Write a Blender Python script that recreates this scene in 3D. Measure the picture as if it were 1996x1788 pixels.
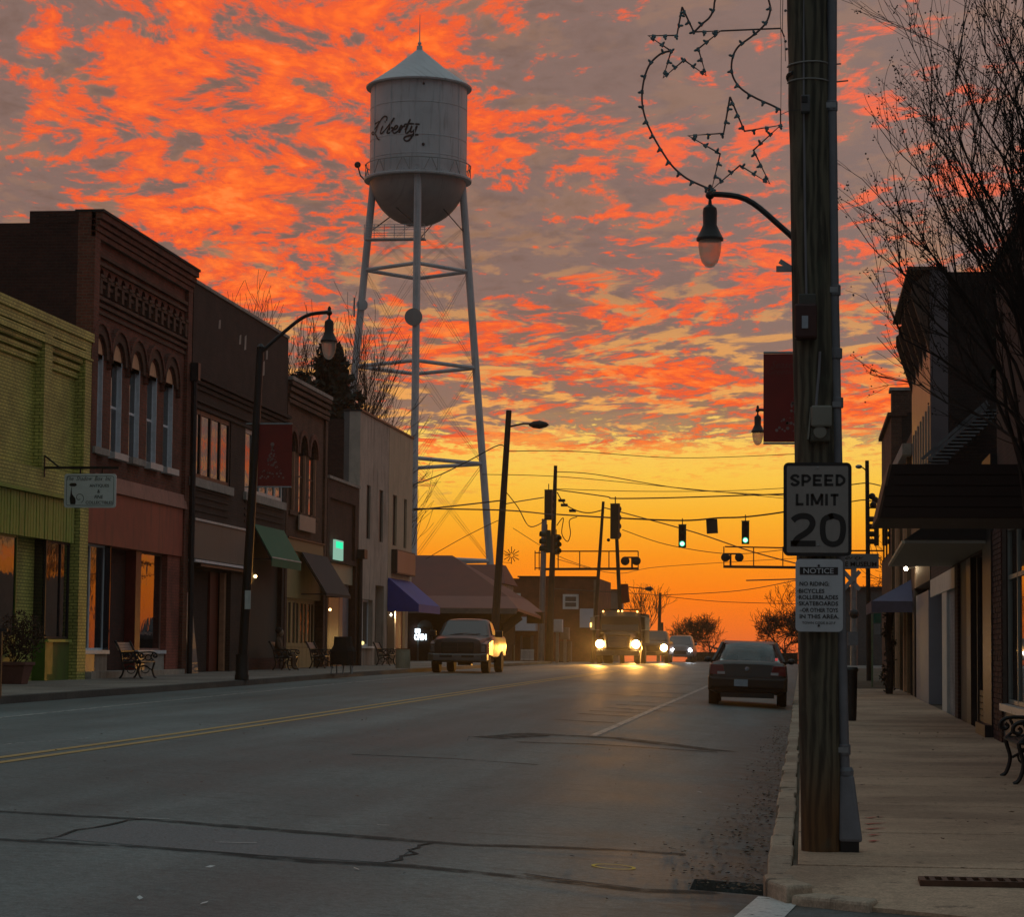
import bpy, bmesh, math, random
from mathutils import Vector, Matrix
random.seed(7)
R = math.radians
for o in list(bpy.data.objects):
    bpy.data.objects.remove(o)
S = bpy.context.scene
C = S.collection
# ------------------------------------------------------------------ camera
F, CX, CY, CAMZ = 4800.0, 998.0, 894.0, 1.3
_y = Vector((1565 - CX, CY - 1270, -F)).normalized()
_h = Vector((0, CY - 1264.6, -F)).normalized()
_z = -(_h.cross(_y)).normalized()
_x = _y.cross(_z)
MW = Matrix((_x, _y, _z))                      # camera frame -> world
CO = Vector((0, 0, CAMZ))
cd = bpy.data.cameras.new('camera'); cam = bpy.data.objects.new('camera', cd); C.objects.link(cam)
cam.matrix_world = Matrix.Translation(CO) @ MW.to_4x4()
cd.sensor_fit = 'HORIZONTAL'; cd.sensor_width = 36.0; cd.lens = 36.0 * F / 1996.0
cd.clip_start = 0.1; cd.clip_end = 6000
S.camera = cam
S.render.resolution_x, S.render.resolution_y = 1024, 918
def ray(x, y): return MW @ Vector(((x - CX) / F, (CY - y) / F, -1.0))
def atY(x, y, Y):
    r = ray(x, y); return CO + r * (Y / r.y)
def atX(x, y, X):
    r = ray(x, y); return CO + r * (X / r.x)
def atZ(x, y, Z):
    r = ray(x, y); return CO + r * ((Z - CAMZ) / r.z)
# ------------------------------------------------------------------ view
S.view_settings.view_transform = 'Standard'; S.view_settings.look = 'None'
S.view_settings.exposure = 0.0; S.view_settings.gamma = 1.0
S.view_settings.use_curve_mapping = False
S.render.engine = 'CYCLES'
S.cycles.max_bounces = 5; S.cycles.diffuse_bounces = 3; S.cycles.glossy_bounces = 3
S.cycles.transmission_bounces = 4; S.cycles.transparent_max_bounces = 8
S.cycles.use_denoising = True
S.cycles.sample_clamp_indirect = 3.0
# ------------------------------------------------------------------ node helper
class NT:
    def __init__(s, nt): s.nt = nt; nt.nodes.clear()
    def n(s, typ, **kw):
        nd = s.nt.nodes.new(typ)
        for k, v in kw.items(): setattr(nd, k, v)
        return nd
    def put(s, sock, v):
        if isinstance(v, bpy.types.NodeSocket): s.nt.links.new(v, sock)
        elif v is not None:
            if hasattr(v, '__len__') and len(v) == 3 and sock.type == 'RGBA': v = (*v, 1)
            sock.default_value = v
    def m(s, op, a, b=None, c=None, clamp=False):
        nd = s.n('ShaderNodeMath', operation=op, use_clamp=clamp)
        s.put(nd.inputs[0], a)
        if b is not None: s.put(nd.inputs[1], b)
        if c is not None: s.put(nd.inputs[2], c)
        return nd.outputs[0]
    def mix(s, fac, a, b, mode='MIX'):
        nd = s.n('ShaderNodeMix', data_type='RGBA', blend_type=mode)
        s.put(nd.inputs[0], fac); s.put(nd.inputs[6], a); s.put(nd.inputs[7], b)
        return nd.outputs[2]
    def ss(s, v, lo, hi, a=0.0, b=1.0):
        nd = s.n('ShaderNodeMapRange', interpolation_type='SMOOTHSTEP')
        for i, q in enumerate((v, lo, hi, a, b)): s.put(nd.inputs[i], q)
        return nd.outputs[0]
    def noise(s, vec, scale, detail=4, rough=0.55, dist=0.0, out=0, dims='3D'):
        nd = s.n('ShaderNodeTexNoise', noise_dimensions=dims)
        if vec is not None: s.put(nd.inputs['Vector'], vec)
        nd.inputs['Scale'].default_value = scale; nd.inputs['Detail'].default_value = detail
        nd.inputs['Roughness'].default_value = rough; nd.inputs['Distortion'].default_value = dist
        return nd.outputs[out]
    def comb(s, x, y, z=0.0):
        nd = s.n('ShaderNodeCombineXYZ')
        s.put(nd.inputs[0], x); s.put(nd.inputs[1], y); s.put(nd.inputs[2], z)
        return nd.outputs[0]
    def sep(s, v):
        nd = s.n('ShaderNodeSeparateXYZ'); s.put(nd.inputs[0], v); return nd.outputs
    def ramp(s, fac, stops):
        nd = s.n('ShaderNodeValToRGB'); s.put(nd.inputs[0], fac)
        cr = nd.color_ramp
        while len(cr.elements) < len(stops): cr.elements.new(0.5)
        for e, (p, c) in zip(cr.elements, stops):
            e.position = p; e.color = (*c, 1) if len(c) == 3 else c
        return nd.outputs[0]
    def vm(s, op, a, b=None, scale=None):
        nd = s.n('ShaderNodeVectorMath', operation=op); s.put(nd.inputs[0], a)
        if b is not None: s.put(nd.inputs[1], b)
        if scale is not None: s.put(nd.inputs['Scale'], scale)
        return nd.outputs[0]
# ------------------------------------------------------------------ sky
W = bpy.data.worlds.new('World'); S.world = W; W.use_nodes = True
k = NT(W.node_tree)
d = k.sep(k.n('ShaderNodeTexCoord').outputs['Generated'])
dx, dy, dz = d[0], d[1], d[2]
el = k.m('MAXIMUM', dz, 0.0)
inv = k.m('DIVIDE', 1.0, k.m('ADD', k.m('MAXIMUM', dz, 0.0), 0.035))
px_, py_ = k.m('MULTIPLY', dx, inv), k.m('MULTIPLY', dy, inv)
P0 = k.comb(px_, py_, 3.1)
# gentle warp
wv = k.n('ShaderNodeTexNoise'); k.put(wv.inputs['Vector'], P0); wv.inputs['Scale'].default_value = 1.6; wv.inputs['Detail'].default_value = 2
P1 = k.vm('ADD', P0, k.vm('SCALE', k.vm('SUBTRACT', wv.outputs['Color'], (0.5, 0.5, 0.5)), scale=0.30))
# the rows run from lower left to upper right: shear the pattern
q = k.sep(P1)
P2 = k.comb(k.m('ADD', q[0], k.m('MULTIPLY', q[1], 0.16)), k.m('MULTIPLY', q[1], 0.50), q[2])
puff = k.noise(P2, 13.5, 6, 0.60, 0.10)
fine = k.noise(P2, 38.0, 4, 0.68, 0.0)
mid_ = k.noise(P2, 3.6, 3, 0.5, 0.2)
big = k.noise(P2, 1.25, 3, 0.5)
big2 = k.noise(k.vm('ADD', P2, (7.3, 2.2, 1.0)), 2.6, 3, 0.5)
m_ = k.m('ADD', k.m('ADD', k.m('MULTIPLY', puff, 0.56), k.m('MULTIPLY', fine, 0.24)), k.m('MULTIPLY', mid_, 0.20))
# azimuth away from the set sun (x = 0 along the street, negative to the left)
az = k.m('ARCTAN2', dx, dy)
sunw = k.m('POWER', k.m('MAXIMUM', k.m('MULTIPLY_ADD', k.m('COSINE', k.m('ADD', az, 0.06)), 0.5, 0.5), 0.0), 1.3)   # 1 at the sun, 0 behind
rs_ = k.ss(az, 0.07, 0.20)
elx = k.m('ADD', el, k.m('MULTIPLY', rs_, 0.05))
# how much of the deck is lit
lowb = k.ss(elx, 0.085, 0.16)                       # 0 low, 1 high
right = k.ss(az, -0.17, 0.10)
thr = k.m('ADD', 0.500, k.m('MULTIPLY', right, k.m('MULTIPLY', lowb, 0.035)))
thr = k.m('ADD', thr, k.m('MULTIPLY', k.m('SUBTRACT', big, 0.5), 0.62))
thr = k.m('ADD', thr, k.m('MULTIPLY', k.ss(el, 0.15, 0.25), 0.022))
thr = k.m('SUBTRACT', thr, k.m('MULTIPLY', k.m('MULTIPLY', k.ss(az, -0.13, -0.22), k.ss(el, 0.13, 0.20)), -0.004))
lit = k.ss(m_, k.m('SUBTRACT', thr, 0.020), k.m('ADD', thr, 0.055))
high = k.ss(el, 0.27, 0.60)
lit = k.m('MULTIPLY', lit, k.m('MULTIPLY_ADD', sunw, 0.92, 0.04), clamp=True)
lit = k.m('MULTIPLY', lit, k.m('MULTIPLY_ADD', high, -0.90, 1.0))
core = k.ss(m_, k.m('ADD', thr, 0.05), k.m('ADD', thr, 0.13))
grey = k.mix(right, (0.205, 0.125, 0.100), (0.245, 0.175, 0.158))
grey = k.mix(k.ss(elx, 0.07, 0.15), (0.36, 0.185, 0.085), grey)
grey = k.mix(k.ss(m_, 0.36, 0.50), grey, k.mix(0.6, grey, (0.27, 0.175, 0.150)))
back = k.mix(k.ss(m_, 0.40, 0.58), (0.052, 0.060, 0.070), (0.085, 0.098, 0.112))
grey = k.mix(high, grey, k.mix(k.ss(m_, 0.38, 0.58), (0.190, 0.275, 0.295), (0.285, 0.385, 0.405)))
grey = k.mix(k.m('MAXIMUM', sunw, k.m('MULTIPLY', high, 0.62)), back, grey)
orange = k.mix(core, (0.90, 0.108, 0.030), (1.08, 0.160, 0.020))
orange = k.mix(k.m('MULTIPLY', k.ss(m_, k.m('ADD', thr, 0.11), k.m('ADD', thr, 0.20)), 0.8), orange, (1.1, 0.27, 0.05))
orange = k.mix(k.m('MULTIPLY', right, k.ss(el, 0.10, 0.2)), orange, (0.90, 0.165, 0.085))
deck = k.mix(lit, grey, orange)
# yellow light between the rows near the horizon
yl = k.noise(k.vm('ADD', P2, (3.3, 9.1, 0)), 8.5, 5, 0.6)
ym = k.m('MULTIPLY', k.ss(yl, 0.49, 0.60), k.m('MULTIPLY_ADD', k.ss(elx, 0.09, 0.18), -0.93, 1.0))
ym = k.m('MULTIPLY', ym, k.ss(sunw, 0.75, 0.95))
ym = k.m('MULTIPLY', ym, k.m('SUBTRACT', 1.0, k.m('MULTIPLY', lit, 0.55)))
deck = k.mix(k.m('MULTIPLY', ym, 0.9), deck, (0.98, 0.43, 0.10))
# open strip under the deck
clear = k.ramp(k.m('MULTIPLY', el, 8.0, clamp=True), [(0.0, (0.72, 0.135, 0.035)), (0.07, (0.88, 0.165, 0.018)), (0.17, (1.0, 0.205, 0.006)),
        (0.30, (1.0, 0.30, 0.010)), (0.44, (1.0, 0.46, 0.026)), (0.56, (1.0, 0.59, 0.07)), (0.72, (1.0, 0.62, 0.13)), (1.0, (0.80, 0.50, 0.20))])
clear = k.mix(sunw, (0.08, 0.08, 0.10), clear)
edge = k.m('ADD', 0.076, k.m('MULTIPLY', k.m('SUBTRACT', big2, 0.5), 0.035))
edge = k.m('SUBTRACT', edge, k.m('MULTIPLY', k.ss(az, -0.10, -0.17), 0.020))

dm = k.ss(elx, k.m('SUBTRACT', edge, 0.014), k.m('ADD', edge, 0.022))
up = k.ss(elx, 0.072, 0.135)
dm2 = k.m('MULTIPLY', dm, k.ss(m_, k.m('MULTIPLY_ADD', up, -0.55, 0.50), k.m('MULTIPLY_ADD', up, -0.50, 0.57)))
col = k.mix(dm2, clear, deck)
# ground half of the world stays dark
col = k.mix(k.ss(dz, -0.02, 0.0), (0.05, 0.045, 0.04), col)
bg = k.n('ShaderNodeBackground'); k.put(bg.inputs[0], col); bg.inputs[1].default_value = 1.0
k.nt.links.new(bg.outputs[0], k.n('ShaderNodeOutputWorld').inputs[0])
# ------------------------------------------------------------------ materials
MATS = {}
def newmat(name):
    m = bpy.data.materials.new(name); m.use_nodes = True; MATS[name] = m
    return m, NT(m.node_tree)
def principled(k, col, rough=0.6, metal=0.0, normal=None, spec=None, coat=0.0):
    b = k.n('ShaderNodeBsdfPrincipled')
    k.put(b.inputs['Base Color'], col); k.put(b.inputs['Roughness'], rough); k.put(b.inputs['Metallic'], metal)
    if spec is not None: b.inputs['Specular IOR Level'].default_value = spec
    if coat: b.inputs['Coat Weight'].default_value = coat; b.inputs['Coat Roughness'].default_value = 0.05
    if normal is not None: k.put(b.inputs['Normal'], normal)
    o = k.n('ShaderNodeOutputMaterial'); k.nt.links.new(b.outputs[0], o.inputs[0])
    return b
def pos(k): return k.n('ShaderNodeNewGeometry').outputs['Position']
def bump(k, h, strength=0.4, dist=0.02):
    b = k.n('ShaderNodeBump'); b.inputs['Strength'].default_value = strength; b.inputs['Distance'].default_value = dist
    k.put(b.inputs['Height'], h); return b.outputs[0]
def plain(name, col, rough=0.6, metal=0.0, var=0.25, scale=6.0, bmp=0.15, spec=None, coat=0.0, dirt=0.0):
    if name in MATS: return MATS[name]
    m, k = newmat(name); p = pos(k)
    n1 = k.noise(p, scale, 5, 0.6); n2 = k.noise(p, scale * 0.17, 3, 0.5)
    f = k.m('ADD', k.m('MULTIPLY', n1, 0.6), k.m('MULTIPLY', n2, 0.4))
    g = k.ss(f, 0.3, 0.7, 1 - var, 1 + var)
    c = k.vm('SCALE', k.comb(*col), scale=g)
    if dirt:
        s = k.sep(p); st = k.noise(k.comb(k.m('MULTIPLY', k.m('ADD', s[0], s[1]), 3.5), k.m('MULTIPLY', s[2], 0.35)), 1.0, 4, 0.6)
        c = k.mix(k.m('MULTIPLY', k.ss(st, 0.5, 0.72), dirt), c, (0.05, 0.043, 0.036))
    principled(k, c, k.m('MULTIPLY_ADD', n1, 0.2, rough - 0.1), metal, bump(k, n1, bmp) if bmp else None, spec, coat)
    return m
def brick(name, c1, c2, mortar, w=0.215, h=0.075, ms=0.010, rough=0.85, bmp=0.6, dirt=0.35, paint=None):
    if name in MATS: return MATS[name]
    m, k = newmat(name); s = k.sep(pos(k))
    u = k.comb(k.m('ADD', s[0], s[1]), s[2])
    bt = k.n('ShaderNodeTexBrick'); k.put(bt.inputs['Vector'], u)
    bt.inputs['Scale'].default_value = 1.0; bt.inputs['Brick Width'].default_value = w
    bt.inputs['Row Height'].default_value = h; bt.inputs['Mortar Size'].default_value = ms
    bt.inputs['Mortar Smooth'].default_value = 0.3; bt.inputs['Bias'].default_value = 0.0
    k.put(bt.inputs['Color1'], c1); k.put(bt.inputs['Color2'], c2); k.put(bt.inputs['Mortar'], mortar)
    p = pos(k); n1 = k.noise(p, 1.1, 4, 0.6); n2 = k.noise(p, 22.0, 3, 0.6)
    c = k.vm('SCALE', bt.outputs[0], scale=k.ss(k.m('ADD', k.m('MULTIPLY', n1, 0.55), k.m('MULTIPLY', n2, 0.45)), 0.3, 0.7, 0.58, 1.42))
    st = k.noise(k.comb(k.m('MULTIPLY', k.m('ADD', s[0], s[1]), 1.6), k.m('MULTIPLY', s[2], 0.3)), 1.0, 4, 0.6)
    c = k.mix(k.m('MULTIPLY', k.ss(st, 0.48, 0.75), dirt), c, (0.03, 0.025, 0.02))
    hgt = k.m('ADD', k.m('MULTIPLY', bt.outputs[1], -1.0), k.m('MULTIPLY', n2, 0.35))
    principled(k, c, rough, 0.0, bump(k, hgt, bmp, 0.015)); return m
def emis(name, col, strength):
    if name in MATS: return MATS[name]
    m, k = newmat(name); e = k.n('ShaderNodeEmission'); k.put(e.inputs[0], col); e.inputs[1].default_value = strength
    k.nt.links.new(e.outputs[0], k.n('ShaderNodeOutputMaterial').inputs[0]); return m
def glassmat(name='window_glass', col=(0.012, 0.013, 0.015), rough=0.03, wob=0.014):
    if name in MATS: return MATS[name]
    m, k = newmat(name); p = pos(k)
    principled(k, col, rough, 0.0, bump(k, k.noise(p, 1.3, 3, 0.55), wob, 0.3), spec=1.0); return m
def clearglass(name='clear_glass'):
    if name in MATS: return MATS[name]
    m, k = newmat(name)
    t = k.n('ShaderNodeBsdfTransparent'); k.put(t.inputs[0], (0.80, 0.84, 0.84))
    g = k.n('ShaderNodeBsdfGlossy'); g.inputs['Roughness'].default_value = 0.03
    fr = k.n('ShaderNodeFresnel'); fr.inputs[0].default_value = 1.5
    mx = k.n('ShaderNodeMixShader'); k.put(mx.inputs[0], k.m('MULTIPLY_ADD', fr.outputs[0], 0.9, 0.03, clamp=True))
    k.nt.links.new(t.outputs[0], mx.inputs[1]); k.nt.links.new(g.outputs[0], mx.inputs[2])
    k.nt.links.new(mx.outputs[0], k.n('ShaderNodeOutputMaterial').inputs[0]); return m
BLACK = plain('black_iron', (0.012, 0.012, 0.013), 0.45, 0.0, 0.3, 20, 0.1)
GLASS = glassmat()
CLEAR = clearglass()
m, k = newmat('dusty_glass'); t_ = k.n('ShaderNodeBsdfTransparent'); g_ = k.n('ShaderNodeBsdfGlossy'); g_.inputs['Roughness'].default_value = .25
mx = k.n('ShaderNodeMixShader'); mx.inputs[0].default_value = .10; k.nt.links.new(t_.outputs[0], mx.inputs[1]); k.nt.links.new(g_.outputs[0], mx.inputs[2]); k.nt.links.new(mx.outputs[0], k.n('ShaderNodeOutputMaterial').inputs[0]); DUSTY = m
CREAM = plain('cream_paint', (0.50, 0.42, 0.28), 0.6, 0, 0.15, 5, 0.1, dirt=0.4)
WHITEP = plain('white_paint', (0.62, 0.62, 0.60), 0.5, 0, 0.12, 5, 0.1, dirt=0.3)
STEEL = plain('galvanised_steel', (0.30, 0.31, 0.32), 0.45, 0.6, 0.2, 12, 0.1)
DARKM = plain('dark_metal', (0.035, 0.034, 0.035), 0.5, 0.3, 0.3, 10, 0.1)
RUBBER = plain('rubber', (0.012, 0.012, 0.012), 0.8, 0, 0.2, 30, 0.1)
WIREM = plain('wire_black', (0.012, 0.011, 0.011), 0.7, 0, 0.1, 5, 0)
# ------------------------------------------------------------------ object helpers
WL = {}
def tag(o, label=None, cat=None, group=None, kind=None):
    if label: o['label'] = label
    if cat: o['category'] = cat
    if group: o['group'] = group
    if kind: o['kind'] = kind
    return o
def thing(name, label, cat, loc=(0, 0, 0), group=None):
    o = bpy.data.objects.new(name, None); C.objects.link(o); o.empty_display_size = 0.2
    o.location = loc; WL[o.name] = Vector(loc)
    return tag(o, label, cat, group)
class MB:
    def __init__(s): s.v = []; s.f = []
    def add(s, vs, fs):
        b = len(s.v); s.v += [Vector(q) for q in vs]; s.f += [tuple(i + b for i in f) for f in fs]; return s
    def box(s, x0, x1, y0, y1, z0, z1):
        if x0 > x1: x0, x1 = x1, x0
        if y0 > y1: y0, y1 = y1, y0
        if z0 > z1: z0, z1 = z1, z0
        return s.add([(x0, y0, z0), (x1, y0, z0), (x1, y1, z0), (x0, y1, z0), (x0, y0, z1), (x1, y0, z1), (x1, y1, z1), (x0, y1, z1)],
                     [(0, 3, 2, 1), (4, 5, 6, 7), (0, 1, 5, 4), (1, 2, 6, 5), (2, 3, 7, 6), (3, 0, 4, 7)])
    def hexa(s, p):            # 8 points: bottom ring of 4 then top ring of 4
        return s.add(p, [(0, 3, 2, 1), (4, 5, 6, 7), (0, 1, 5, 4), (1, 2, 6, 5), (2, 3, 7, 6), (3, 0, 4, 7)])
    def prism(s, pts, off):    # planar polygon swept by a vector
        n = len(pts); off = Vector(off); a = [Vector(p) for p in pts]
        return s.add(a + [p + off for p in a], [tuple(range(n))[::-1], tuple(range(n, 2 * n))] + [(i, (i + 1) % n, n + (i + 1) % n, n + i) for i in range(n)])
    def slab(s, pts, t):       # polygon (CCW seen from its front) with thickness t behind
        a = [Vector(p) for p in pts]; n = (a[1] - a[0]).cross(a[2] - a[0]).normalized()
        return s.prism(a, n * -t)
    def tube(s, pts, r, n=6, close=False, r1=None):
        pts = [Vector(p) for p in pts]; m = len(pts); rings = []
        up = None
        for i, p in enumerate(pts):
            if close: t = pts[(i + 1) % m] - pts[i - 1]
            else: t = pts[min(i + 1, m - 1)] - pts[max(i - 1, 0)]
            if t.length < 1e-9: t = Vector((0, 0, 1))
            t.normalize()
            if up is None:
                up = Vector((0, 0, 1)) if abs(t.z) < 0.9 else Vector((1, 0, 0))
            a = t.cross(up)
            if a.length < 1e-4: a = t.orthogonal()
            a.normalize(); b = a.cross(t).normalized(); up = b
            rr = r if r1 is None else r + (r1 - r) * i / max(m - 1, 1)
            if callable(rr): rr = rr(i)
            rings.append([p + (a * math.cos(2 * math.pi * j / n) + b * math.sin(2 * math.pi * j / n)) * rr for j in range(n)])
        base = len(s.v); s.v += [q for rg in rings for q in rg]
        for i in range(m if close else m - 1):
            i2 = (i + 1) % m
            for j in range(n):
                j2 = (j + 1) % n
                s.f.append((base + i * n + j, base + i * n + j2, base + i2 * n + j2, base + i2 * n + j))
        if not close:
            s.f.append(tuple(base + j for j in range(n))[::-1]); s.f.append(tuple(base + (m - 1) * n + j for j in range(n)))
        return s
    def bar(s, a, b, w, h=None):
        a, b = Vector(a), Vector(b); h = h or w; t = (b - a).normalized()
        up = Vector((0, 0, 1)) if abs(t.z) < 0.95 else Vector((0, 1, 0))
        u = t.cross(up).normalized() * w / 2; v = u.cross(t).normalized() * h / 2
        return s.hexa([a - u - v, a + u - v, b + u - v, b - u - v, a - u + v, a + u + v, b + u + v, b - u + v])
    def lathe(s, c, prof, n=20, axis='Z', cap=True):
        c = Vector(c); base = len(s.v)
        for r, h in prof:
            for j in range(n):
                a = 2 * math.pi * j / n; u, v = r * math.cos(a), r * math.sin(a)
                s.v.append(c + (Vector((u, v, h)) if axis == 'Z' else Vector((h, u, v)) if axis == 'X' else Vector((u, h, v))))
        for i in range(len(prof) - 1):
            for j in range(n):
                j2 = (j + 1) % n; s.f.append((base + i * n + j, base + i * n + j2, base + (i + 1) * n + j2, base + (i + 1) * n + j))
        if cap:
            s.f.append(tuple(base + j for j in range(n))[::-1]); s.f.append(tuple(base + (len(prof) - 1) * n + j for j in range(n)))
        return s
    def ball(s, c, r, n=8, m=6, sz=1.0):
        return s.lathe(c, [(r * math.sin(math.pi * (i + 0.02) / (m + 0.04)), -r * sz * math.cos(math.pi * (i + 0.02) / (m + 0.04))) for i in range(m + 1)], n)
    def mesh(s, name, org=Vector((0, 0, 0)), smooth=False):
        me = bpy.data.meshes.new(name); me.from_pydata([tuple(v - org) for v in s.v], [], s.f); me.validate()
        bm = bmesh.new(); bm.from_mesh(me); bmesh.ops.recalc_face_normals(bm, faces=bm.faces); bm.to_mesh(me); bm.free()
        if smooth:
            for p in me.polygons: p.use_smooth = True
            try: me.set_sharp_from_angle(angle=R(35))
            except Exception: pass
        return me
    def build(s, name, mat, parent=None, smooth=False, label=None, cat=None, group=None, kind=None, bev=0):
        xs = [v.x for v in s.v]; ys = [v.y for v in s.v]; zs = [v.z for v in s.v]
        org = Vector(((min(xs) + max(xs)) / 2, (min(ys) + max(ys)) / 2, min(zs)))
        me = s.mesh(name, org, smooth); o = bpy.data.objects.new(name, me); C.objects.link(o)
        if mat: me.materials.append(mat)
        if parent is not None: o.parent = parent; o.location = org - WL[parent.name]
        else: o.location = org
        WL[o.name] = org
        if bev:
            md = o.modifiers.new('b', 'BEVEL'); md.width = bev; md.segments = 2; md.limit_method = 'ANGLE'; md.angle_limit = R(40)
        return tag(o, label, cat, group, kind)
def piece(me, name, loc, parent, mat=None, rot=None):
    o = bpy.data.objects.new(name, me); C.objects.link(o); o.parent = parent
    o.location = Vector(loc) - WL[parent.name]
    if rot: o.rotation_euler = rot
    WL[o.name] = Vector(loc); return o
def copy_tree(o, parent=None):
    c = o.copy(); C.objects.link(c); c.parent = parent
    for ch in list(o.children): copy_tree(ch, c)
    return c
def text_mesh(txt, size, bold=0.0, shear=0.0, space=1.0, ext=0.002):
    cu = bpy.data.curves.new('t', 'FONT'); cu.body = txt; cu.size = size; cu.offset = bold * size; cu.shear = shear
    cu.extrude = ext; cu.align_x = 'CENTER'; cu.align_y = 'CENTER'; cu.space_character = space; cu.resolution_u = 3
    o = bpy.data.objects.new('t', cu); C.objects.link(o); bpy.context.view_layer.update()
    me = bpy.data.meshes.new_from_object(o.evaluated_get(bpy.context.evaluated_depsgraph_get()))
    bpy.data.objects.remove(o); return me
def lettering(txt, c, h, wid, right, up, mat, parent, bold=0.0, shear=0.0, name='lettering', ext=0.002, space=1.0):
    """text whose capital height is h and whose width is wid, centred at c in the plane of right/up"""
    me = text_mesh(txt, 1.0, bold, shear, space, 0.0)
    xs = [v.co.x for v in me.vertices]; ys = [v.co.y for v in me.vertices]
    sx = wid / (max(xs) - min(xs)); sy = h / (max(ys) - min(ys)); mx = (max(xs) + min(xs)) / 2; my = (max(ys) + min(ys)) / 2
    right = Vector(right).normalized(); up = Vector(up).normalized(); nrm = right.cross(up); c = Vector(c)
    org = c
    for v in me.vertices:
        p = right * (v.co.x - mx) * sx + up * (v.co.y - my) * sy + nrm * ext; v.co = p
    me.materials.clear(); me.materials.append(mat)
    o = bpy.data.objects.new(name, me); C.objects.link(o)
    if parent is not None: o.parent = parent; o.location = org - WL[parent.name]
    else: o.location = org
    WL[o.name] = org; return o
def strip(mb, pts, w, nrm):        # flat brush stroke of width w along pts, lying in the plane with normal nrm
    pts = [Vector(p) for p in pts]; n = len(pts); L = []
    for i, p in enumerate(pts):
        t = (pts[min(i + 1, n - 1)] - pts[max(i - 1, 0)]).normalized(); nn = nrm(p) if callable(nrm) else Vector(nrm)
        s_ = t.cross(nn).normalized(); ww = w(i / (n - 1)) if callable(w) else w; L += [p + s_ * ww / 2, p - s_ * ww / 2]
    mb.add(L, [(2 * i, 2 * i + 1, 2 * i + 3, 2 * i + 2) for i in range(n - 1)])
def smooth_path(pts, n=6):
    out = []; m = len(pts)
    for i in range(m - 1):
        p0, p1, p2, p3 = pts[max(i - 1, 0)], pts[i], pts[i + 1], pts[min(i + 2, m - 1)]
        for j in range(n):
            t = j / n
            out.append(tuple(0.5 * ((2 * b) + (-a + c) * t + (2 * a - 5 * b + 4 * c - d_) * t * t + (-a + 3 * b - 3 * c + d_) * t ** 3) for a, b, c, d_ in zip(p0, p1, p2, p3)))
    out.append(tuple(pts[-1])); return out
def wall_holes(mb, fix, u0, u1, z0, z1, holes, thick, axis='X'):
    """wall in the plane x=fix (axis X, u runs along y) or y=fix (axis Y); thick is signed, going behind the face.
    holes: (u0,u1,z0,z1,arch_rise)"""
    def bx(a, b, c, d_):
        if b - a < 1e-4 or d_ - c < 1e-4: return
        if axis == 'X': mb.box(fix, fix + thick, a, b, c, d_)
        else: mb.box(a, b, fix, fix + thick, c, d_)
    cuts = sorted(set([u0, u1] + [h[0] for h in holes] + [h[1] for h in holes]))
    cuts = [c for c in cuts if u0 <= c <= u1]
    for a, b in zip(cuts[:-1], cuts[1:]):
        hs = sorted([(h[2], h[3]) for h in holes if h[0] <= a + 1e-6 and h[1] >= b - 1e-6]); z = z0
        for c, d_ in hs: bx(a, b, z, c); z = d_
        bx(a, b, z, z1)
    for h in holes:
        if len(h) > 4 and h[4] > 0:
            rise = h[4]; c = (h[0] + h[1]) / 2; hw = (h[1] - h[0]) / 2; n = 8
            for i in range(n):
                a0, a1 = math.pi * i / n, math.pi * (i + 1) / n
                p = [(c - hw * math.cos(a0), h[3] - rise + rise * math.sin(a0)), (c - hw * math.cos(a1), h[3] - rise + rise * math.sin(a1))]
                q4 = [p[0], p[1], (p[1][0], h[3]), (p[0][0], h[3])]
                if axis == 'X': mb.prism([(fix, a, z) for a, z in q4], (thick, 0, 0))
                else: mb.prism([(a, fix, z) for a, z in q4], (0, thick, 0))
def arch_ring(mb, fix, c, zc, r0, r1, t, n=10, axis='X', a0=0.0, a1=math.pi):
    for i in range(n):
        b0, b1 = a0 + (a1 - a0) * i / n, a0 + (a1 - a0) * (i + 1) / n
        q4 = [(c + r * math.cos(b), zc + r * math.sin(b)) for r, b in ((r0, b0), (r1, b0), (r1, b1), (r0, b1))]
        mb.prism([(fix, a, z) if axis == 'X' else (a, fix, z) for a, z in q4], (t, 0, 0) if axis == 'X' else (0, t, 0))
# ------------------------------------------------------------------ ground heights
def lin(Y, t):
    if Y <= t[0][0]: return t[0][1]
    for (a, b), (c, d_) in zip(t[:-1], t[1:]):
        if Y <= c: return b + (d_ - b) * (Y - a) / (c - a)
    return t[-1][1]
ZRT = [(0, 0), (30, 0), (52, .1), (70, .17), (100, .3), (130, .5), (160, .55), (240, .2), (600, -1)]
ZLT = [(0, .38), (39, .44), (57, .5), (72, .57), (100, .62), (130, .66), (160, .6), (240, .2), (600, -1)]
def zr(Y): return lin(Y, ZRT) - 0.11 * (1 - min(1, max(0, (Y - 13.9) / 1.5)))
def zl(Y): return lin(Y, ZLT)
KR, KL, BR, BL = -0.22, -13.0, 2.9, -16.5
def road(X, Y):
    t = min(1, max(0, (X + .2) / -12.8)); a = lin(Y, ZRT) - .13; b = lin(Y, ZLT) - .13
    return a * (1 - t) + b * t + .10 * 4 * t * (1 - t)
def onroad(x, y):
    r = ray(x, y); z = 0.0
    for i in range(60):
        p = CO + r * ((z - CAMZ) / r.z); z = .5 * z + .5 * road(p.x, p.y)
    return p
def pave_r(x, y):
    r = ray(x, y); z = 0.0
    for i in range(60):
        p = CO + r * ((z - CAMZ) / r.z); z = .5 * z + .5 * zr(p.y)
    return p
def pave_l(x, y):
    r = ray(x, y); z = 0.4
    for i in range(60):
        p = CO + r * ((z - CAMZ) / r.z); z = .5 * z + .5 * zl(p.y)
    return p
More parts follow.
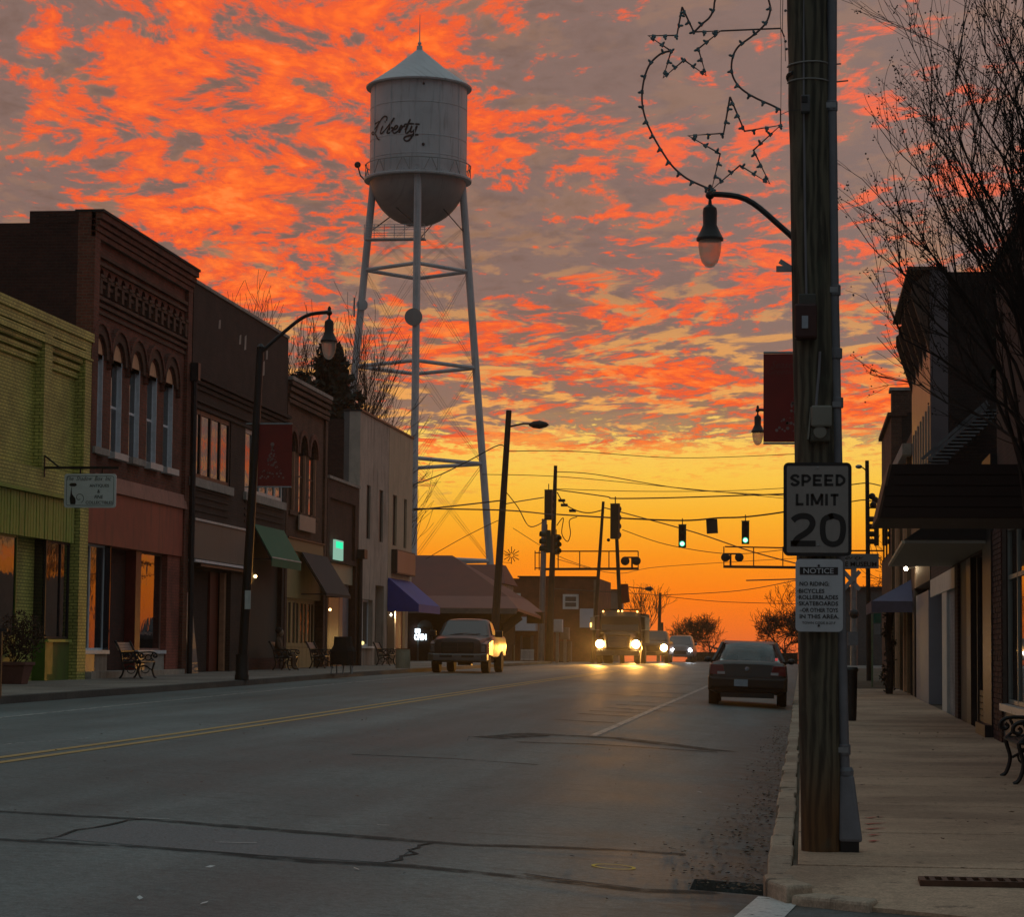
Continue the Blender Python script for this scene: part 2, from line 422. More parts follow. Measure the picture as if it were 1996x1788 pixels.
# ---- asphalt
m, k = newmat('asphalt'); p = pos(k); s = k.sep(p)
g1 = k.noise(p, 70, 4, 0.7); g2 = k.noise(p, 0.35, 4, 0.6); g3 = k.noise(k.comb(k.m('MULTIPLY', s[0], 1.3), k.m('MULTIPLY', s[1], 0.12)), 1.0, 4, 0.6)
base = k.mix(k.ss(k.m('ADD', k.m('MULTIPLY', g2, .5), k.m('MULTIPLY', g3, .5)), .35, .65), (0.110, 0.131, 0.130), (0.176, 0.203, 0.200))
g4 = k.noise(p, 16, 5, 0.75); g5 = k.noise(k.comb(k.m('MULTIPLY', s[0], .5), k.m('MULTIPLY', s[1], 2.2)), 1.6, 5, .65)
base = k.vm('SCALE', base, scale=k.ss(g1, .3, .7, .70, 1.30))
base = k.vm('SCALE', base, scale=k.ss(g4, .3, .7, .78, 1.24))
base = k.vm('SCALE', base, scale=k.ss(g5, .56, .70, 1.0, .72))
# wheel tracks: long darker bands
trk = k.noise(k.comb(k.m('MULTIPLY', s[0], 0.55), k.m('MULTIPLY', s[1], 0.02)), 1.0, 2, 0.5)
base = k.vm('SCALE', base, scale=k.ss(trk, .35, .65, .76, 1.18))
# brown dirt washed into the right gutter
gut = k.m('MULTIPLY', k.ss(s[0], -1.15, -0.30), k.ss(k.noise(p, 3.0, 5, 0.65), .36, .62))
base = k.mix(k.m('MULTIPLY', gut, .7), base, (0.075, 0.058, 0.040))
principled(k, base, k.ss(k.m('ADD', k.m('MULTIPLY', g2, .5), k.m('MULTIPLY', trk, .5)), .3, .7, .55, .72), 0, bump(k, g1, .35, .007), spec=.20); ASPHALT = m
m, k = newmat('tar_seal'); p = pos(k)
principled(k, k.vm('SCALE', k.comb(.055, .055, .054), scale=k.ss(k.noise(p, 8, 4, .6), .3, .7, .8, 1.4)), .85, 0, None, spec=.1); TAR = m
m, k = newmat('tar_thin'); p = pos(k)
wear = k.ss(k.noise(p, 5, 5, .65), .30, .55)
bs = principled(k, (0.040, 0.045, 0.045), .85, spec=.1); bs.inputs['Alpha'].default_value = 1; k.put(bs.inputs['Alpha'], k.m('MULTIPLY', wear, .62)); TARTHIN = m
def worn_paint(name, col, lo, hi):
    m, k = newmat(name); p = pos(k)
    w = k.ss(k.noise(p, 9, 6, .7), lo, hi)
    bs = principled(k, k.vm('SCALE', k.comb(*col), scale=k.ss(k.noise(p, 40, 3, .6), .3, .7, .8, 1.1)), .6); k.put(bs.inputs['Alpha'], w); return m
YELP = worn_paint('yellow_road_paint', (0.52, 0.33, 0.10), .22, .40)
WHIP = worn_paint('white_road_paint', (0.48, 0.47, 0.44), .36, .56)
WHIP2 = worn_paint('white_crosswalk_paint', (0.66, 0.65, 0.62), .30, .44)
YCIR = worn_paint('yellow_spray', (0.75, 0.60, 0.05), .2, .3)
REDP = worn_paint('red_spray', (0.42, 0.03, 0.02), .30, .5)
def frange(a, b, n): return [a + (b - a) * i / n for i in range(n + 1)]
# ground sheet under everything
m, k = newmat('dirt_and_grass'); p = pos(k)
principled(k, k.mix(k.ss(k.noise(p, .5, 5, .6), .4, .6), (0.06, 0.055, 0.03), (0.10, 0.08, 0.055)), .9, 0, bump(k, k.noise(p, 8, 4, .6), .5, .05)); EARTH = m
gb = MB(); gy = [-60, -20, 5, 20, 60, 100, 150, 200, 260, 340, 430]; gx = [-190, -100, -40, -16.4, 2.9, 30, 100, 190]
for y in gy:
    for x in gx: gb.v.append(Vector((x, y, lin(y, [(0, -.30), (100, .1), (150, .28), (240, -.1), (600, -2), (3500, -8)]))))
for i in range(len(gy) - 1):
    for j in range(len(gx) - 1):
        a = i * len(gx) + j; gb.f.append((a, a + 1, a + 1 + len(gx), a + len(gx)))
gb.build('ground', EARTH, kind='structure')
# road sheet with a pit for the storm drain; the main street and the cross street beside the camera
rb = MB()
ry = sorted(set(frange(-14, 13.9, 8) + [14.62, 14.63, 15.30, 15.31] + frange(15.4, 60, 30) + frange(60, 160, 20) + frange(160, 240, 6)))
rx = sorted(set(frange(-40, -13.01, 5) + frange(-13.0, -2, 14) + [-.66, -.65, -.235, -.23, KR - .002, .4, 1.4, 2.9, 12, 40]))
def rz(X, Y):
    if -.655 < X < -.232 and 14.625 < Y < 15.305: return road(X, Y) - .45
    return road(X, Y)
idx = {}
def rv(x, y):
    if (x, y) not in idx: idx[(x, y)] = len(rb.v); rb.v.append(Vector((x, y, rz(x, y))))
    return idx[(x, y)]
for y0, y1 in zip(ry[:-1], ry[1:]):
    for x0, x1 in zip(rx[:-1], rx[1:]):
        xm, ym = (x0 + x1) / 2, (y0 + y1) / 2
        if (xm < KL or xm > KR) and 13.9 < ym < 128: 
            if not (xm > KR and ym < 14.4): continue
        rb.f.append((rv(x0, y0), rv(x1, y0), rv(x1, y1), rv(x0, y1)))
ROAD = rb.build('road', ASPHALT, kind='structure')
def decal(name, pts, mat, lift=.005, kind=None, fn=road, parent=None):
    mb = MB(); mb.add([(x, y, fn(x, y) + lift) for x, y in pts], [tuple(range(len(pts)))])
    return mb.build(name, mat, parent or ROAD)
def ribbon(name, path, w, mat, lift=.005, step=1.5, fn=road, parent=None, jag=0.0):
    pp = []
    for (a, b), (c, d_) in zip(path[:-1], path[1:]):
        n = max(1, int(math.hypot(c - a, d_ - b) / step))
        pp += [(a + (c - a) * i / n, b + (d_ - b) * i / n) for i in range(n)]
    pp.append(path[-1]); L = []
    for i, (x, y) in enumerate(pp):
        a, b = pp[max(i - 1, 0)], pp[min(i + 1, len(pp) - 1)]; t = Vector((b[0] - a[0], b[1] - a[1])).normalized()
        ww = (w(i / (len(pp) - 1)) if callable(w) else w) * (1 + random.uniform(-jag, jag)); ox = random.uniform(-jag, jag) * .1
        for sg in (1, -1): L.append((x - t.y * ww / 2 * sg + ox, y + t.x * ww / 2 * sg))
    mb = MB(); mb.add([(x, y, fn(x, y) + lift) for x, y in L], [(2 * i, 2 * i + 1, 2 * i + 3, 2 * i + 2) for i in range(len(pp) - 1)])
    return mb.build(name, mat, parent or ROAD)
ribbon('yellow_line', [(-7.62 + .04 * 0, 14.5), (-7.68, 60), (-7.3, 150)], .11, YELP)
ribbon('yellow_line', [(-7.36, 14.5), (-7.42, 60), (-7.04, 150)], .11, YELP)
ribbon('parking_line', [(-3.0, 35.5), (-2.8, 100)], .11, WHIP)
ribbon('parking_line', [(-10.85, 32), (-11.1, 39), (-11.45, 60), (-11.4, 85)], .10, WHIP)
def RP(x, y):
    p = onroad(x, y); return (p.x, p.y)
# tar seams, patches and marks laid over the asphalt
ribbon('tar_seam', [RP(-40, 1582), RP(300, 1600), RP(600, 1625), RP(900, 1648), RP(1200, 1658), RP(1340, 1668)], .19, TARTHIN, .004, .4, jag=.3)
ribbon('tar_seam', [RP(-40, 1636), RP(300, 1654), RP(620, 1682), RP(800, 1690), RP(1020, 1712), RP(1250, 1738), RP(1400, 1742)], .17, TARTHIN, .004, .4, jag=.3)
ribbon('tar_seam', [RP(690, 1472), RP(880, 1480), RP(1045, 1492)], .14, TARTHIN, .004, .6, jag=.3)
ribbon('tar_seam', [RP(950, 1440), RP(1050, 1432), RP(1200, 1440), RP(1410, 1466)], .5, TARTHIN, .0045, .5, jag=.2)
ribbon('tar_seam', [RP(1010, 1448), RP(1150, 1452), RP(1400, 1468)], .22, TARTHIN, .0055, .5, jag=.2)
for (a, b, c, d_) in ((1080, 1403, 1195, 1410), (1130, 1392, 1240, 1398), (1180, 1380, 1300, 1388), (1230, 1368, 1340, 1374), (1060, 1326, 1200, 1330), (1200, 1330, 1360, 1337), (1240, 1349, 1340, 1353), (1150, 1386, 1260, 1391), (1200, 1374, 1310, 1379), (1140, 1352, 1340, 1362)):
    ribbon('tar_seam', [RP(a, b), RP((a + c) / 2, (b + d_) / 2 + .6), RP(c, d_)], .28, TARTHIN, .004, .6, jag=.3)
ribbon('crack', [RP(85, 1640), RP(140, 1626), RP(205, 1610), RP(280, 1597)], .025, TAR, .005, .2, jag=.5)
ribbon('crack', [RP(765, 1684), RP(800, 1665), RP(835, 1645)], .025, TAR, .005, .2, jag=.5)
ribbon('crack', [RP(1030, 1706), RP(1080, 1714), RP(1160, 1724), RP(1240, 1734)], .03, TAR, .006, .2, jag=.5)
ribbon('crack', [RP(0, 1453), RP(90, 1446), RP(180, 1440)], .03, WHIP, .005, .3, jag=.5)
m, k = newmat('patch_asphalt'); p = pos(k)
principled(k, k.vm('SCALE', k.comb(.145, .160, .168), scale=k.ss(k.noise(p, 55, 5, .75), .3, .7, .6, 1.5)), .7, 0, bump(k, k.noise(p, 60, 4, .7), .6, .012)); PATCH = m
for nm, a in (('asphalt_patch', [(100, 1636), (260, 1604), (820, 1648), (760, 1684), (500, 1668)]),):
    pts = [RP(*q) for q in a]
    decal(nm, pts[::-1], PATCH, .003)
# yellow spray ring
c_ = RP(1196, 1692); ring = [(c_[0] + .13 * math.cos(t_ * math.pi / 14), c_[1] + .15 * math.sin(t_ * math.pi / 14)) for t_ in range(29)]
ribbon('painted_ring', ring, .022, YCIR, .006, .1)
for x0, x1, y in ((268, 330, 1597), (420, 500, 1644), (735, 760, 1610)):
    ribbon('chalk_mark', [RP(x0, y), RP((x0 + x1) / 2, y + 1), RP(x1, y + 1)], .02, WHIP2, .006, .1)
# crosswalk bar at the corner
decal('crosswalk_bar', [RP(1478, 1750), RP(1562, 1757), RP(1520, 1800), RP(1420, 1800)][::-1], WHIP2, .006)
# leaves and grit in the gutter and on the road
m, k = newmat('dead_leaf'); oi = k.n('ShaderNodeNewGeometry')
principled(k, k.ramp(oi.outputs['Random Per Island'], [(0, (.05, .022, .012)), (.5, (.10, .05, .022)), (1, (.16, .11, .06))]), .8); LEAF = m
lb = MB()
def leaf(mb, x, y, z, s_):
    a = random.uniform(0, 6.28); u = Vector((math.cos(a), math.sin(a), random.uniform(-.3, .3))) * s_; v = Vector((-math.sin(a), math.cos(a), random.uniform(-.2, .4))) * s_ * .6
    c = Vector((x, y, z + s_ * .3 + .003)); mb.add([c - u, c - v * .8, c + u, c + v], [(0, 1, 2, 3)])
for i in range(1500):
    Y = 14.8 + 30 * random.random() ** 1.5; X = KR - .03 - abs(random.gauss(0, .16 + .22 * max(0, 1 - abs(Y - 17.5) / 4)))
    leaf(lb, X, Y, road(X, Y), random.uniform(.008, .026))
for i in range(160):
    Y = random.uniform(13, 40); X = random.uniform(-9, -.4); leaf(lb, X, Y, road(X, Y), random.uniform(.008, .026))
for i in range(150):
    Y = random.uniform(14.3, 40); X = random.uniform(0, 2.8); leaf(lb, X, Y, zr(Y) + .012, random.uniform(.008, .03))
lb.build('leaf_litter', LEAF, kind='stuff', label='dead brown leaves and grit along the right gutter')
lb2 = MB()
for q_ in ((1375, 1384), (1524, 1390), (410, 1694), (695, 1698), (272, 1755), (398, 1765), (1313, 1689), (1364, 1547), (1648, 0)):
    if q_[1] == 0: continue
    x, y = RP(*q_); leaf(lb2, x, y, road(x, y), .03)
lb2.build('paper_scraps', WHITEP, kind='stuff', label='small pale scraps of litter on the road')
# storm drain pit lining is the sunken road itself; iron lip over it
# ---- pavements
def concrete(name, c0, c1):
    m, k = newmat(name); p = pos(k); s = k.sep(p)
    a = k.noise(p, 0.55, 3, .5); b = k.noise(p, 60, 4, .7); c = k.noise(k.comb(s[0], s[1]), 3.2, 7, .72); d9 = k.noise(p, 14, 5, .75)
    oi = k.n('ShaderNodeObjectInfo').outputs['Random']
    col = k.mix(k.ss(a, .38, .62), c0, c1); col = k.vm('SCALE', col, scale=k.ss(b, .25, .75, .74, 1.26))
    col = k.vm('SCALE', col, scale=k.m('MULTIPLY_ADD', oi, .16, .92)); col = k.vm('SCALE', col, scale=k.ss(d9, .3, .7, .82, 1.16))
    col = k.mix(k.m('MULTIPLY', k.ss(c, .57, .68), .75), col, (.07, .048, .034))
    principled(k, col, .85, 0, bump(k, k.m('ADD', b, k.m('MULTIPLY', a, 2)), .35, .008)); return m
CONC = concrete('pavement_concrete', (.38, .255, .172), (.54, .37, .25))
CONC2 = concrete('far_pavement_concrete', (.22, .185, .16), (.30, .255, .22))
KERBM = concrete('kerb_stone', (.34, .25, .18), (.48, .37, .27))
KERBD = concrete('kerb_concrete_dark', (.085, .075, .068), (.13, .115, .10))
def sheet(name, xs, ys, zf, mat, thick=.25):
    mb = MB()
    for x0, x1 in zip(xs[:-1], xs[1:]):
        for y0, y1 in zip(ys[:-1], ys[1:]):
            mb.hexa([(x0, y0, zf(y0) - thick), (x1, y0, zf(y0) - thick), (x1, y1, zf(y1) - thick), (x0, y1, zf(y1) - thick), (x0, y0, zf(y0)), (x1, y0, zf(y0)), (x1, y1, zf(y1)), (x0, y1, zf(y1))])
    return mb.build(name, mat, kind='structure')
PR = sheet('pavement_right', [KR + .16, 6], frange(15.4, 128, 40), lambda y: zr(y) - .03, EARTH)
PL = sheet('pavement_left', [-60, KL - .1], frange(13.9, 128, 30), lambda y: zl(y) - .03, EARTH)
def slabs(par, x0, x1, ys, zf, mat, gap=.024):
    for y0, y1 in zip(ys[:-1], ys[1:]):
        mb = MB(); a, b = y0 + gap / 2, y1 - gap / 2; dz = random.uniform(-.003, .004); tl = random.uniform(-.003, .003)
        mb.hexa([(x0, a, zf(a) - .08), (x1, a, zf(a) - .08), (x1, b, zf(b) - .08), (x0, b, zf(b) - .08), (x0, a, zf(a) + dz), (x1, a, zf(a) + dz + tl), (x1, b, zf(b) + dz + tl), (x0, b, zf(b) + dz - tl)])
        mb.build('paving_slab', mat, par, bev=.006)
# front corner of the right pavement: one cast piece sloping down to the road
cb = MB(); oc = [(-.06, 15.3), (-.16, 14.75), (-.10, 14.35), (.02, 14.08), (.35, 13.88), (.8, 13.6), (1.3, 13.2), (2.2, 12.7), (6, 11.5), (6, 15.3)]
mid = (2.5, 14.4); base_i = len(cb.v)
def zc2(x, y): return zr(y) * 1.0 if y > 14 else zr(14) - .02 * (14 - y)
n_ = len(oc)
cb.v = [Vector((x, y, zc2(x, y))) for x, y in oc] + [Vector((x, y, -.4)) for x, y in oc]
cb.f = [tuple(range(n_))] + [(i, (i + 1) % n_, n_ + (i + 1) % n_, n_ + i) for i in range(n_)]
bmx = cb; cb.build('corner_apron', CONC, PR)
slabs(PR, KR + .19, 2.88, [15.35, 16.1, 16.75, 18.1, 19.7, 21.3, 23.0, 24.6, 26.3, 28.0, 29.8, 31.6, 33.4, 35.2, 37.4, 39.6, 42, 44.5, 47, 50, 53, 56, 60, 64, 69, 75], zr, CONC)
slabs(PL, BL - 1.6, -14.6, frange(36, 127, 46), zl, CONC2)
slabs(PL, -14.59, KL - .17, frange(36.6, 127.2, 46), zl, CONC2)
# right kerb: rough stones of uneven length
y = 14.9; kp = [(KR, y)]
while y < 60:
    L_ = random.uniform(.45, 1.1) * (1 if y < 30 else 1.5); a, b = y + .006, y + L_ - .006; mb = MB(); ins = random.uniform(-.010, .010); w_ = random.uniform(.145, .17)
    x0 = KR + ins; x1 = x0 + w_; zt = random.uniform(-.004, .003)
    j_ = lambda: random.uniform(-.014, .014)
    mb.hexa([(x0 - .01, a, zr(a) - .3), (x1, a, zr(a) - .3), (x1, b, zr(b) - .3), (x0 - .01, b, zr(b) - .3), (x0 + .01 + j_(), a, zr(a) + zt + j_() * .6), (x1, a, zr(a) + zt), (x1, b, zr(b) + zt), (x0 + .01 + j_(), b, zr(b) + zt + j_() * .6)])
    mb.build('kerb_stone', KERBM, PR, bev=.014); y += L_
mb = MB(); ys_ = frange(60, 128, 12)
for a, b in zip(ys_[:-1], ys_[1:]): mb.hexa([(KR, a, zr(a) - .3), (KR + .16, a, zr(a) - .3), (KR + .16, b, zr(b) - .3), (KR, b, zr(b) - .3), (KR, a, zr(a)), (KR + .16, a, zr(a)), (KR + .16, b, zr(b)), (KR, b, zr(b))])
mb.build('kerb_right', KERBM, PR)
# corner kerb stones round the drain
for pts in ([(-.235, 14.9), (-.06, 14.9), (-.04, 14.62), (-.215, 14.56)], [(-.21, 14.53), (-.04, 14.59), (.06, 14.30), (-.09, 14.14)], [(-.07, 14.12), (.08, 14.27), (.42, 14.0), (.36, 13.78)]):
    mb = MB(); mb.prism([(x, y_, -.45) for x, y_ in pts], (0, 0, .45 + .008 + zr(14.9) * .9 - .045 * (pts[0][1] < 14.5))); mb.build('kerb_stone', KERBM, PR, bev=.02)
mb = MB(); ys_ = frange(13.9, 128, 60)
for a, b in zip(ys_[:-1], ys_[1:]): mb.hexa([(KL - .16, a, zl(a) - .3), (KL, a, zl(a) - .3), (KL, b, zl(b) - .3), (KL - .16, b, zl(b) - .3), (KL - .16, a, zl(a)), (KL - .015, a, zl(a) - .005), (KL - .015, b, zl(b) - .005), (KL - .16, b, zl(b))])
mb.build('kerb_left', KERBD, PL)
# red spray marks on the pavement
for yy, a, b in ((1597, 1690, 1722), (1609, 1688, 1727), (1619, 1690, 1725), (1631, 1695, 1716), (1643, 1697, 1712)):
    pa, pb = pave_r(a, yy), pave_r(b, yy - 2)
    ribbon('spray_mark', [(pa.x, pa.y), ((pa.x + pb.x) / 2, (pa.y + pb.y) / 2 + .03), (pb.x, pb.y)], .045, REDP, .008, .1, fn=lambda x, y: zr(y), parent=PR)
# ================================================================== left row of shops (fronts in the plane x = BL)
BR_RED = brick('red_brick', (.22, .058, .034), (.14, .040, .024), (.15, .09, .065), dirt=.45)
BR_DARK = brick('dark_brick', (.042, .024, .019), (.028, .017, .014), (.045, .034, .028), dirt=.5)
BR_BROWN = brick('brown_brick', (.15, .070, .042), (.10, .046, .029), (.11, .07, .05), dirt=.4)
BR_SIDE = brick('side_wall_brick', (.070, .020, .014), (.048, .014, .010), (.05, .025, .02), dirt=.5)
BR_GREEN = brick('lime_painted_brick', (.62, .57, .16), (.54, .50, .13), (.22, .24, .05), ms=.012, rough=.55, bmp=.8, dirt=.15)
GREENP = plain('lime_green_paint', (.30, .40, .07), .5, 0, .2, 5, .15, dirt=.25)
GREEND = plain('deep_green_paint', (.085, .16, .02), .5, 0, .25, 5, .2, dirt=.3)
PINKBR = brick('pink_painted_brick', (.38, .10, .065), (.31, .085, .055), (.20, .065, .05), ms=.008, dirt=.3)
PINKP = plain('salmon_fascia_paint', (.40, .095, .060), .6, 0, .18, 2.5, .1, dirt=.4)
PALEP = plain('faded_pink_moulding', (.36, .17, .13), .6, 0, .2, 6, .1, dirt=.3)
TAN = plain('tan_board', (.75, .42, .24), .7, 0, .12, 8, .05)
TRIM = plain('grey_white_trim', (.76, .79, .84), .5, 0, .12, 8, .05)
STONE = plain('weathered_stone', (.38, .34, .30), .8, 0, .25, 5, .3, dirt=.4)
STUCCO = plain('stained_stucco', (.50, .40, .33), .85, 0, .22, 1.3, .3, dirt=.55)
STUCCO2 = plain('warm_stucco', (.60, .45, .31), .85, 0, .12, 1.3, .2, dirt=.25)
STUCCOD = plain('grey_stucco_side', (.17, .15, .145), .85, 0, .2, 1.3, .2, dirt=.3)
ROOFM = plain('tar_roof', (.03, .028, .027), .9, 0, .3, 3, .2)
INK = plain('sign_black', (.012, .012, .013), .6, 0, .1, 10, 0)
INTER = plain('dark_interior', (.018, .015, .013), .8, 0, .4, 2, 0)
def LF(x, y, X=BL): p = atX(x, y, X); return p.y, p.z
def LB(mb, x0, x1, yt, yb, X0, X1, xr=None):
    """box on the left row whose front spans pixel x0..x1 and (at x0) yt..yb"""
    a, zt = LF(x0, yt); b, _ = LF(x1, yt); _, zb = LF(x0, yb); mb.box(X0, X1, a, b, zb, zt); return mb
def body(par, y0, y1, ztop, matside, front_low=4.2, deep=20):
    mb = MB(); z0 = zl(y0) - .4
    mb.box(BL - deep, BL - .42, y0, y1, z0, ztop - .25); return mb.build('shell', matside, par)
def ywin(par, a, b, zb, zt, fm, gm, X=None, bars=(), rows=(), fw=.055, arch=0, sill=None, dep=.05, name='window', axis='X', fix=None):
    """framed window: a..b along y, zb..zt; frame is the part, each pane a sub-part"""
    X = (BL - .22) if X is None else X
    mb = MB(); cols = [a] + [a + (b - a) * t for t in bars] + [b]; rws = [zb] + [zb + (zt - zb) * t for t in rows] + [zt]
    for i, c in enumerate(cols):
        lo, hi = (c, c + fw) if i == 0 else (c - fw, c) if i == len(cols) - 1 else (c - fw / 2, c + fw / 2)
        mb.box(X, X + dep, lo, hi, zb, zt)
    for i, r_ in enumerate(rws):
        lo, hi = (r_, r_ + fw) if i == 0 else (r_ - fw, r_) if i == len(rws) - 1 else (r_ - fw / 2, r_ + fw / 2)
        for c, e in zip(cols[:-1], cols[1:]): mb.box(X + .004, X + dep - .004, c + fw * .5, e - fw * .5, lo, hi)
    w = mb.build(name, fm, par)
    for c, e in zip(cols[:-1], cols[1:]):
        for r_, q_ in zip(rws[:-1], rws[1:]):
            MB().box(X + .012, X + .022, c + fw * .3, e - fw * .3, r_ + fw * .3, q_ - fw * .3).build('pane', gm, w)
    return w
# ------------------------------------------------------------------ 1 lime green shop
Y0g, Y1g = 38.0, 55.66
g = thing('shop_building', 'lime green painted brick shop with recessed panels at the left edge of the street', 'building', (BL, 47, zl(47)))
ztg = 8.5
body(g, Y0g, Y1g, ztg, BR_GREEN)
mb = MB()
ya = lambda x, y=800: LF(x, y)[0]
zfas_t = LF(100, 968)[1]; zpan_b = LF(60, 908)[1]; zpan_t = LF(90, 650)[1]; zopen = LF(100, 1052)[1]
piers = [(Y0g, 43.2), (ya(-62), ya(-45)), (ya(85), ya(100)), (ya(165), Y1g)]
holes = [(43.2, ya(-62), zpan_b, zpan_t, 0), (ya(-45), ya(85), zpan_b, zpan_t, 0), (ya(100), ya(165), zpan_b, zpan_t, 0), (ya(-40, 1200), ya(152, 1200), zl(50) - .3, zfas_t, 0)]
wall_holes(mb, BL, Y0g, Y1g, zl(50) - .3, ztg, holes, -.42)
mb.build('wall', BR_GREEN, g)
for a, b in ((43.2, ya(-62)), (ya(-45), ya(85)), (ya(100), ya(165))):
    MB().box(BL - .40, BL - .24, a, b, zpan_b, zpan_t).build('recessed_panel', BR_GREEN, g)
    mb = MB()
    for i in range(4): mb.box(BL - .24, BL - .055 * i - .004, a, b, zpan_t - .17 * (i + 1) + .02, zpan_t - .17 * i - .03)
    mb.build('corbel', BR_GREEN, g)
mb = MB(); mb.box(BL + .0, BL + .05, Y0g, Y1g, ztg - .16, ztg + .04); mb.box(BL - .42, BL - .01, Y0g, Y1g, ztg, ztg + .035); mb.build('coping', BR_GREEN, g)
mb = MB(); mb.box(BL + .002, BL + .035, Y0g, Y1g, ztg - .60, ztg - .56); mb.build('string_course', BR_GREEN, g)
# vertical boards of the fascia
fa, fb = ya(-40, 1000), ya(152, 1000); n = 34; bw = (fb - fa) / n
bm_ = MB().box(-.02, .02, 0, bw - .035, 0, zfas_t - zopen).mesh('fascia_board')
bm_.materials.append(GREENP)
MB().box(BL - .16, BL - .12, fa, fb, zopen, zfas_t).build('fascia_back', GREEND, g)
for i in range(n): piece(bm_, 'fascia_board', (BL - .10 + random.uniform(-.006, .006), fa + i * bw, zopen), g)
MB().box(BL - .14, BL + .03, fa, fb, zfas_t, zfas_t + .07).build('fascia_cap', GREENP, g)
# shop window bay, entrance and corner bay
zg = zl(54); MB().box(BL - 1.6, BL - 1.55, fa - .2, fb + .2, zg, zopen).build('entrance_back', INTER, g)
yb0, yb1 = ya(100, 1200), ya(146, 1200); zbk = LF(100, 1252)[1]
mb = MB(); mb.box(BL - 1.5, BL - .12, yb0, yb1, zg - .1, zbk); mb.build('bulkhead', GREEND, g)
MB().box(BL - 1.52, BL - .06, yb0 - .03, yb1 + .02, zbk, zbk + .06).build('sill', GREENP, g)
ywin(g, yb0, yb1, zbk + .07, zopen, DARKM, GLASS, X=BL - .2, bars=(.62,), fw=.05)
mb = MB(); mb.box(BL - 1.5, BL - .22, yb0, yb0 + .02, zbk + .07, zopen); mb.build('side_pane', GLASS, g)
yc0, yc1 = ya(-40, 1200), ya(44, 1200)
MB().box(BL - 1.5, BL - .12, yc0, yc1, zg - .1, zbk).build('bulkhead', GREEND, g)
MB().box(BL - 1.52, BL - .06, yc0, yc1 + .02, zbk, zbk + .06).build('sill', GREENP, g)
ywin(g, yc0, yc1, zbk + .07, zopen, GREEND, GLASS, X=BL - .2, bars=(.5,), fw=.05)
mb = MB()
for i in range(14):
    y_ = random.uniform(yb0 - 1.6, yb1 - .2); h_ = random.uniform(.15, .5); mb.box(BL - 1.2 + random.uniform(-.2, .6), BL - .5, y_, y_ + random.uniform(.08, .25), zbk + .07, zbk + .07 + h_)
mb.build('display_goods', plain('pale_china', (.25, .25, .25), .4), g)
# ------------------------------------------------------------------ 2 red brick two-storey with arched windows
Yb0, Yb1 = 55.70, 65.05
b = thing('brick_building', 'two-storey red brick building with five arched windows and a corbelled cornice', 'building', (BL, 60, zl(60)))
ztb = 11.45
body(b, Yb0, Yb1, ztb, BR_SIDE)
w5 = [(183, 204, 653, 689, 868), (221.5, 241, 669, 705, 880), (257.5, 275, 686, 720, 891), (292, 310, 700, 737, 903), (324.5, 342, 716, 750, 913)]
z_sp = sum(LF(x1, yp)[1] for x0, x1, yt, yp, ys in w5) / 5; z_at = sum(LF(x0 + 8, yt)[1] for x0, x1, yt, yp, ys in w5) / 5; z_si = sum(LF(x0, ys)[1] for x0, x1, yt, yp, ys in w5) / 5
yw = [(ya(x0 + 1, 780) + .05, ya(x1 + 4, 780)) for x0, x1, *_ in w5]
wwd = .98; ysp = (yw[4][0] - yw[0][0]) / 4; yw = [(yw[0][0] + ysp * i, yw[0][0] + ysp * i + wwd) for i in range(5)]
zfl = LF(180, 922)[1]            # bottom of the upper storey
holes = [(a, c, z_si, z_at, wwd / 2) for a, c in yw]
zn_t, zn_b = LF(200, 520)[1], LF(197, 572)[1]        # little blind arcade
na, nb = Yb0 + .62, Yb1 - .62; nn = 13; npt = (nb - na) / nn
nh = [(na + npt * i + npt * .24, na + npt * i + npt * .80, zn_b, zn_t, npt * .28) for i in range(nn)]
mb = MB(); wall_holes(mb, BL - .10, Yb0 + .45, Yb1 - .45, zfl, ztb, holes + nh, -.32); mb.build('wall', BR_RED, b)
for a, c in ((Yb0, Yb0 + .45), (Yb1 - .45, Yb1)):
    MB().box(BL - .42, BL, a, c, zfl, ztb).build('pier', BR_RED, b)
# arcade columns with caps
cm = MB().box(-.05, .05, -npt * .17, npt * .17, 0, (zn_t - zn_b) * .60).mesh('column'); cm.materials.append(BR_BROWN)
cp = MB().box(-.06, .08, -npt * .24, npt * .24, 0, .07).mesh('capital'); cp.materials.append(BR_BROWN)
for i in range(nn + 1):
    yy = na + npt * i + .012 * npt; co = piece(cm, 'arcade_column', (BL - .055, yy, zn_b), b); piece(cp, 'capital', (BL - .055, yy, zn_b + (zn_t - zn_b) * .60), co)
# corbel courses
def course(par, y0, y1, z, h, out, mat, X=BL - .10): return MB().box(X, X + out, y0, y1, z, z + h).build('brick_course', mat, par)
for z, h, o_ in ((ztb - .16, .16, .26), (ztb - .30, .12, .20), (ztb - .44, .12, .15), (ztb - .58, .12, .11)): course(b, Yb0, Yb1, z, h, o_, BR_RED)
for z, o_ in ((ztb - .98, .09), (ztb - 1.16, .06), (ztb - 1.52, .09), (ztb - 1.68, .05), (zn_b - .14, .10), (zn_b - .30, .07), (zn_b - .46, .045)): course(b, Yb0 + .45, Yb1 - .45, z, .085, o_, BR_BROWN)
MB().box(BL - .5, BL + .20, Yb0 - .02, Yb1 + .02, ztb, ztb + .06).build('coping', ROOFM, b)
mb = MB()
for i in range(14): mb.box(BL - 20, BL - .44, Yb0 - .03, Yb0 + .3, ztb - .25, ztb - .05)
MB().box(BL - 1.6, BL - .43, Yb0 - .01, Yb0 + .35, ztb - .26, ztb + .03).build('parapet_end', BR_SIDE, b)
hood = z_sp
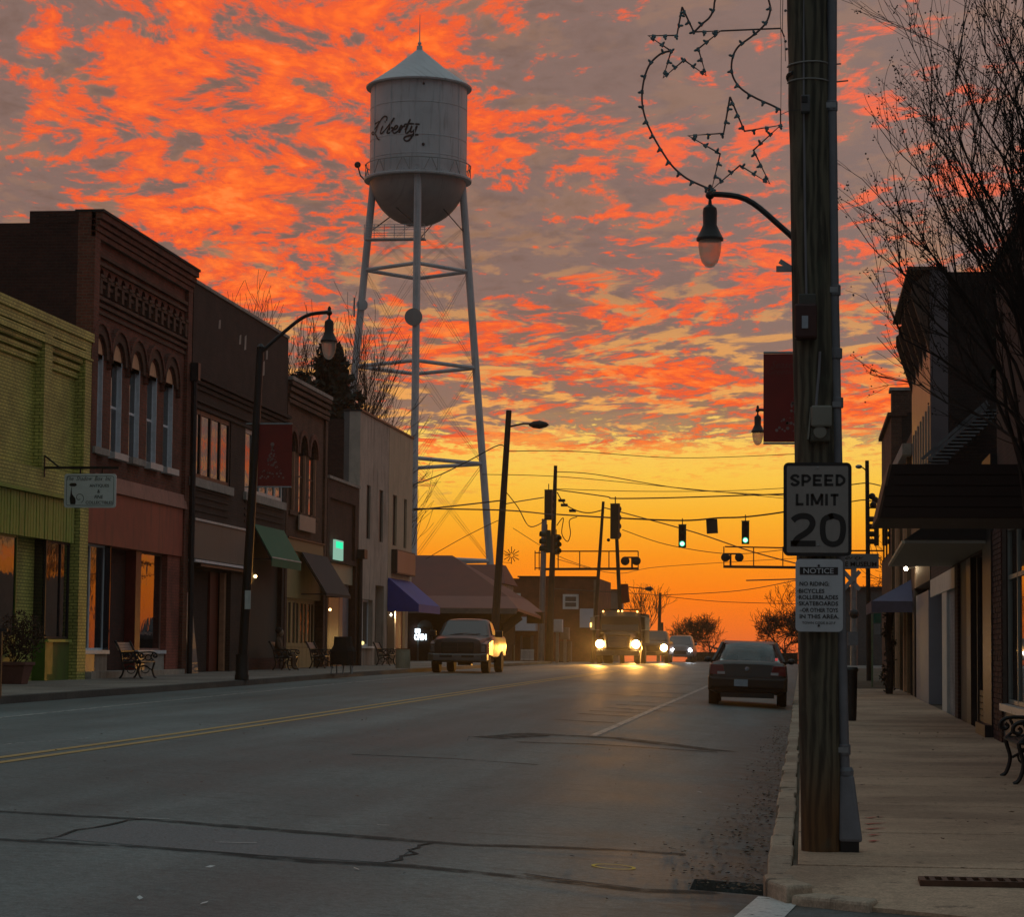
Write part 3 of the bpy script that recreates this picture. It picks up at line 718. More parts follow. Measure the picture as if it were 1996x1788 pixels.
for i, (a, c) in enumerate(yw):
    cc = (a + c) / 2; mb = MB(); arch_ring(mb, BL - .10, cc, z_at - wwd / 2, wwd / 2 + .06, wwd / 2 + .30, .07, 12); mb.build('arch_hood', BR_BROWN, b)
    mb = MB(); arch_ring(mb, BL - .095, cc, z_at - wwd / 2, wwd / 2 + .30, wwd / 2 + .40, .11, 12, a0=-.25, a1=math.pi + .25); mb.build('drip_mould', BR_RED, b)
    fr = ywin(b, a, c, z_si, z_sp, TRIM, GLASS, X=BL - .25, rows=(.5,), fw=.06, dep=.04)
    mb = MB(); q4 = [(BL - .15, c, z_sp)] + [(BL - .15, cc + wwd / 2 * math.cos(t_ * math.pi / 12), z_at - wwd / 2 + wwd / 2 * math.sin(t_ * math.pi / 12)) for t_ in range(13)] + [(BL - .15, a, z_sp)]
    mb.prism(q4, (.03, 0, 0)); mb.build('arch_board', TAN, b)
    MB().box(BL - .21, BL - .105, c - .035, c - .006, z_si, z_sp).build('window_reveal', TRIM, b)
    MB().box(BL - .42, BL + .07, a - .12, c + .12, z_si - .16, z_si - .002).build('window_sill', WHITEP if i in (1, 3, 4) else STONE, b)
# painted band, moulding, salmon fascia
z_m0, z_m1, z_f1 = LF(176, 925)[1], LF(175, 940)[1], LF(172, 1057)[1]
MB().box(BL - .42, BL - .06, Yb0 + .45, Yb1 - .45, z_m1, zfl).build('painted_band', PINKBR, b)
mb = MB(); mb.hexa([(BL - .06, Yb0 + .1, z_m1 - .12), (BL + .04, Yb0 + .1, z_m1 - .12), (BL + .04, Yb1 - .3, z_m1 - .12), (BL - .06, Yb1 - .3, z_m1 - .12), (BL - .06, Yb0 + .1, z_m1 + .26), (BL - .03, Yb0 + .1, z_m1 + .26), (BL - .03, Yb1 - .3, z_m1 + .26), (BL - .06, Yb1 - .3, z_m1 + .26)]); mb.build('moulding', PALEP, b)
MB().box(BL - .42, BL - .04, Yb0 + .1, Yb1 - .45, z_f1, z_m1 - .12).build('fascia', PINKP, b)
MB().box(BL - .42, BL, Yb1 - .45, Yb1, zl(65) - .2, zfl).build('pier', BR_RED, b)
zs2 = LF(175, 1268)[1]; zgb = zl(60)
yA, yB, yC, yD, yE = Yb0 + .12, ya(222, 1180), ya(275, 1180), ya(285, 1180), ya(332, 1180)
ywin(b, yA, yB, zs2, z_f1, TRIM, GLASS, X=BL - .3, bars=(.42,), fw=.05)
ywin(b, yD, yE, zs2, z_f1, PALEP, GLASS, X=BL - .3, fw=.05)
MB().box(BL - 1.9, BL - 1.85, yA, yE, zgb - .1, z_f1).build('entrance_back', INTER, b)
MB().box(BL - 1.9, BL - .1, yB - .03, yB, zs2, z_f1).build('side_pane', GLASS, b)
MB().box(BL - .9, BL - .15, yC, yD, zgb, z_f1).build('door_post', plain('red_door_paint', (.16, .02, .015), .5), b)
MB().box(BL - .4, BL - .1, yE, Yb1 - .45, zgb, z_f1).build('pilaster', PINKBR, b)
for a, c in ((yA, yB), (yC + .1, yE)):
    n = 2
    for i in range(n): MB().box(BL - .34, BL - .14, a + (c - a) * i / n + .01, a + (c - a) * (i + 1) / n - .01, zgb - .1, zs2 - .10).build('bulkhead_panel', plain('grey_tile', (.15, .145, .14), .4, 0, .3, 4, .1, dirt=.4) if i == 0 else STONE, b)
    MB().box(BL - .36, BL - .08, a, c, zs2 - .09, zs2).build('sill', TRIM, b)
MB().box(BL - .4, BL + .10, yA, Yb1 - .5, zgb - .15, zgb + .15).build('step', STONE, b)
dp = MB(); dp.tube([(BL + .12, Yb1 - .08, LF(366, 715)[1]), (BL + .12, Yb1 - .08, zl(65))], .075, 8); dp.box(BL + .02, BL + .24, Yb1 - .20, Yb1 + .04, LF(366, 740)[1], LF(366, 705)[1]); dp.build('downspout', DARKM, b)
# ------------------------------------------------------------------ 3 dark brick building
Yd0, Yd1 = 65.15, 77.6
d3 = thing('brick_building', 'dark brown brick building with a plain tall parapet and four bright upstairs panes', 'building', (BL, 71, zl(71)))
ztd = 11.2
body(d3, Yd0, Yd1, ztd, BR_DARK)
zw_t, zw_b = LF(376, 793)[1], LF(376, 930)[1]
W1a, W1b = ya(373, 860), ya(450, 860); W2a, W2b = ya(478, 880), ya(553, 880)
zb_low = LF(372, 1012)[1]
mb = MB(); wall_holes(mb, BL, Yd0, Yd1, zb_low, ztd, [(W1a, W1b, zw_b, zw_t, 0), (W2a, W2b, zw_b, zw_t, 0)], -.42); mb.build('wall', BR_DARK, d3)
zc = LF(376, 735)[1]
for z, h, o_ in ((zc, .10, .16), (zc - .14, .10, .10), (zc - .28, .10, .05), (zc - .62, .09, .07), (zc - .80, .09, .05)): course(d3, Yd0 + .1, Yd1 - .05, z, h, o_, BR_DARK, BL)
MB().box(BL - .46, BL + .04, Yd0, Yd1, ztd, ztd + .09).build('coping', STONE, d3)
def pane_row(par, a, c, zb, zt, n, fm, gm, split=True):
    w = ywin(par, a, c, zb, zt, fm, gm, X=BL - .09, bars=[i / n for i in range(1, n)], fw=.13, dep=.06); return w
pane_row(d3, W1a, W1b, zw_b, zw_t, 4, DARKM, GLASS)
w2 = pane_row(d3, W2a, W2b, zw_b, zw_t, 5, WHITEP, GLASS)
for a, c in ((W1a, W1b), (W2a, W2b)): MB().box(BL - .35, BL + .09, a - .15, c + .15, zw_b - .24, zw_b - .005).build('window_sill', STONE, d3)
for i in range(4):
    z = LF(376, 950)[1] - .05 - .19 * i; course(d3, Yd0 + .4, W1b - .2, z, .06, .03, BR_DARK, BL); course(d3, W2a, W2b, z, .06, .03, BR_DARK, BL)
for x_, yy in ((428, 632), (468, 662), (478, 668), (520, 692), (514, 718)):   # bare patches of pale paint on the parapet
    Yp, Zp = LF(x_, yy); mb = MB(); h_ = random.uniform(.14, .26); mb.prism([(BL, Yp - .12, Zp - h_), (BL, Yp + .10, Zp - h_ * .8), (BL, Yp + .13, Zp + h_), (BL, Yp - .08, Zp + h_ * .7)], (.006, 0, 0)); mb.build('pale_patch', STONE, d3)
# sign board over the first shop
zs_t, zs_b = LF(371, 1014)[1], LF(371, 1088)[1]; ysa, ysb = Yd0 + .05, ya(478, 1050)
GREYB = plain('blank_grey_signboard', (.17, .145, .12), .6, 0, .1, 3, .05, dirt=.25)
MB().box(BL - .02, BL + .12, ysa, ysb, zs_b, zs_t).build('signboard', GREYB, d3)
MB().box(BL - .02, BL + .16, ysa, ysb, zs_t, zs_t + .06).build('signboard_trim', WHITEP, d3)
MB().box(BL - .02, BL + .17, ysa, ysb, zs_b - .10, zs_b - .03).build('signboard_trim', TRIM, d3)
MB().box(BL + .01, BL + .13, ysa + .8, ysb, zs_b - .20, zs_b - .13).build('lamp_housing', DARKM, d3)
MB().box(BL - .30, BL - .02, ya(450, 1200) + .02, ya(488, 1200), zl(72) - .1, zs_b - .21).build('pier', BR_DARK, d3)
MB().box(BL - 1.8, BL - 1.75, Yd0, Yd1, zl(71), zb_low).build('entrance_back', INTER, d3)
zd_t = LF(430, 1115)[1]
REDB = brick('entry_red_brick', (.085, .016, .012), (.06, .012, .01), (.05, .02, .015), dirt=.3)
MB().box(BL - 1.2, BL - .9, Yd0 + .1, ya(450, 1200), zl(70), zd_t).build('entry_wall', REDB, d3)
MB().box(BL - .9, BL - .35, ya(432, 1200), ya(447, 1200), zl(72), zd_t).build('door', plain('oxide_red_door', (.14, .026, .014), .5), d3)
MB().box(BL - .3, BL - .16, ya(447, 1200), ya(450.5, 1200), zl(72), zd_t).build('door_frame', plain('peach_post', (.48, .24, .14), .6), d3)
MB().box(BL - .5, BL - .2, Yd0 + .2, ya(452, 1200), zd_t, zd_t + .5).build('transom', INTER, d3)
PANELM = plain('leaning_grey_board', (.17, .165, .155), .5, 0, .15, 4, .05)
lp = MB(); a, c = ya(374, 1230), ya(391, 1230); z0 = zl(66); lp.hexa([(BL - .1, a, z0), (BL - .04, a, z0), (BL - .04, c, z0), (BL - .1, c, z0), (BL - .35, a, LF(378, 1155)[1]), (BL - .29, a, LF(378, 1155)[1]), (BL - .29, c, LF(378, 1155)[1]), (BL - .35, c, LF(378, 1155)[1])])
lp.build('leaning_board', PANELM, None, label='pale grey door panel leaning in the recessed entry beside the downspout', cat='board')
# second shop: boarded green-grey front, low brick base
GPLY = plain('grey_green_board', (.045, .052, .045), .7, 0, .2, 2, .1)
y2a, y2b = ya(488, 1200), ya(549, 1200); zby = LF(520, 1283)[1]
MB().box(BL - .35, BL - .15, y2a, y2b, zby, zb_low).build('boarded_front', GPLY, d3)
MB().box(BL - .35, BL - .05, y2a, y2b, zl(75) - .1, zby).build('brick_base', REDB, d3)
MB().box(BL - .35, BL - .01, y2b, Yd1, zl(75) - .1, zb_low).build('pier', BR_DARK, d3)
def awning(par, xa, ytop, xb, xc, yout, yd, mat, val=.2, ribs=0, trim=None, open_side=True):
    """sloped fabric awning: wall line from pixel xa..xb at ytop (taken at xa), outer lower edge through pixel (xc,yout) at the same depth as xa"""
    Ya, Zt = LF(xa, ytop); Yb = LF(xb, ytop)[0]; p = atY(xc, yout, Ya); Xo, Zo = p.x, p.z
    mb = MB()
    for (z_off) in (0,):
        mb.add([(BL, Ya, Zt), (Xo, Ya, Zo), (Xo, Yb, Zo), (BL, Yb, Zt), (BL, Ya, Zt - .05), (Xo, Ya, Zo - .04), (Xo, Yb, Zo - .04), (BL, Yb, Zt - .05)],
               [(0, 1, 2, 3), (4, 7, 6, 5), (0, 4, 5, 1), (2, 6, 7, 3)])
        mb.box(Xo - .015, Xo + .006, Ya, Yb, Zo - val, Zo - .004)
    aw = mb.build('awning', mat, par)
    fr = MB()
    for yy in (Ya + .04, Yb - .04):
        fr.bar((BL, yy, Zo - .05), (Xo - .03, yy, Zo - .05), .04); fr.bar((BL, yy, Zt - .12), (Xo - .03, yy, Zo - .07), .04)
    fr.build('awning_frame', DARKM, aw)
    if trim: MB().box(Xo - .01, Xo + .014, Ya, Yb, Zo - .012, Zo + .025).build('awning_trim', trim, aw)
    return aw
AWG = plain('green_canvas', (.008, .15, .075), .7, 0, .12, 4, .1)
AWD = plain('charcoal_canvas', (.030, .028, .031), .75, 0, .15, 4, .1)
AWB = plain('blue_canvas', (.012, .045, .32), .6, 0, .2, 3, .1)
awning(d3, 493, 1018, 552, 530, 1087, 0, AWG, .26, trim=WHITEP)
BULBW = emis('warm_bulb', (1.0, .62, .25), 6.0)
Yq, Zq = LF(504, 1124); MB().ball((BL - .10, Yq, Zq), .055).build('lamp_bulb', BULBW, d3)
# ------------------------------------------------------------------ 4 small arched brick building
Ye0, Ye1 = 77.7, 84.5
e4 = thing('brick_building', 'small brown brick building with three tall arched windows and a charcoal awning', 'building', (BL, 81, zl(81)))
zte = 9.9; body(e4, Ye0, Ye1, zte, BR_DARK)
yv = [(ya(567, 920), ya(580, 920)), (ya(587, 920), ya(601, 920)), (ya(607, 920), ya(621, 920))]
z4t, z4b = LF(595, 852)[1], LF(595, 1002)[1]; z4c = LF(575, 1048)[1]; hw = (yv[1][1] - yv[1][0]) / 2
holes = [(a, c, z4b, z4t, hw) for a, c in yv]
mb = MB(); wall_holes(mb, BL - .08, Ye0 + .3, Ye1 - .4, z4c, zte, holes, -.34); mb.build('wall', BR_BROWN, e4)
for a, c in ((Ye0, Ye0 + .3), (Ye1 - .4, Ye1)): MB().box(BL - .42, BL, a, c, zl(82), zte).build('pier', BR_BROWN, e4)
for z, o_ in ((zte - .15, .14), (zte - .34, .10), (zte - .55, .07), (zte - .72, .05)): course(e4, Ye0 + .01, Ye1 - .01, z, .12, o_, BR_BROWN, BL)
MB().box(BL - .44, BL + .16, Ye0, Ye1, zte, zte + .12).build('coping', STONE, e4)
PEACH = plain('peach_blind', (.55, .26, .16), .7, 0, .1, 3, 0)
for a, c in yv:
    cc = (a + c) / 2; mb = MB(); arch_ring(mb, BL - .08, cc, z4t - hw, hw + .05, hw + .24, .07, 12); mb.build('arch_hood', BR_RED, e4)
    ywin(e4, a, c, z4b, z4t - .1, DARKM, GLASS, X=BL - .20, rows=(.5,), fw=.05, dep=.04)
    MB().box(BL - .17, BL - .085, c - .10, c - .01, z4b, z4t - hw).build('blind', PEACH, e4)
    MB().box(BL - .40, BL + .02, a - .08, c + .08, z4b - .14, z4b - .004).build('window_sill', BR_BROWN, e4)
Yp, Zt_ = LF(581, 1003); Yp2 = ya(612, 1010); MB().box(BL + .01, BL + .06, Yp, Yp2, LF(581, 1033)[1], Zt_).build('signboard', plain('faded_cream_sign', (.52, .36, .27), .6, 0, .12, 4, 0), e4)
MB().box(BL - .42, BL + .03, Ye0 + .3, Ye1 - .4, LF(574, 1051)[1], z4c - .004).build('fascia', DARKM, e4)
MB().box(BL - .42, BL - .02, Ye0 + .3, Ye1 - .4, LF(574, 1074)[1], LF(574, 1051)[1] - .004).build('cream_band', plain('ochre_band', (.30, .21, .10), .6, 0, .1, 3, .05), e4)
OCHRE = plain('ochre_shopfront_paint', (.40, .30, .14), .55, 0, .12, 5, .05, dirt=.2)
zsh = LF(564, 1165)[1]; MB().box(BL - .30, BL - .1, Ye0 + .3, Ye1 - .4, zsh, LF(574, 1074)[1] - .004).build('shopfront_header', OCHRE, e4)
ya4, yb4 = ya(564, 1240), ya(623, 1240)
zmid = LF(566, 1262)[1]
for i in range(4):
    a = ya4 + (yb4 - ya4) * i / 4; c = ya4 + (yb4 - ya4) * (i + 1) / 4
    ywin(e4, a, c, zmid, zsh, OCHRE, GLASS, X=BL - .25, fw=.14, name='door_leaf', bars=(.5,))
    MB().box(BL - .26, BL - .2, a + .02, c - .02, zl(82), zmid - .01).build('door_panel', OCHRE, e4)
MB().box(BL - .42, BL - .27, Ye0 + .3, Ye1 - .4, zl(82), zsh).build('door_back', INTER, e4)
awning(e4, 588, 1076, 638, 636, 1156, 0, AWD, .10)
# ------------------------------------------------------------------ 5 low brick shop
Yf0, Yf1 = 84.6, 90.7
f5 = thing('brick_building', 'low brown brick shop with a recessed parapet panel beside the pale stucco building', 'building', (BL, 87, zl(87)))
ztf = LF(641, 932)[1]; body(f5, Yf0, Yf1, ztf, BR_DARK)
zft = LF(645, 1095)[1]
BR_MAR = brick('maroon_brick', (.075, .030, .022), (.05, .02, .016), (.06, .035, .028), dirt=.3)
mb = MB(); wall_holes(mb, BL, Yf0, Yf1, zft, ztf, [(Yf0 + .5, Yf1 - .7, LF(645, 1085)[1], LF(645, 970)[1], 0)], -.42); mb.build('wall', BR_MAR, f5)
MB().box(BL - .4, BL - .10, Yf0 + .5, Yf1 - .7, LF(645, 1085)[1], LF(645, 970)[1]).build('recessed_panel', BR_MAR, f5)
MB().box(BL - .5, BL + .06, Yf0, Yf1, ztf, ztf + .10).build('coping', STONE, f5)
MB().box(BL - .4, BL, Yf1 - .45, Yf1, zl(90), zft).build('pier', BR_MAR, f5); MB().box(BL - .4, BL, Yf0, Yf0 + .3, zl(85), zft).build('pier', BR_MAR, f5)
MB().box(BL - .3, BL - .12, Yf0 + .3, Yf1 - .45, LF(647, 1135)[1], zft - .004).build('transom', plain('cream_green_transom', (.38, .38, .26), .5, 0, .1, 4, 0), f5)
zf0 = zl(88); ya5, yb5 = Yf0 + .3, Yf1 - .45
ORG = plain('orange_door_wood', (.26, .105, .035), .45, 0, .2, 4, .05)
zt5 = LF(647, 1135)[1] - .005; L5 = yb5 - ya5
MB().box(BL - .40, BL - .35, ya5, yb5, zf0, zt5).build('door_back', INTER, f5)
MB().box(BL - .34, BL - .28, ya5 + .05, ya5 + L5 * .26, zf0 + .5, zt5).build('curtain', TRIM, f5)
MB().box(BL - .33, BL - .22, ya5 + L5 * .27, ya5 + L5 * .60, zf0, zt5).build('door', ORG, f5)
MB().box(BL - .33, BL - .2, ya5 + L5 * .61, ya5 + L5 * .72, zf0, zt5).build('door_frame', PEACH, f5)
MB().box(BL - .34, BL - .26, ya5 + L5 * .73, yb5, zf0 + .4, zt5).build('curtain', plain('blue_grey_curtain', (.19, .23, .28), .8, 0, .2, 6, .2), f5)
MB().box(BL - .21, BL - .19, ya5, yb5, zf0 + .35, zt5).build('shop_pane', DUSTY, f5)
MB().box(BL + .02, BL + .10, ya(648, 1070), ya(664, 1070), LF(649, 1091)[1], LF(649, 1052)[1]).build('lit_sign', emis('green_pink_sign', (.30, .55, .42), .8), f5)
Yl, Zl_ = ya(648, 1070), LF(649, 1068)[1]
MB().box(BL + .101, BL + .106, Yl + .12, ya(664, 1070) - .12, Zl_ + .0, LF(649, 1055)[1]).build('sign_emblem', emis('green_neon', (.03, .9, .42), 1.1), f5)
for yy, zz, w_ in ((1090, .0, 0),): pass
MB().ball((BL - .05, ya(646, 1188), LF(646, 1189)[1]), .05).build('lamp_bulb', BULBW, f5)
# drainpipe and meter box between 5 and 6
dp = MB(); yy = Yf1 + .05; dp.tube([(BL + .10, yy - .1, LF(695, 1085)[1]), (BL + .10, yy - .1, zl(90))], .09, 8); dp.box(BL + .01, BL + .3, yy - .4, yy + .25, LF(698, 1090)[1], LF(698, 1072)[1]); dp.build('downspout', DARKM, f5)
# ------------------------------------------------------------------ 6 pale stucco building
Yh0, Yh1 = 90.8, 103.3
h6 = thing('stucco_building', 'tall pale stucco building with four slit windows and a blue awning', 'building', (BL, 97, zl(97)))
zth = 10.15; yseam = ya(757, 1000)
MB().box(BL - 17, BL - .62, Yh0, Yh1, zl(90) - .2, zth - .3).build('shell', BR_MAR, h6)
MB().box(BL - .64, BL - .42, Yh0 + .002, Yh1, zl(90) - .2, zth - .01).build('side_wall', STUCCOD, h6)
zsb, zst = LF(718, 1051)[1], LF(718, 946)[1]
sw = [(ya(a, 1000), ya(c, 1000)) for a, c in ((714.5, 722), (739, 747), (765, 773), (787, 792.5))]
zg6 = zl(97); holes1 = [(a, c, zsb, zst, 0) for a, c in sw[:2]]; holes2 = [(a, c, zsb, zst, 0) for a, c in sw[2:]]
gw = (ya(704, 1210), ya(726, 1210)); gz = (LF(706, 1260)[1], LF(706, 1168)[1])
dr = (ya(731, 1200), ya(748, 1200)); dz = LF(733, 1141)[1]
holes1 += [(gw[0], gw[1], gz[0], gz[1], 0), (dr[0], dr[1], zg6 - .3, dz, 0)]
zaw = LF(762, 1130)[1]
mb = MB(); wall_holes(mb, BL, Yh0, yseam, zg6 - .2, zth, holes1, -.42); mb.build('wall', STUCCO, h6)
mb = MB(); wall_holes(mb, BL + .012, yseam, Yh1, zaw, zth, holes2, -.42); mb.build('wall', STUCCO2, h6)
MB().box(BL - .66, BL + .06, Yh0 - .02, Yh1 + .02, zth, zth + .08).build('coping', DARKM, h6)
for a, c in sw: ywin(h6, a, c, zsb, zst, DARKM, glassmat('dull_glass', (.05, .045, .045), .35, 0), X=BL - .12, fw=.04)
ywin(h6, gw[0], gw[1], gz[0], gz[1], TRIM, GLASS, X=BL - .22, bars=(.5,), fw=.08)
MB().box(BL - .3, BL + .08, gw[0] - .1, gw[1] + .1, gz[0] - .08, gz[0] - .003).build('window_sill', TRIM, h6)
MB().box(BL - .38, BL - .32, dr[0], dr[1], zg6, dz).build('door', plain('brown_door', (.12, .085, .07), .6, 0, .2, 4, .05), h6)
MB().ball((BL + .06, ya(703.5, 1253), LF(703.5, 1254)[1]), .07).build('window_lamp', emis('yellow_lamp', (1, .80, .30), 1.6), h6)
# shop under the blue awning
yk0, yk1 = yseam, Yh1
MB().box(BL - .9, BL - .85, yk0, yk1, zg6, zaw).build('shop_wall', plain('lit_cream_wall', (.55, .48, .30), .6, 0, .1, 3, 0), h6)
MB().box(BL - .85, BL - .1, yk0 + .02, yk0 + .3, zg6, zaw).build('post', STUCCO2, h6)
a_, c_2 = ya(776, 1250), ya(794, 1250)
MB().box(BL - .30, BL - .22, a_, c_2, LF(778, 1300)[1], LF(778, 1185)[1]).build('red_window', plain('red_poster', (.30, .012, .02), .4, 0, .2, 2, 0), h6)
MB().box(BL - .34, BL - .12, c_2 + .05, Yh1 - .02, zg6, zaw).build('post', STUCCO2, h6)
MB().box(BL - .4, BL - .1, a_ - .35, a_ - .03, zg6, LF(778, 1185)[1]).build('post', STUCCO2, h6)
lampP = atX(763, 1199, BL - .25); MB().ball(lampP, .12).build('wall_lamp', emis('shop_lamp', (1, .93, .75), 14), h6)
ld = bpy.data.lights.new('shop_light', 'POINT'); ld.energy = 28; ld.color = (1, .82, .5); ld.shadow_soft_size = .15
lo = bpy.data.objects.new('shop_light', ld); C.objects.link(lo); lo.location = lampP + Vector((.25, 0, .0))
awning(h6, 756, 1126, 801, 816, 1178, 0, AWB, .32, trim=None)
Ya, Zt = LF(756, 1126); p = atY(816, 1178, Ya)
mb = MB(); mb.add([(BL, Ya - .01, Zt), (p.x, Ya - .01, p.z), (p.x, Ya - .01, p.z - .3), (BL, Ya - .01, p.z - .3), (BL, Ya + .01, Zt), (p.x, Ya + .01, p.z), (p.x, Ya + .01, p.z - .3), (BL, Ya + .01, p.z - .3)], [(0, 3, 2, 1), (4, 5, 6, 7), (0, 1, 5, 4), (1, 2, 6, 5), (2, 3, 7, 6), (3, 0, 4, 7)])
mb.build('awning_side', AWB, h6)
# projecting light box
Yx, Zx = ya(774, 1100), LF(774, 1118)[1]; p = atY(774, 1118, ya(762, 1100)); Xo = BL + (774 - 762) / F * ya(762, 1100)
y0, y1 = ya(762, 1100), ya(798, 1100); z1, z0 = LF(762, 1071)[1], LF(762, 1118)[1]
lbx = thing('light_box_sign', 'box sign with a glossy face above the blue awning', 'sign', (BL, (y0 + y1) / 2, z0))
MB().box(BL + .001, Xo, y0, y1, z0, z1).build('cabinet', DARKM, lbx)
MB().box(Xo, Xo + .02, y0 + .05, y1 - .05, z0 + .05, z1 - .05).build('face', plain('sign_face', (.20, .13, .12), .42, 0, .35, 1.2, .1), lbx)
# ------------------------------------------------------------------ hanging antiques sign on its bracket
YS = ya(85, 905)
sg = thing('hanging_sign', 'white hanging antiques sign with a black cat on an iron bracket', 'sign', atX(86, 915, BL))
pA = atX(86, 912, BL); pB = atY(232, 911, pA.y)
brk = MB(); brk.bar(pA, (pB.x, pA.y, pA.z), .055); brk.bar((BL, pA.y, atX(86, 888, BL).z), (BL + .33, pA.y, pA.z + .02), .035); brk.bar((BL, pA.y, atX(85, 888, BL).z), (BL, pA.y, atX(85, 930, BL).z), .04)
for x_ in (157, 200): q0 = atY(x_, 913, pA.y); brk.bar((q0.x, pA.y, pA.z), (q0.x, pA.y, atY(x_, 926, pA.y).z), .03)
brk.build('bracket', BLACK, sg)
def SP(x, y, off=.0): p = atY(x, y, pA.y); return Vector((p.x, pA.y - off, p.z))
SIGNW = plain('weathered_sign_white', (.70, .73, .74), .5, 0, .08, 4, 0)
def rrect(c0, c1, r, n=5):       # rounded rectangle corner points in 2-D
    (x0, y0), (x1, y1) = c0, c1; out = []
    for cx_, cy_, a0 in ((x1 - r, y1 - r, 0), (x0 + r, y1 - r, 90), (x0 + r, y0 + r, 180), (x1 - r, y0 + r, 270)):
        out += [(cx_ + r * math.cos(R(a0 + 90 * i / n)), cy_ + r * math.sin(R(a0 + 90 * i / n))) for i in range(n + 1)]
    return out
a = SP(125, 990); c = SP(227, 924); pts = rrect((a.x, a.z), (c.x, c.z), .06)
MB().prism([(x_, pA.y + .02, z_) for x_, z_ in pts], (0, -.04, 0)).build('board', SIGNW, sg)
TEAL = plain('dark_teal_ink', (.05, .07, .07), .5, 0, .1, 4, 0)
mb = MB(); pts = rrect((a.x + .05, a.z + .05), (c.x - .05, c.z - .05), .05); pts.append(pts[0]); strip(mb, [(x_, pA.y - .022, z_) for x_, z_ in pts], .010, (0, -1, 0)); mb.build('border', TEAL, sg)
rt, upv = (1, 0, 0), (0, 0, 1)
def stxt(t, cx_, cy_, wpx, hpx, **kw):
    s_ = pA.y / F; return lettering(t, SP(cx_, cy_, .023), hpx * s_, wpx * s_, rt, upv, TEAL, sg, **kw)
stxt('The  Shadow  Box  Inc', 174, 933, 92, 9, shear=.35)
stxt('ANTIQUES', 194, 947.5, 40, 7, bold=.012); stxt('&', 193, 958, 6, 7, bold=.02); stxt('FINE', 193, 969, 18, 6.5, bold=.015, shear=.2); stxt('COLLECTIBLES', 194, 980, 56, 6, bold=.012)
def zpx(x, y): return (110 + x / 14.257, 900 + y / 14.257)     # coordinates read off an enlargement
cat = [(395, 1190), (378, 1030), (400, 900), (410, 800), (432, 705), (440, 705), (432, 800), (440, 900), (500, 985), (532, 1020), (545, 1110), (530, 1190)]
mb = MB(); mb.prism([SP(*zpx(*q_), .022) for q_ in cat], (0, -.003, 0)); mb.prism([SP(*zpx(*q_), .022) for q_ in [(360, 645), (410, 600), (540, 600), (578, 655), (530, 690), (410, 690)]], (0, -.003, 0)); mb.build('cat_emblem', INK, sg)
mb = MB(); sp = [(600 + (20 + 9.2 * t_) * 0 + (140 - 3.4 * t_) * math.cos(-1.2 + .22 * t_) + 40, 1010 - (150 - 3.6 * t_) * math.sin(-1.2 + .22 * t_)) for t_ in range(32)]
strip(mb, [SP(*zpx(*q_), .023) for q_ in sp], .012, (0, -1, 0)); mb.build('tail_emblem', TEAL, sg)
# ------------------------------------------------------------------ benches, pots and clutter on the left pavement
SLAT = plain('bench_slat', (.20, .185, .165), .45, 0, .15, 10, .1, dirt=.2)
def make_bench(L_=1.25, slats=True, ironmat=BLACK, dark=False):
    """bench along +y, facing +x, origin on the ground at its centre"""
    t = thing('park_bench', None, None, (0, 0, 0)); sm = BLACK if dark else SLAT
    for yy in (-L_ / 2, L_ / 2):
        mb = MB()
        mb.tube(smooth_path([(-.26, yy, 0), (-.20, yy, .08), (-.16, yy, .22), (-.20, yy, .38), (-.24, yy, .60), (-.33, yy, .80), (-.36, yy, .84)], 4), .024, 6)
        mb.tube(smooth_path([(.30, yy, 0), (.24, yy, .05), (.20, yy, .20), (.24, yy, .36), (.22, yy, .41), (0, yy, .38), (-.18, yy, .36)], 4), .024, 6)
        mb.tube(smooth_path([(-.24, yy, .60), (0, yy, .62), (.20, yy, .62), (.29, yy, .58), (.30, yy, .52), (.25, yy, .50), (.22, yy, .53), (.25, yy, .56)], 4), .022, 6)
        mb.tube(smooth_path([(.24, yy, .41), (.16, yy, .50), (.20, yy, .60)], 4), .018, 6)
        mb.tube(smooth_path([(-.14, yy, .22), (-.05, yy, .30), (.05, yy, .27), (.18, yy, .20)], 4), .016, 6)
        mb.tube([(-.08 + .09 * math.cos(a_ * .5236), yy, .50 + .08 * math.sin(a_ * .5236)) for a_ in range(12)], .014, 5, close=True)
        mb.tube([(.09 + .07 * math.cos(a_ * .5236), yy, .49 + .065 * math.sin(a_ * .5236)) for a_ in range(12)], .014, 5, close=True)
        mb.tube([(.02 + .10 * math.cos(a_ * .5236), yy, .21 + .09 * math.sin(a_ * .5236)) for a_ in range(12)], .012, 5, close=True)
        mb.ball((-.37, yy, .86), .035); mb.build('end_frame', ironmat, t)
    seat = MB().box(-.03, .03, -L_ / 2, L_ / 2, 0, .022).mesh('seat_slat'); seat.materials.append(sm)
    for i in range(6): piece(seat, 'seat_slat', (-.14 + i * .075, 0, .405 - .003 * i), t)
    bk = MB().box(-.011, .011, -L_ / 2, L_ / 2, 0, .062).mesh('back_slat'); bk.materials.append(sm)
    for i in (3, 4, 5): piece(bk, 'back_slat', (-.225 - .028 * i, 0, .46 + i * .066), t, rot=(0, -.3, 0))
    # cast lattice in the lower back
    mb = MB()
    for i in range(4):
        yy = -L_ / 2 + L_ * (i + .5) / 4; mb.tube([(-.235, yy + .10 * math.cos(a_ * .6283), .55 + .07 * math.sin(a_ * .6283)) for a_ in range(10)], .013, 5, close=True)
        mb.tube([(-.235, yy + .045 * math.cos(a_ * .785), .55 + .035 * math.sin(a_ * .785)) for a_ in range(8)], .010, 5, close=True)
    mb.bar((-.225, -L_ / 2, .47), (-.225, L_ / 2, .47), .02); mb.bar((-.25, -L_ / 2, .64), (-.25, L_ / 2, .64), .02); mb.build('back_lattice', ironmat, t)
    return t
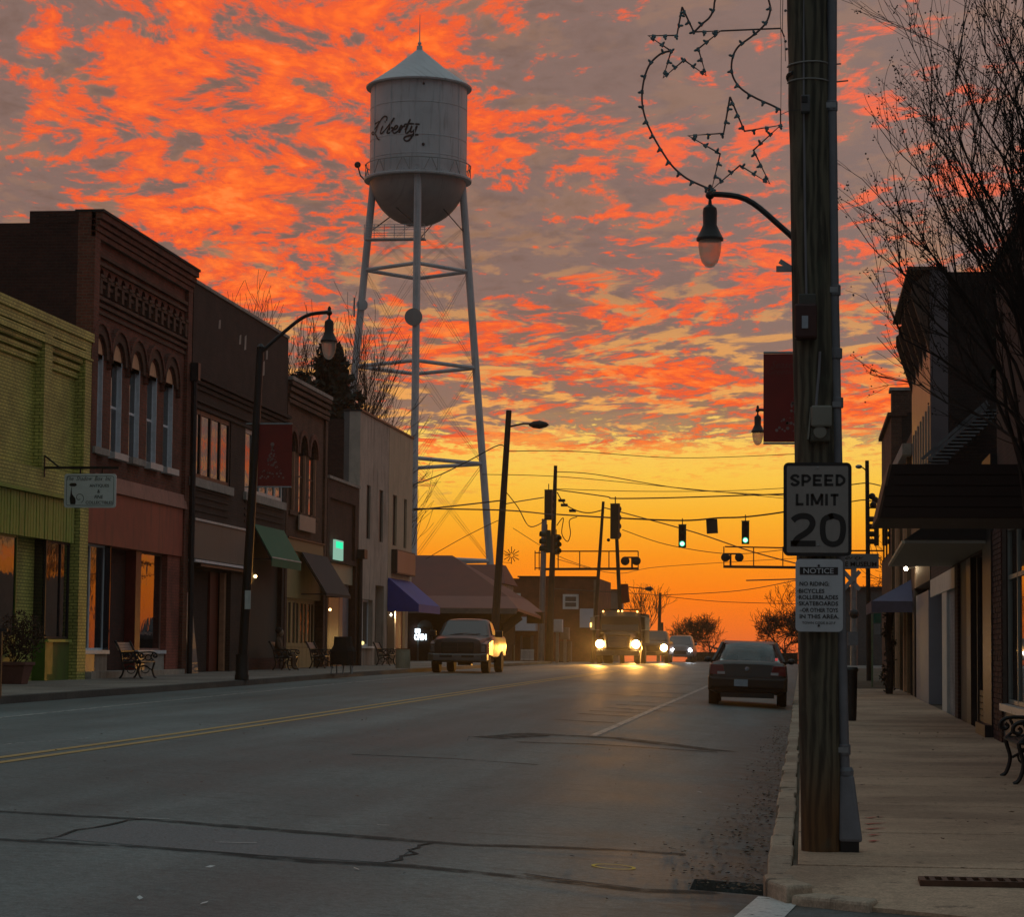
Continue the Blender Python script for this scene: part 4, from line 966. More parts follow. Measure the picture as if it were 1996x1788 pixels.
bench0 = make_bench()
def put_bench(o, x, y, z, rz, label):
    o.location = (x, y, z); o.rotation_euler = (0, 0, rz); tag(o, label, 'bench', 'cast iron benches along the shop fronts'); return o
p = pave_l(205, 1326); put_bench(bench0, BL + .75, LF(185, 1300)[0] + 1.0, zl(58), .0, 'iron bench with pale slats in front of the salmon fascia shop')
for px_x, lb_ in ((515, 'iron bench with a seated figure under the green awning'), (588, 'iron bench beside the ochre double doors'), (722, 'iron bench in front of the pale stucco building')):
    c = copy_tree(bench0); Yv = ya(px_x - 12, 1290) + .6; put_bench(c, BL + .72, Yv, zl(Yv), 0, lb_)
# figure on the second bench
YF = ya(503, 1290) + .55; zF = zl(YF) + .43
fig = thing('person', 'figure in a brown coat sitting on the bench under the green awning', 'person', (BL + .55, YF, zF - .43))
me = bpy.data.meshes.new('body'); B0 = Vector((0, 0, .43))
jv = [(0, 0, .05), (-.04, 0, .28), (-.06, 0, .50), (-.05, 0, .58), (-.02, 0, .72),           # pelvis..head 0-4
      (-.05, -.17, .48), (.02, -.24, .25), (.20, -.20, .16), (-.05, .17, .48), (.02, .24, .25), (.20, .20, .16),
      (.0, -.10, .04), (.42, -.13, .06), (.44, -.13, -.34), (.56, -.14, -.40), (.0, .10, .04), (.42, .13, .06), (.44, .13, -.34), (.56, .14, -.40)]
je = [(0, 1), (1, 2), (2, 3), (3, 4), (2, 5), (5, 6), (6, 7), (2, 8), (8, 9), (9, 10), (0, 11), (11, 12), (12, 13), (13, 14), (0, 15), (15, 16), (16, 17), (17, 18)]
jr = [.15, .15, .13, .055, .105, .07, .055, .035, .07, .055, .035, .10, .075, .05, .045, .10, .075, .05, .045]
me.from_pydata([tuple(Vector(v) + B0) for v in jv], je, []); ob = bpy.data.objects.new('body', me); C.objects.link(ob); ob.parent = fig
md = ob.modifiers.new('s', 'SKIN'); 
for i, r_ in enumerate(jr): me.skin_vertices[0].data[i].radius = (r_, r_ * .9)
me.skin_vertices[0].data[0].use_root = True; ob.modifiers.new('ss', 'SUBSURF').levels = 1; ob.modifiers['ss'].render_levels = 2
me.materials.append(plain('brown_coat', (.11, .06, .035), .8, 0, .3, 8, .3))
mb = MB(); mb.ball(Vector(fig.location) + Vector((-.03, 0, 1.20)), .115, 10, 8); mb.build('hair', plain('dark_hair', (.02, .015, .012), .8), fig)
mb = MB(); mb.ball(Vector(fig.location) + Vector((.035, 0, 1.14)), .085, 10, 8, 1.25); mb.build('face', plain('face_skin', (.40, .25, .17), .6), fig)
# terracotta planter with a brown shrub, iron rail end at the frame edge
pq = pave_l(28, 1334); pz = zl(pq.y); TERRA = plain('terracotta', (.20, .085, .065), .8, 0, .15, 6, .15)
pt = thing('planter', 'square terracotta pot with a tall brown shrub by the green shop', 'planter', (pq.x, pq.y, pz))
sc = pq.y / F
mb = MB(); w0, w1 = .21, .30; H = 44 * sc
mb.hexa([(pq.x - w0, pq.y - w0, pz), (pq.x + w0, pq.y - w0, pz), (pq.x + w0, pq.y + w0, pz), (pq.x - w0, pq.y + w0, pz), (pq.x - w1, pq.y - w1, pz + H * .85), (pq.x + w1, pq.y - w1, pz + H * .85), (pq.x + w1, pq.y + w1, pz + H * .85), (pq.x - w1, pq.y + w1, pz + H * .85)])
mb.box(pq.x - w1 - .03, pq.x + w1 + .03, pq.y - w1 - .03, pq.y + w1 + .03, pz + H * .85, pz + H); mb.build('pot', TERRA, pt, bev=.01)
def twigs(mb, base, d_, L_, r, lev, spread, n=3, leafmb=None, ls=.03, up=.15, seg=3, sides=4, minr=.004, leafp=1.0):
    """recursive bare branching"""
    p = Vector(base); d_ = Vector(d_).normalized(); pts = [p.copy()]
    for i in range(seg):
        d_ = (d_ + Vector((random.gauss(0, spread * .28), random.gauss(0, spread * .28), random.gauss(0, spread * .2) + up * .25))).normalized(); p = p + d_ * L_ / seg; pts.append(p.copy())
    mb.tube(pts, r, sides, r1=max(r * .62, minr))
    if lev == 0:
        if leafmb is not None and random.random() < leafp:
            for j in range(random.randint(2, 5)):
                c = p + Vector((random.gauss(0, ls), random.gauss(0, ls), random.gauss(0, ls))) ; s_ = random.uniform(.5, 1) * ls * .7
                leafmb.add([c + Vector((s_, 0, 0)), c + Vector((0, s_, 0)), c + Vector((-s_, 0, 0)), c + Vector((0, -s_, 0)), c + Vector((0, 0, s_)), c - Vector((0, 0, s_))], [(0, 1, 4), (1, 2, 4), (2, 3, 4), (3, 0, 4), (1, 0, 5), (2, 1, 5), (3, 2, 5), (0, 3, 5)])
        return
    for i in range(n):
        k_ = pts[random.randint(max(1, seg - 2), seg)] if i else pts[-1]
        a = Vector((random.gauss(0, 1), random.gauss(0, 1), random.gauss(0, .6))); nd = (d_ + a.normalized() * spread * random.uniform(.6, 1.25)).normalized()
        twigs(mb, k_, nd, L_ * random.uniform(.62, .92), max(r * .62, minr), lev - 1, spread, n, leafmb, ls, up, seg, sides, minr, leafp)
def leaf_cards(mb, c, rad, n, s_, sq=(1, 1, 1)):
    for i in range(n):
        v = Vector((random.gauss(0, 1), random.gauss(0, 1), random.gauss(0, 1))).normalized() * random.random() ** .5
        q0 = Vector(c) + Vector((v.x * rad * sq[0], v.y * rad * sq[1], v.z * rad * sq[2])); a = Vector((random.gauss(0, 1), random.gauss(0, 1), random.gauss(0, 1))).normalized(); b_ = a.orthogonal().normalized(); w_ = s_ * random.uniform(.6, 1.3)
        mb.add([q0 - a * w_, q0 - b_ * w_ * .5, q0 + a * w_, q0 + b_ * w_ * .5], [(0, 1, 2, 3)])
FOLB = plain('brown_foliage', (.07, .032, .014), .8, 0, .5, 9, 0)
mb = MB(); leaf_cards(mb, (pq.x + .10, pq.y, pz + H + .52), .52, 1500, .035, (1, 1, 1.05)); mb.build('foliage', FOLB, pt)
mb = MB()
for i in range(8): twigs(mb, (pq.x, pq.y, pz + H * .8), (random.gauss(0, .4), random.gauss(0, .4), 1), .35, .012, 2, .5, 2)
mb.build('stem', plain('bark_dark', (.035, .025, .02), .9), pt)
rl = thing('hand_rail', 'black iron rail end at the far left edge of the pavement', 'railing', tuple(pave_l(-3, 1362)))
q0 = pave_l(-3, 1362); mb = MB(); mb.bar(q0, q0 + Vector((0, 0, 1.05)), .07); mb.box(q0.x - .5, q0.x + .12, q0.y - .03, q0.y + .03, q0.z + 1.05, q0.z + 1.10); mb.build('post', BLACK, rl)
# covered black stand
q0 = pave_l(668, 1314); s_ = q0.y / F
bs = thing('covered_stand', 'black cloth-covered stand on thin legs by the low brick shop', 'stand', tuple(q0))
mb = MB(); w_ = 26 * s_; z1 = q0.z + 18 * s_; z2 = q0.z + 44 * s_; z3 = q0.z + 72 * s_
ringp = []
for zz, a_, b_ in ((z1, 1.0, .9), (z2, 1.0, .9), (z2 + .15, .75, .8), (z3, .68, .7)):
    ringp.append([(q0.x + w_ * a_ * math.cos(t_ * math.pi / 6), q0.y + .35 * b_ * math.sin(t_ * math.pi / 6) + random.uniform(-.02, .02), zz + random.uniform(-.02, .02)) for t_ in range(12)])
for rg in ringp: mb.v += [Vector(v) for v in rg]
for i in range(3):
    for j in range(12): mb.f.append((i * 12 + j, i * 12 + (j + 1) % 12, (i + 1) * 12 + (j + 1) % 12, (i + 1) * 12 + j))
mb.f.append(tuple(range(12))[::-1]); mb.f.append(tuple(36 + j for j in range(12))); mb.build('cloth_cover', plain('black_cloth', (.010, .011, .011), .9, 0, .3, 6, .4), bs)
for dx_ in (-.8, -.55, .1, .55, .8): MB().tube([(q0.x + w_ * dx_, q0.y + (.2 if dx_ in (-.55, .55) else -.2), q0.z), (q0.x + w_ * dx_ * .95, q0.y, z1 + .1)], .018, 6).build('leg', STEEL, bs)
# pale draped table and small round stool outside the lit shop
q0 = pave_l(785, 1303); s_ = q0.y / F; tb = thing('draped_table', 'small round table under a cream cloth outside the lit shop', 'table', tuple(q0))
mb = MB(); mb.lathe(q0, [(15 * s_ * .95, 0), (15 * s_, 20 * s_), (14 * s_, 35 * s_), (13.5 * s_, 37 * s_)], 20); mb.build('cloth', plain('cream_cloth', (.45, .38, .27), .8, 0, .15, 5, .3), tb)
MB().lathe(q0, [(14.5 * s_, 37 * s_), (14.5 * s_, 38.5 * s_)], 20).build('table_top', ORG, tb)
# ------------------------------------------------------------------ lamp posts
LAMPG = None
m, k = newmat('frosted_globe'); t_ = k.n('ShaderNodeBsdfTransparent'); k.put(t_.inputs[0], (1, .95, .88)); dfb = k.n('ShaderNodeBsdfPrincipled'); k.put(dfb.inputs['Base Color'], (.75, .62, .52)); dfb.inputs['Roughness'].default_value = .15; dfb.inputs['Transmission Weight'].default_value = .35
mx = k.n('ShaderNodeMixShader'); mx.inputs[0].default_value = .62; k.nt.links.new(t_.outputs[0], mx.inputs[1]); k.nt.links.new(dfb.outputs[0], mx.inputs[2]); k.nt.links.new(mx.outputs[0], k.n('ShaderNodeOutputMaterial').inputs[0]); GLOBE = m
def lamp_post(x, y, z, lamp, label, top, armdir_mid=None, banner=None, lean=(0, 0)):
    """x,y,z base; lamp = world point of the lantern's hanging point; top = post height"""
    t = thing('street_lamp', label, 'street lamp', (x, y, z), 'black teardrop street lamps along the kerbs')
    tp = Vector((x + lean[0], y + lean[1], top)); bs_ = Vector((x, y, z))
    mb = MB(); mb.tube([bs_, bs_ + (tp - bs_) * .5, tp], .12, 10, r1=.085); mb.lathe(bs_, [(.17, 0), (.17, .10), (.155, .14), (.15, .6)], 12); mb.lathe(tp, [(.09, -.05), (.10, .02), (.03, .10)], 10); mb.build('post', BLACK, t, smooth=True)
    lp_ = Vector(lamp); d_ = lp_ - tp; el_ = tp + Vector((d_.x * .66, d_.y * .66, d_.z * .92)); 
    mb = MB(); mb.tube(smooth_path([tuple(tp - Vector((0, 0, .12))), tuple(tp + (el_ - tp) * .5 + Vector((0, 0, -.02))), tuple(el_), tuple(lp_ + Vector((0, 0, .02)))], 5), .045, 8); mb.ball(lp_, .07); mb.lathe(lp_, [(.03, 0), (.045, .10), (.02, .16)], 8); mb.build('arm', BLACK, t, smooth=True)
    mb = MB(); mb.lathe(lp_, [(.02, -.05), (.03, -.14), (.10, -.20), (.11, -.26), (.105, -.46), (.15, -.56), (.19, -.64), (.205, -.66), (.205, -.70), (.18, -.70)], 20); ln = mb.build('lantern', BLACK, t, smooth=True)
    mb = MB(); mb.lathe(lp_, [(.175, -.70), (.172, -.80), (.155, -.92), (.12, -1.03), (.06, -1.10), (.005, -1.115)], 20, cap=False); mb.build('globe', GLOBE, ln, smooth=True)
    if banner:
        bx0, bx1, bz0, bz1, art = banner; by = y + (bz0 + bz1) * 0 + lean[1] * .5
        MB().tube([(x, by, bz1 + .02), (bx1 if abs(bx1 - x) > abs(bx0 - x) else bx0, by, bz1 + .02)], .018, 6).build('banner_rod', STEEL, t)
        MB().tube([(x, by, bz0 - .02), (bx1 if abs(bx1 - x) > abs(bx0 - x) else bx0, by, bz0 - .02)], .018, 6).build('banner_rod', STEEL, t)
        MB().box(bx0, bx1, by - .006, by + .006, bz0, bz1).build('banner', BANM, t)
        bwid, bh = bx1 - bx0, bz1 - bz0; mb = MB()
        random.seed(11)
        def sq_(u, v, r_): mb.prism([(bx0 + bwid * u + r_ * math.cos(a_), by - .007, bz0 + bh * v + r_ * math.sin(a_)) for a_ in (0, 1.05, 2.1, 3.14, 4.19, 5.24)], (0, -.002, 0))
        for i in range(70):
            v = random.random() ** 1.1; cxu = .42 + art * .2 + (.2 * art) * v; hwid = .36 * (1 - v); sq_(min(.95, max(.05, cxu + random.uniform(-hwid, hwid))), .12 + .52 * v, random.uniform(.008, .028))
        sq_(min(.93, .42 + art * .42), .68, .05)
        mb.build('banner_print', BANP, t, kind='stuff')
        if art: lettering("Season's", (bx0 + bwid * .52, by - .0075, bz0 + bh * .88), bh * .085, bwid * .72, (1, 0, 0), (0, 0, 1), BANT, t, shear=.4); lettering('Greetings', (bx0 + bwid * .45, by - .0075, bz0 + bh * .79), bh * .085, bwid * .72, (1, 0, 0), (0, 0, 1), BANT, t, shear=.4)
    return t
BANM = plain('dark_red_banner', (.22, .016, .014), .7, 0, .2, 2.5, .2)
BANP = plain('banner_silver_print', (.26, .17, .16), .7, 0, .3, 8, 0)
BANT = plain('banner_script_print', (.20, .05, .045), .7, 0, .1, 8, 0)
yl_ = 57.0; q0 = atY(471, 1326, yl_); zq = zl(yl_); tpL = atY(508, 678, yl_); lmp = atY(642, 610, yl_)
b0 = atY(500, 948, yl_); b1 = atY(570, 828, yl_)
lpL = lamp_post(q0.x, yl_, zq, lmp, 'black street lamp with a dark red banner on the left pavement', tpL.z, banner=(atY(503, 900, yl_).x, b1.x, b0.z, b1.z, 0), lean=(tpL.x - q0.x, 0))
q1 = atY(489, 1170, yl_); MB().box(q1.x - .10, q1.x + .04, yl_ - .20, yl_ - .19, q1.z - .22, q1.z + .22).build('notice_plate', WHITEP, lpL)
yr_ = 37.0; xr_ = atY(1592, 900, yr_).x; lmp = atY(1384, 380, yr_)
lamp_post(xr_, yr_, zr(yr_), lmp, 'nearest black street lamp, its post hidden behind the utility pole, with a red banner', atY(1580, 492, yr_).z, banner=(atY(1488, 800, yr_).x, xr_ - .1, atY(1488, 862, yr_).z, atY(1488, 690, yr_).z, 1))
yr2 = 78.0; xr2 = atY(1583, 900, yr2).x; lmp = atY(1477, 800, yr2)
lamp_post(xr2, yr2, zr(yr2), lmp, 'small distant street lamp hanging left of the red banner behind the pole', lmp.z - .75)
# ================================================================== water tower
YT = 197.0; sT = YT / F
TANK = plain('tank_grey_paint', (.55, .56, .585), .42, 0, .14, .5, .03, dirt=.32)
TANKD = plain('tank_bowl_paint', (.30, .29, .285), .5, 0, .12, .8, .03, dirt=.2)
wt = thing('water_tower', 'tall grey riveted water tower with a conical roof and black script on the tank', 'water tower', tuple(atY(812, 1262, YT)))
ax = atY(816, 240, YT); ax_x = ax.x
def TZ(y, x=816): return atY(x, y, YT).z
zr0, zr1, zc0, zb0 = TZ(172), TZ(95), TZ(345), TZ(441)
Rt = 96 * sT
ct = Vector((ax_x, YT, 0))
mb = MB(); mb.lathe(ct, [(Rt + .38, zr0 - .10), (Rt + .42, zr0 + .02), (Rt * .55, zr0 + (zr1 - zr0) * .48), (.25, zr1 - .1), (.22, zr1 + .25), (.02, zr1 + .3)], 48); rf = mb.build('roof', TANK, wt, smooth=True)
mb = MB(); mb.lathe(ct, [(Rt, zc0 - .1), (Rt, zr0 - .05)], 64, cap=False); sh = mb.build('shell', TANK, wt, smooth=True)
mb = MB()
for yy in (216, 279, 315): mb.lathe(ct, [(Rt + .004, TZ(yy) - .05), (Rt + .03, TZ(yy) - .03), (Rt + .03, TZ(yy) + .03), (Rt + .004, TZ(yy) + .05)], 64, cap=False)
for a_ in range(12):
    t_ = a_ * math.pi / 6 + .08; mb.bar((ct.x + (Rt + .01) * math.cos(t_), ct.y + (Rt + .01) * math.sin(t_), zc0), (ct.x + (Rt + .01) * math.cos(t_), ct.y + (Rt + .01) * math.sin(t_), zr0 - .1), .05)
mb.build('plate_seam', TANK, sh)
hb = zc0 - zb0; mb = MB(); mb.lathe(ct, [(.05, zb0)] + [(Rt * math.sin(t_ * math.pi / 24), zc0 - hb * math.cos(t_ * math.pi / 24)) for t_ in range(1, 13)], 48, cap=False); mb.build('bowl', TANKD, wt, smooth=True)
mb = MB(); mb.tube([(ct.x, ct.y, zr1 + .2), (ct.x, ct.y, TZ(75)), (ct.x, ct.y, TZ(28))], .07, 6, r1=.02); mb.ball((ct.x, ct.y, zr1 + .45), .16); mb.build('finial', TANK, wt)
mb = MB(); q0 = atY(835, 141, YT - 2.2); mb.box(q0.x - .5, q0.x + .5, q0.y - .3, q0.y + .4, q0.z - .15, q0.z + .16); mb.box(q0.x - 1.0, q0.x - .4, q0.y - .35, q0.y + .1, q0.z - .35, q0.z - .12); mb.build('hatch', TANK, rf)
# balcony
zbal = TZ(350); Rb = 107 * sT; mb = MB(); mb.lathe(ct, [(Rt - .05, zbal - .22), (Rb, zbal - .22), (Rb + .03, zbal - .1), (Rb, zbal), (Rt - .05, zbal)], 48, cap=False); bal = mb.build('balcony', TANK, wt)
mb = MB(); nb_ = 24; rg = lambda i, z, r_=Rb - .05: (ct.x + r_ * math.cos(2 * math.pi * i / nb_), ct.y + r_ * math.sin(2 * math.pi * i / nb_), z)
zrl = zbal + 26 * sT
mb.tube([rg(i, zrl) for i in range(nb_)], .045, 5, close=True)
for i in range(nb_): mb.bar(rg(i, zbal), rg(i + (1 if i % 2 else -1) * .45, zrl), .05)
for i in range(0, nb_, 2): mb.bar(rg(i, zbal), rg(i, zrl), .04)
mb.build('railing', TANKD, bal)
# legs
zt_l = TZ(338); zgt = 0.0
uf = Vector((-ct.x, -ct.y)).normalized(); us = Vector((-uf.y, uf.x))            # towards the camera, and to the right of it
if us.x < 0: us = -us
DIRS = [-us, uf, us, -uf]; Rl = 87 * sT
ptop = [Vector((ct.x + d_.x * Rl, ct.y + d_.y * Rl, zt_l)) for d_ in DIRS]
rgt = atY(953, 1095, YT); lft = atY(690, 720, YT)
def leg_at(i, z):
    t_ = (zt_l - z) / (zt_l - rgt.z); sp_ = rgt.x - ptop[2].x
    o_ = DIRS[i]
    ex = [-.0, -.0, .0, .0][i]
    return Vector((ptop[i].x + o_.x * sp_ * t_ , ptop[i].y + o_.y * sp_ * t_, z))
for i in range(4):
    MB().tube([leg_at(i, zt_l + (1.3 if i != 1 else 0)), leg_at(i, zt_l / 2), leg_at(i, zgt)], 7.4 * sT, 12).build('leg', TANK, wt, smooth=True)
for i in (0, 2): 
    q0 = leg_at(i, zt_l + .6); mb = MB(); mb.box(q0.x - .25, q0.x + .25, q0.y - .35, q0.y + .1, zt_l - .2, TZ(318)); mb.build('leg_cap', TANK, wt)
levels = [TZ(528, 812), TZ(716, 812), TZ(903, 812), TZ(1093, 880)]
for z in levels:
    for i in range(4): MB().tube([leg_at(i, z), leg_at((i + 1) % 4, z)], .16, 8).build('strut', TANK, wt)
mb = MB(); zs_ = [TZ(440, 812)] + levels
for z1_, z2_ in zip(zs_[:-1], zs_[1:]):
    for i in range(4):
        j = (i + 1) % 4
        for o_ in (-.10, .10):
            mb.tube([leg_at(i, z1_) + Vector((o_, 0, 0)), leg_at(j, z2_) + Vector((o_, 0, 0))], .011, 4); mb.tube([leg_at(j, z1_) + Vector((o_, 0, 0)), leg_at(i, z2_) + Vector((o_, 0, 0))], .011, 4)
for i in range(4):
    mb.tube([leg_at(i, levels[0] + 6), (ct.x, ct.y, zb0 + 1)], .03, 4)
    mb.tube([leg_at(i, zt_l - 1.2), leg_at((i + 1) % 4, zt_l - 5.0)], .05, 4)
mb.build('brace_rods', DARKM, wt)
# ladder up the front leg
mb = MB(); a, c = leg_at(1, zt_l), leg_at(1, 2)
for sx in (-.2, .2): mb.bar(a + Vector((sx, -.4, 0)), c + Vector((sx, -.4, 0)), .05)
for i in range(90): p_ = a + (c - a) * i / 90; mb.bar(p_ + Vector((-.2, -.4, 0)), p_ + Vector((.2, -.4, 0)), .035)
mb.build('ladder', TANK, wt)
# small platform between the legs
q0, q1 = atY(722, 477, YT), atY(838, 474, YT); mb = MB(); y_ = YT - Rt * .62
mb.box(q0.x, q1.x, y_ - .5, y_ + .5, q0.z - .05, q0.z + .05)
for zz in (.45, .9, 1.15): mb.tube([(q0.x, y_ - .5, q0.z + zz), (q1.x, y_ - .5, q0.z + zz)], .025, 4); mb.tube([(q0.x, y_ + .5, q0.z + zz), (q1.x, y_ + .5, q0.z + zz)], .025, 4)
for i in range(7): xx = q0.x + (q1.x - q0.x) * i / 6; mb.bar((xx, y_ - .5, q0.z), (xx, y_ - .5, q0.z + 1.15), .05)
mb.build('platform', TANK, wt)
q0 = leg_at(1, TZ(634)); MB().lathe((q0.x - .15, q0.y - .5, q0.z), [(.05, -.1), (17 * sT, -.05), (17 * sT, .22), (.05, .28)], 28, axis='Y').build('antenna_drum', TANKD, wt, smooth=True)
q0 = leg_at(0, TZ(597)); MB().lathe((q0.x + .15, q0.y - .5, q0.z), [(.05, -.1), (11 * sT, -.05), (11 * sT, .3), (.05, .34)], 24, axis='Y').build('antenna_drum', TANK, wt, smooth=True)
MB().bar((q0.x - .5, q0.y - .4, q0.z - 1.0), (q0.x - .5, q0.y - .4, q0.z + .6), .12).build('antenna_panel', STEEL, wt)
q0 = atY(697, 321, YT); mb = MB(); mb.ball((q0.x, YT, q0.z), .27, 12, 8); mb.tube([(q0.x, YT, q0.z), (q0.x + .25, YT, q0.z - .9), (ct.x - Rb, YT, zbal)], .06, 5); mb.build('siren', DARKM, wt)
# black script lettering on the shell, strokes laid on the cylinder
def on_tank(x, y, off=.03):
    r = ray(x, y); rr = Rt + off; ox, oy = CO.x - ct.x, CO.y - ct.y; A = r.x ** 2 + r.y ** 2; Bq = 2 * (ox * r.x + oy * r.y); Cq = ox * ox + oy * oy - rr * rr
    D_ = max(Bq * Bq - 4 * A * Cq, 0.0); t_ = (-Bq - D_ ** .5) / (2 * A); return CO + r * t_
tn = lambda p_: Vector((p_.x - ct.x, p_.y - ct.y, 0)).normalized()
def tz(x, y): return (640 + x / 3.312, 60 + y / 3.312)
strokes = {
 'letter_l': ([[(374, 580), (378, 556), (360, 552), (338, 575), (320, 610), (306, 650), (290, 668), (278, 660), (290, 652), (306, 672), (320, 698), (330, 700)], [(295, 640), (330, 585), (300, 600)]], 6.5),
 'letter_i': ([[(352, 612), (340, 640), (336, 658), (344, 662), (360, 645)], [(364, 588), (368, 584)]], 7.5),
 'letter_b': ([[(360, 645), (385, 615), (420, 568), (424, 562), (404, 600), (382, 645), (380, 658), (392, 658), (412, 640), (414, 625), (400, 626), (392, 640)]], 7.0),
 'letter_e': ([[(412, 640), (436, 632), (448, 616), (438, 610), (424, 626), (416, 650), (428, 660), (452, 644)]], 7.0),
 'letter_r': ([[(452, 644), (468, 612), (474, 616), (462, 640), (458, 656), (470, 634), (486, 614), (496, 618)]], 7.0),
 'letter_t': ([[(494, 640), (524, 580), (528, 574), (508, 620), (498, 652), (508, 660), (526, 642)], [(488, 604), (530, 598), (590, 602)]], 7.0),
 'letter_y': ([[(526, 642), (540, 612), (530, 640), (534, 652), (550, 644), (572, 612), (560, 645), (530, 695), (508, 710), (490, 702), (492, 686), (520, 676), (560, 670), (582, 670)]], 7.5)}
for nm, (ls_, w_) in strokes.items():
    mb = MB()
    for l_ in ls_:
        pp = smooth_path([tz(*q_) for q_ in l_], 5); P3 = [on_tank(*q_) for q_ in pp]
        strip(mb, P3, lambda t_, w_=w_: w_ * 1.45 / 3.312 * sT * (.75 + .45 * abs(math.sin(t_ * 9))), tn)
    mb.build(nm, INK, sh)
for x_, y_, r_ in ((825, 280.5, .13), (826, 162, .10)): q0 = on_tank(x_, y_); MB().ball(q0, r_).build('rivet_plate', INK, sh)
# ================================================================== station and far block
MARRF = plain('maroon_roof', (.20, .062, .048), .75, 0, .12, 1.2, .1)
MARRF2 = plain('maroon_roof_lower', (.28, .105, .082), .7, 0, .12, 1.2, .1)
DWOOD = plain('dark_timber', (.022, .012, .009), .8, 0, .3, 5, .1)
YD = 124.0
def D(x, y, Y=YD): return atY(x, y, Y)
dep = thing('station', 'old railway station with a maroon hipped roof and wide timber-braced eaves', 'station', (D(930, 1290).x, YD + 4, .5))
zrg, zbr, zev = D(830, 1075).z, D(840, 1161).z, D(900, 1186).z
zg7 = .55
# main hipped roof: ridge runs back from x 805 to 852, right hip falls to the eaves
xl, xr1, xr2 = D(760, 1075).x, D(852, 1075).x, D(965, 1162).x
xe = D(1050, 1197, YD + 3).x; ye0, ye1 = YD, YD + 11
mb = MB()
rl0, rr0 = Vector((xl, YD + 5.5, zrg)), Vector((xr1, YD + 5.5, zrg)); bx_ = D(985, 1161).x
v = [(xl - 3, YD + 1.0, zbr), (bx_, YD + 1.0, zbr), (bx_, YD + 10, zbr), (xl - 3, YD + 10, zbr), rl0, rr0, (xl - 3, YD + 1.0, zbr - .12), (bx_, YD + 1.0, zbr - .12), (bx_, YD + 10, zbr - .12), (xl - 3, YD + 10, zbr - .12)]
mb.add(v, [(0, 1, 5, 4), (1, 2, 5), (2, 3, 4, 5), (3, 0, 4), (6, 9, 8, 7), (0, 6, 7, 1), (1, 7, 8, 2), (2, 8, 9, 3), (3, 9, 6, 0)]); mb.build('roof', MARRF, dep)
mb = MB(); v = [(xl - 4, YD - .6, zev), (D(1012, 1187).x, YD - .6, zev), (xe, YD + 5, zev - .35), (D(1012, 1187).x, YD + 11.5, zev), (xl - 4, YD + 11.5, zev),
                (xl - 3, YD + 1.0, zbr), (bx_, YD + 1.0, zbr), (bx_, YD + 10, zbr), (xl - 3, YD + 10, zbr)]
v2 = [tuple(Vector(q_) - Vector((0, 0, .14))) for q_ in v]; n_ = len(v)
fs = [(0, 1, 6, 5), (1, 2, 7, 6), (2, 3, 7), (3, 4, 8, 7), (4, 0, 5, 8)]
mb.add(v + v2, fs + [tuple(i + n_ for i in f_)[::-1] for f_ in fs] + [(i, i + n_, (i + 1) % 5 + n_, (i + 1) % 5) for i in range(5)]); mb.build('eaves_roof', MARRF2, dep)
MB().box(xl - 4, D(1010, 1187).x, YD - .66, YD - .60, zev - .28, zev - .02).build('fascia', plain('cream_fascia_dim', (.16, .13, .11), .7), dep)
MB().box(xl - 3, D(960, 1200).x, YD + 2.0, YD + 10, zg7, zbr - .1).build('wall', brick('station_brick', (.05, .022, .017), (.04, .018, .014), (.05, .03, .025)), dep)
a, c = D(802, 1210), D(832, 1262); mb = MB(); mb.box(a.x, c.x, YD + 1.93, YD + 2.0, .6, a.z - .3); arch_ring(mb, YD + 1.93, (a.x + c.x) / 2, a.z - .35, .01, (c.x - a.x) / 2, .06, 10, axis='Y'); mb.build('arched_surround', plain('grey_green_arch', (.13, .15, .14), .7), dep)
a, c = D(806, 1225), D(827, 1268); MB().box(a.x, c.x, YD + 1.88, YD + 1.93, .6, a.z).build('doorway', INTER, dep)
a = D(808.5, 1242); LIT = emis('white_lit_letters', (.75, .9, 1.0), 5)
lettering('OPEN', (a.x, YD + 1.80, a.z), .32, .62, (1, 0, 0), (0, 0, 1), LIT, dep, bold=.03, name='lit_letters'); a = D(803.5, 1229.5); MB().box(a.x - .14, a.x + .12, YD + 1.8, YD + 1.84, a.z - .10, a.z + .10).build('lit_panel', LIT, dep)
a = D(960, 1190); MB().box(a.x - .2, a.x + .35, YD + .5, YD + .9, zg7, zev - .1).build('post', DWOOD, dep)
for x0, y0, x1, y1 in ((975, 1222, 1012, 1192), (972, 1235, 1008, 1204)):
    pa, pb = D(x0, y0), D(x1, y1); MB().bar((pa.x, YD + .7, pa.z), (pb.x, YD + 1.5, pb.z), .22).build('brace', DWOOD, dep)
a = D(1043, 1203, YD + 5); MB().box(a.x - .4, a.x + .45, YD + 4.6, YD + 5.6, a.z - .35, a.z + .25).build('rafter_end', DWOOD, dep)
# second gable behind
mb = MB(); y9 = YD + 13; a, b_, c_3, d_2 = atY(866, 1100, y9), atY(978, 1101, y9), atY(985, 1138, y9 - 2), atY(905, 1138, y9 - 2)
mb.hexa([(d_2.x - 4, y9 - 2, d_2.z), (c_3.x, y9 - 2, c_3.z), (c_3.x, y9 + 4, c_3.z), (d_2.x - 4, y9 + 4, d_2.z), (a.x - 2, y9, a.z), (b_.x, y9, b_.z), (b_.x, y9 + 2, b_.z), (a.x - 2, y9 + 2, a.z)]); mb.build('rear_roof', MARRF, dep)
mb = MB(); mb.box(d_2.x - 3, c_3.x - .2, y9 - 1.5, y9 + 3.5, zg7, d_2.z - .003); mb.build('rear_wall', STUCCO, dep)
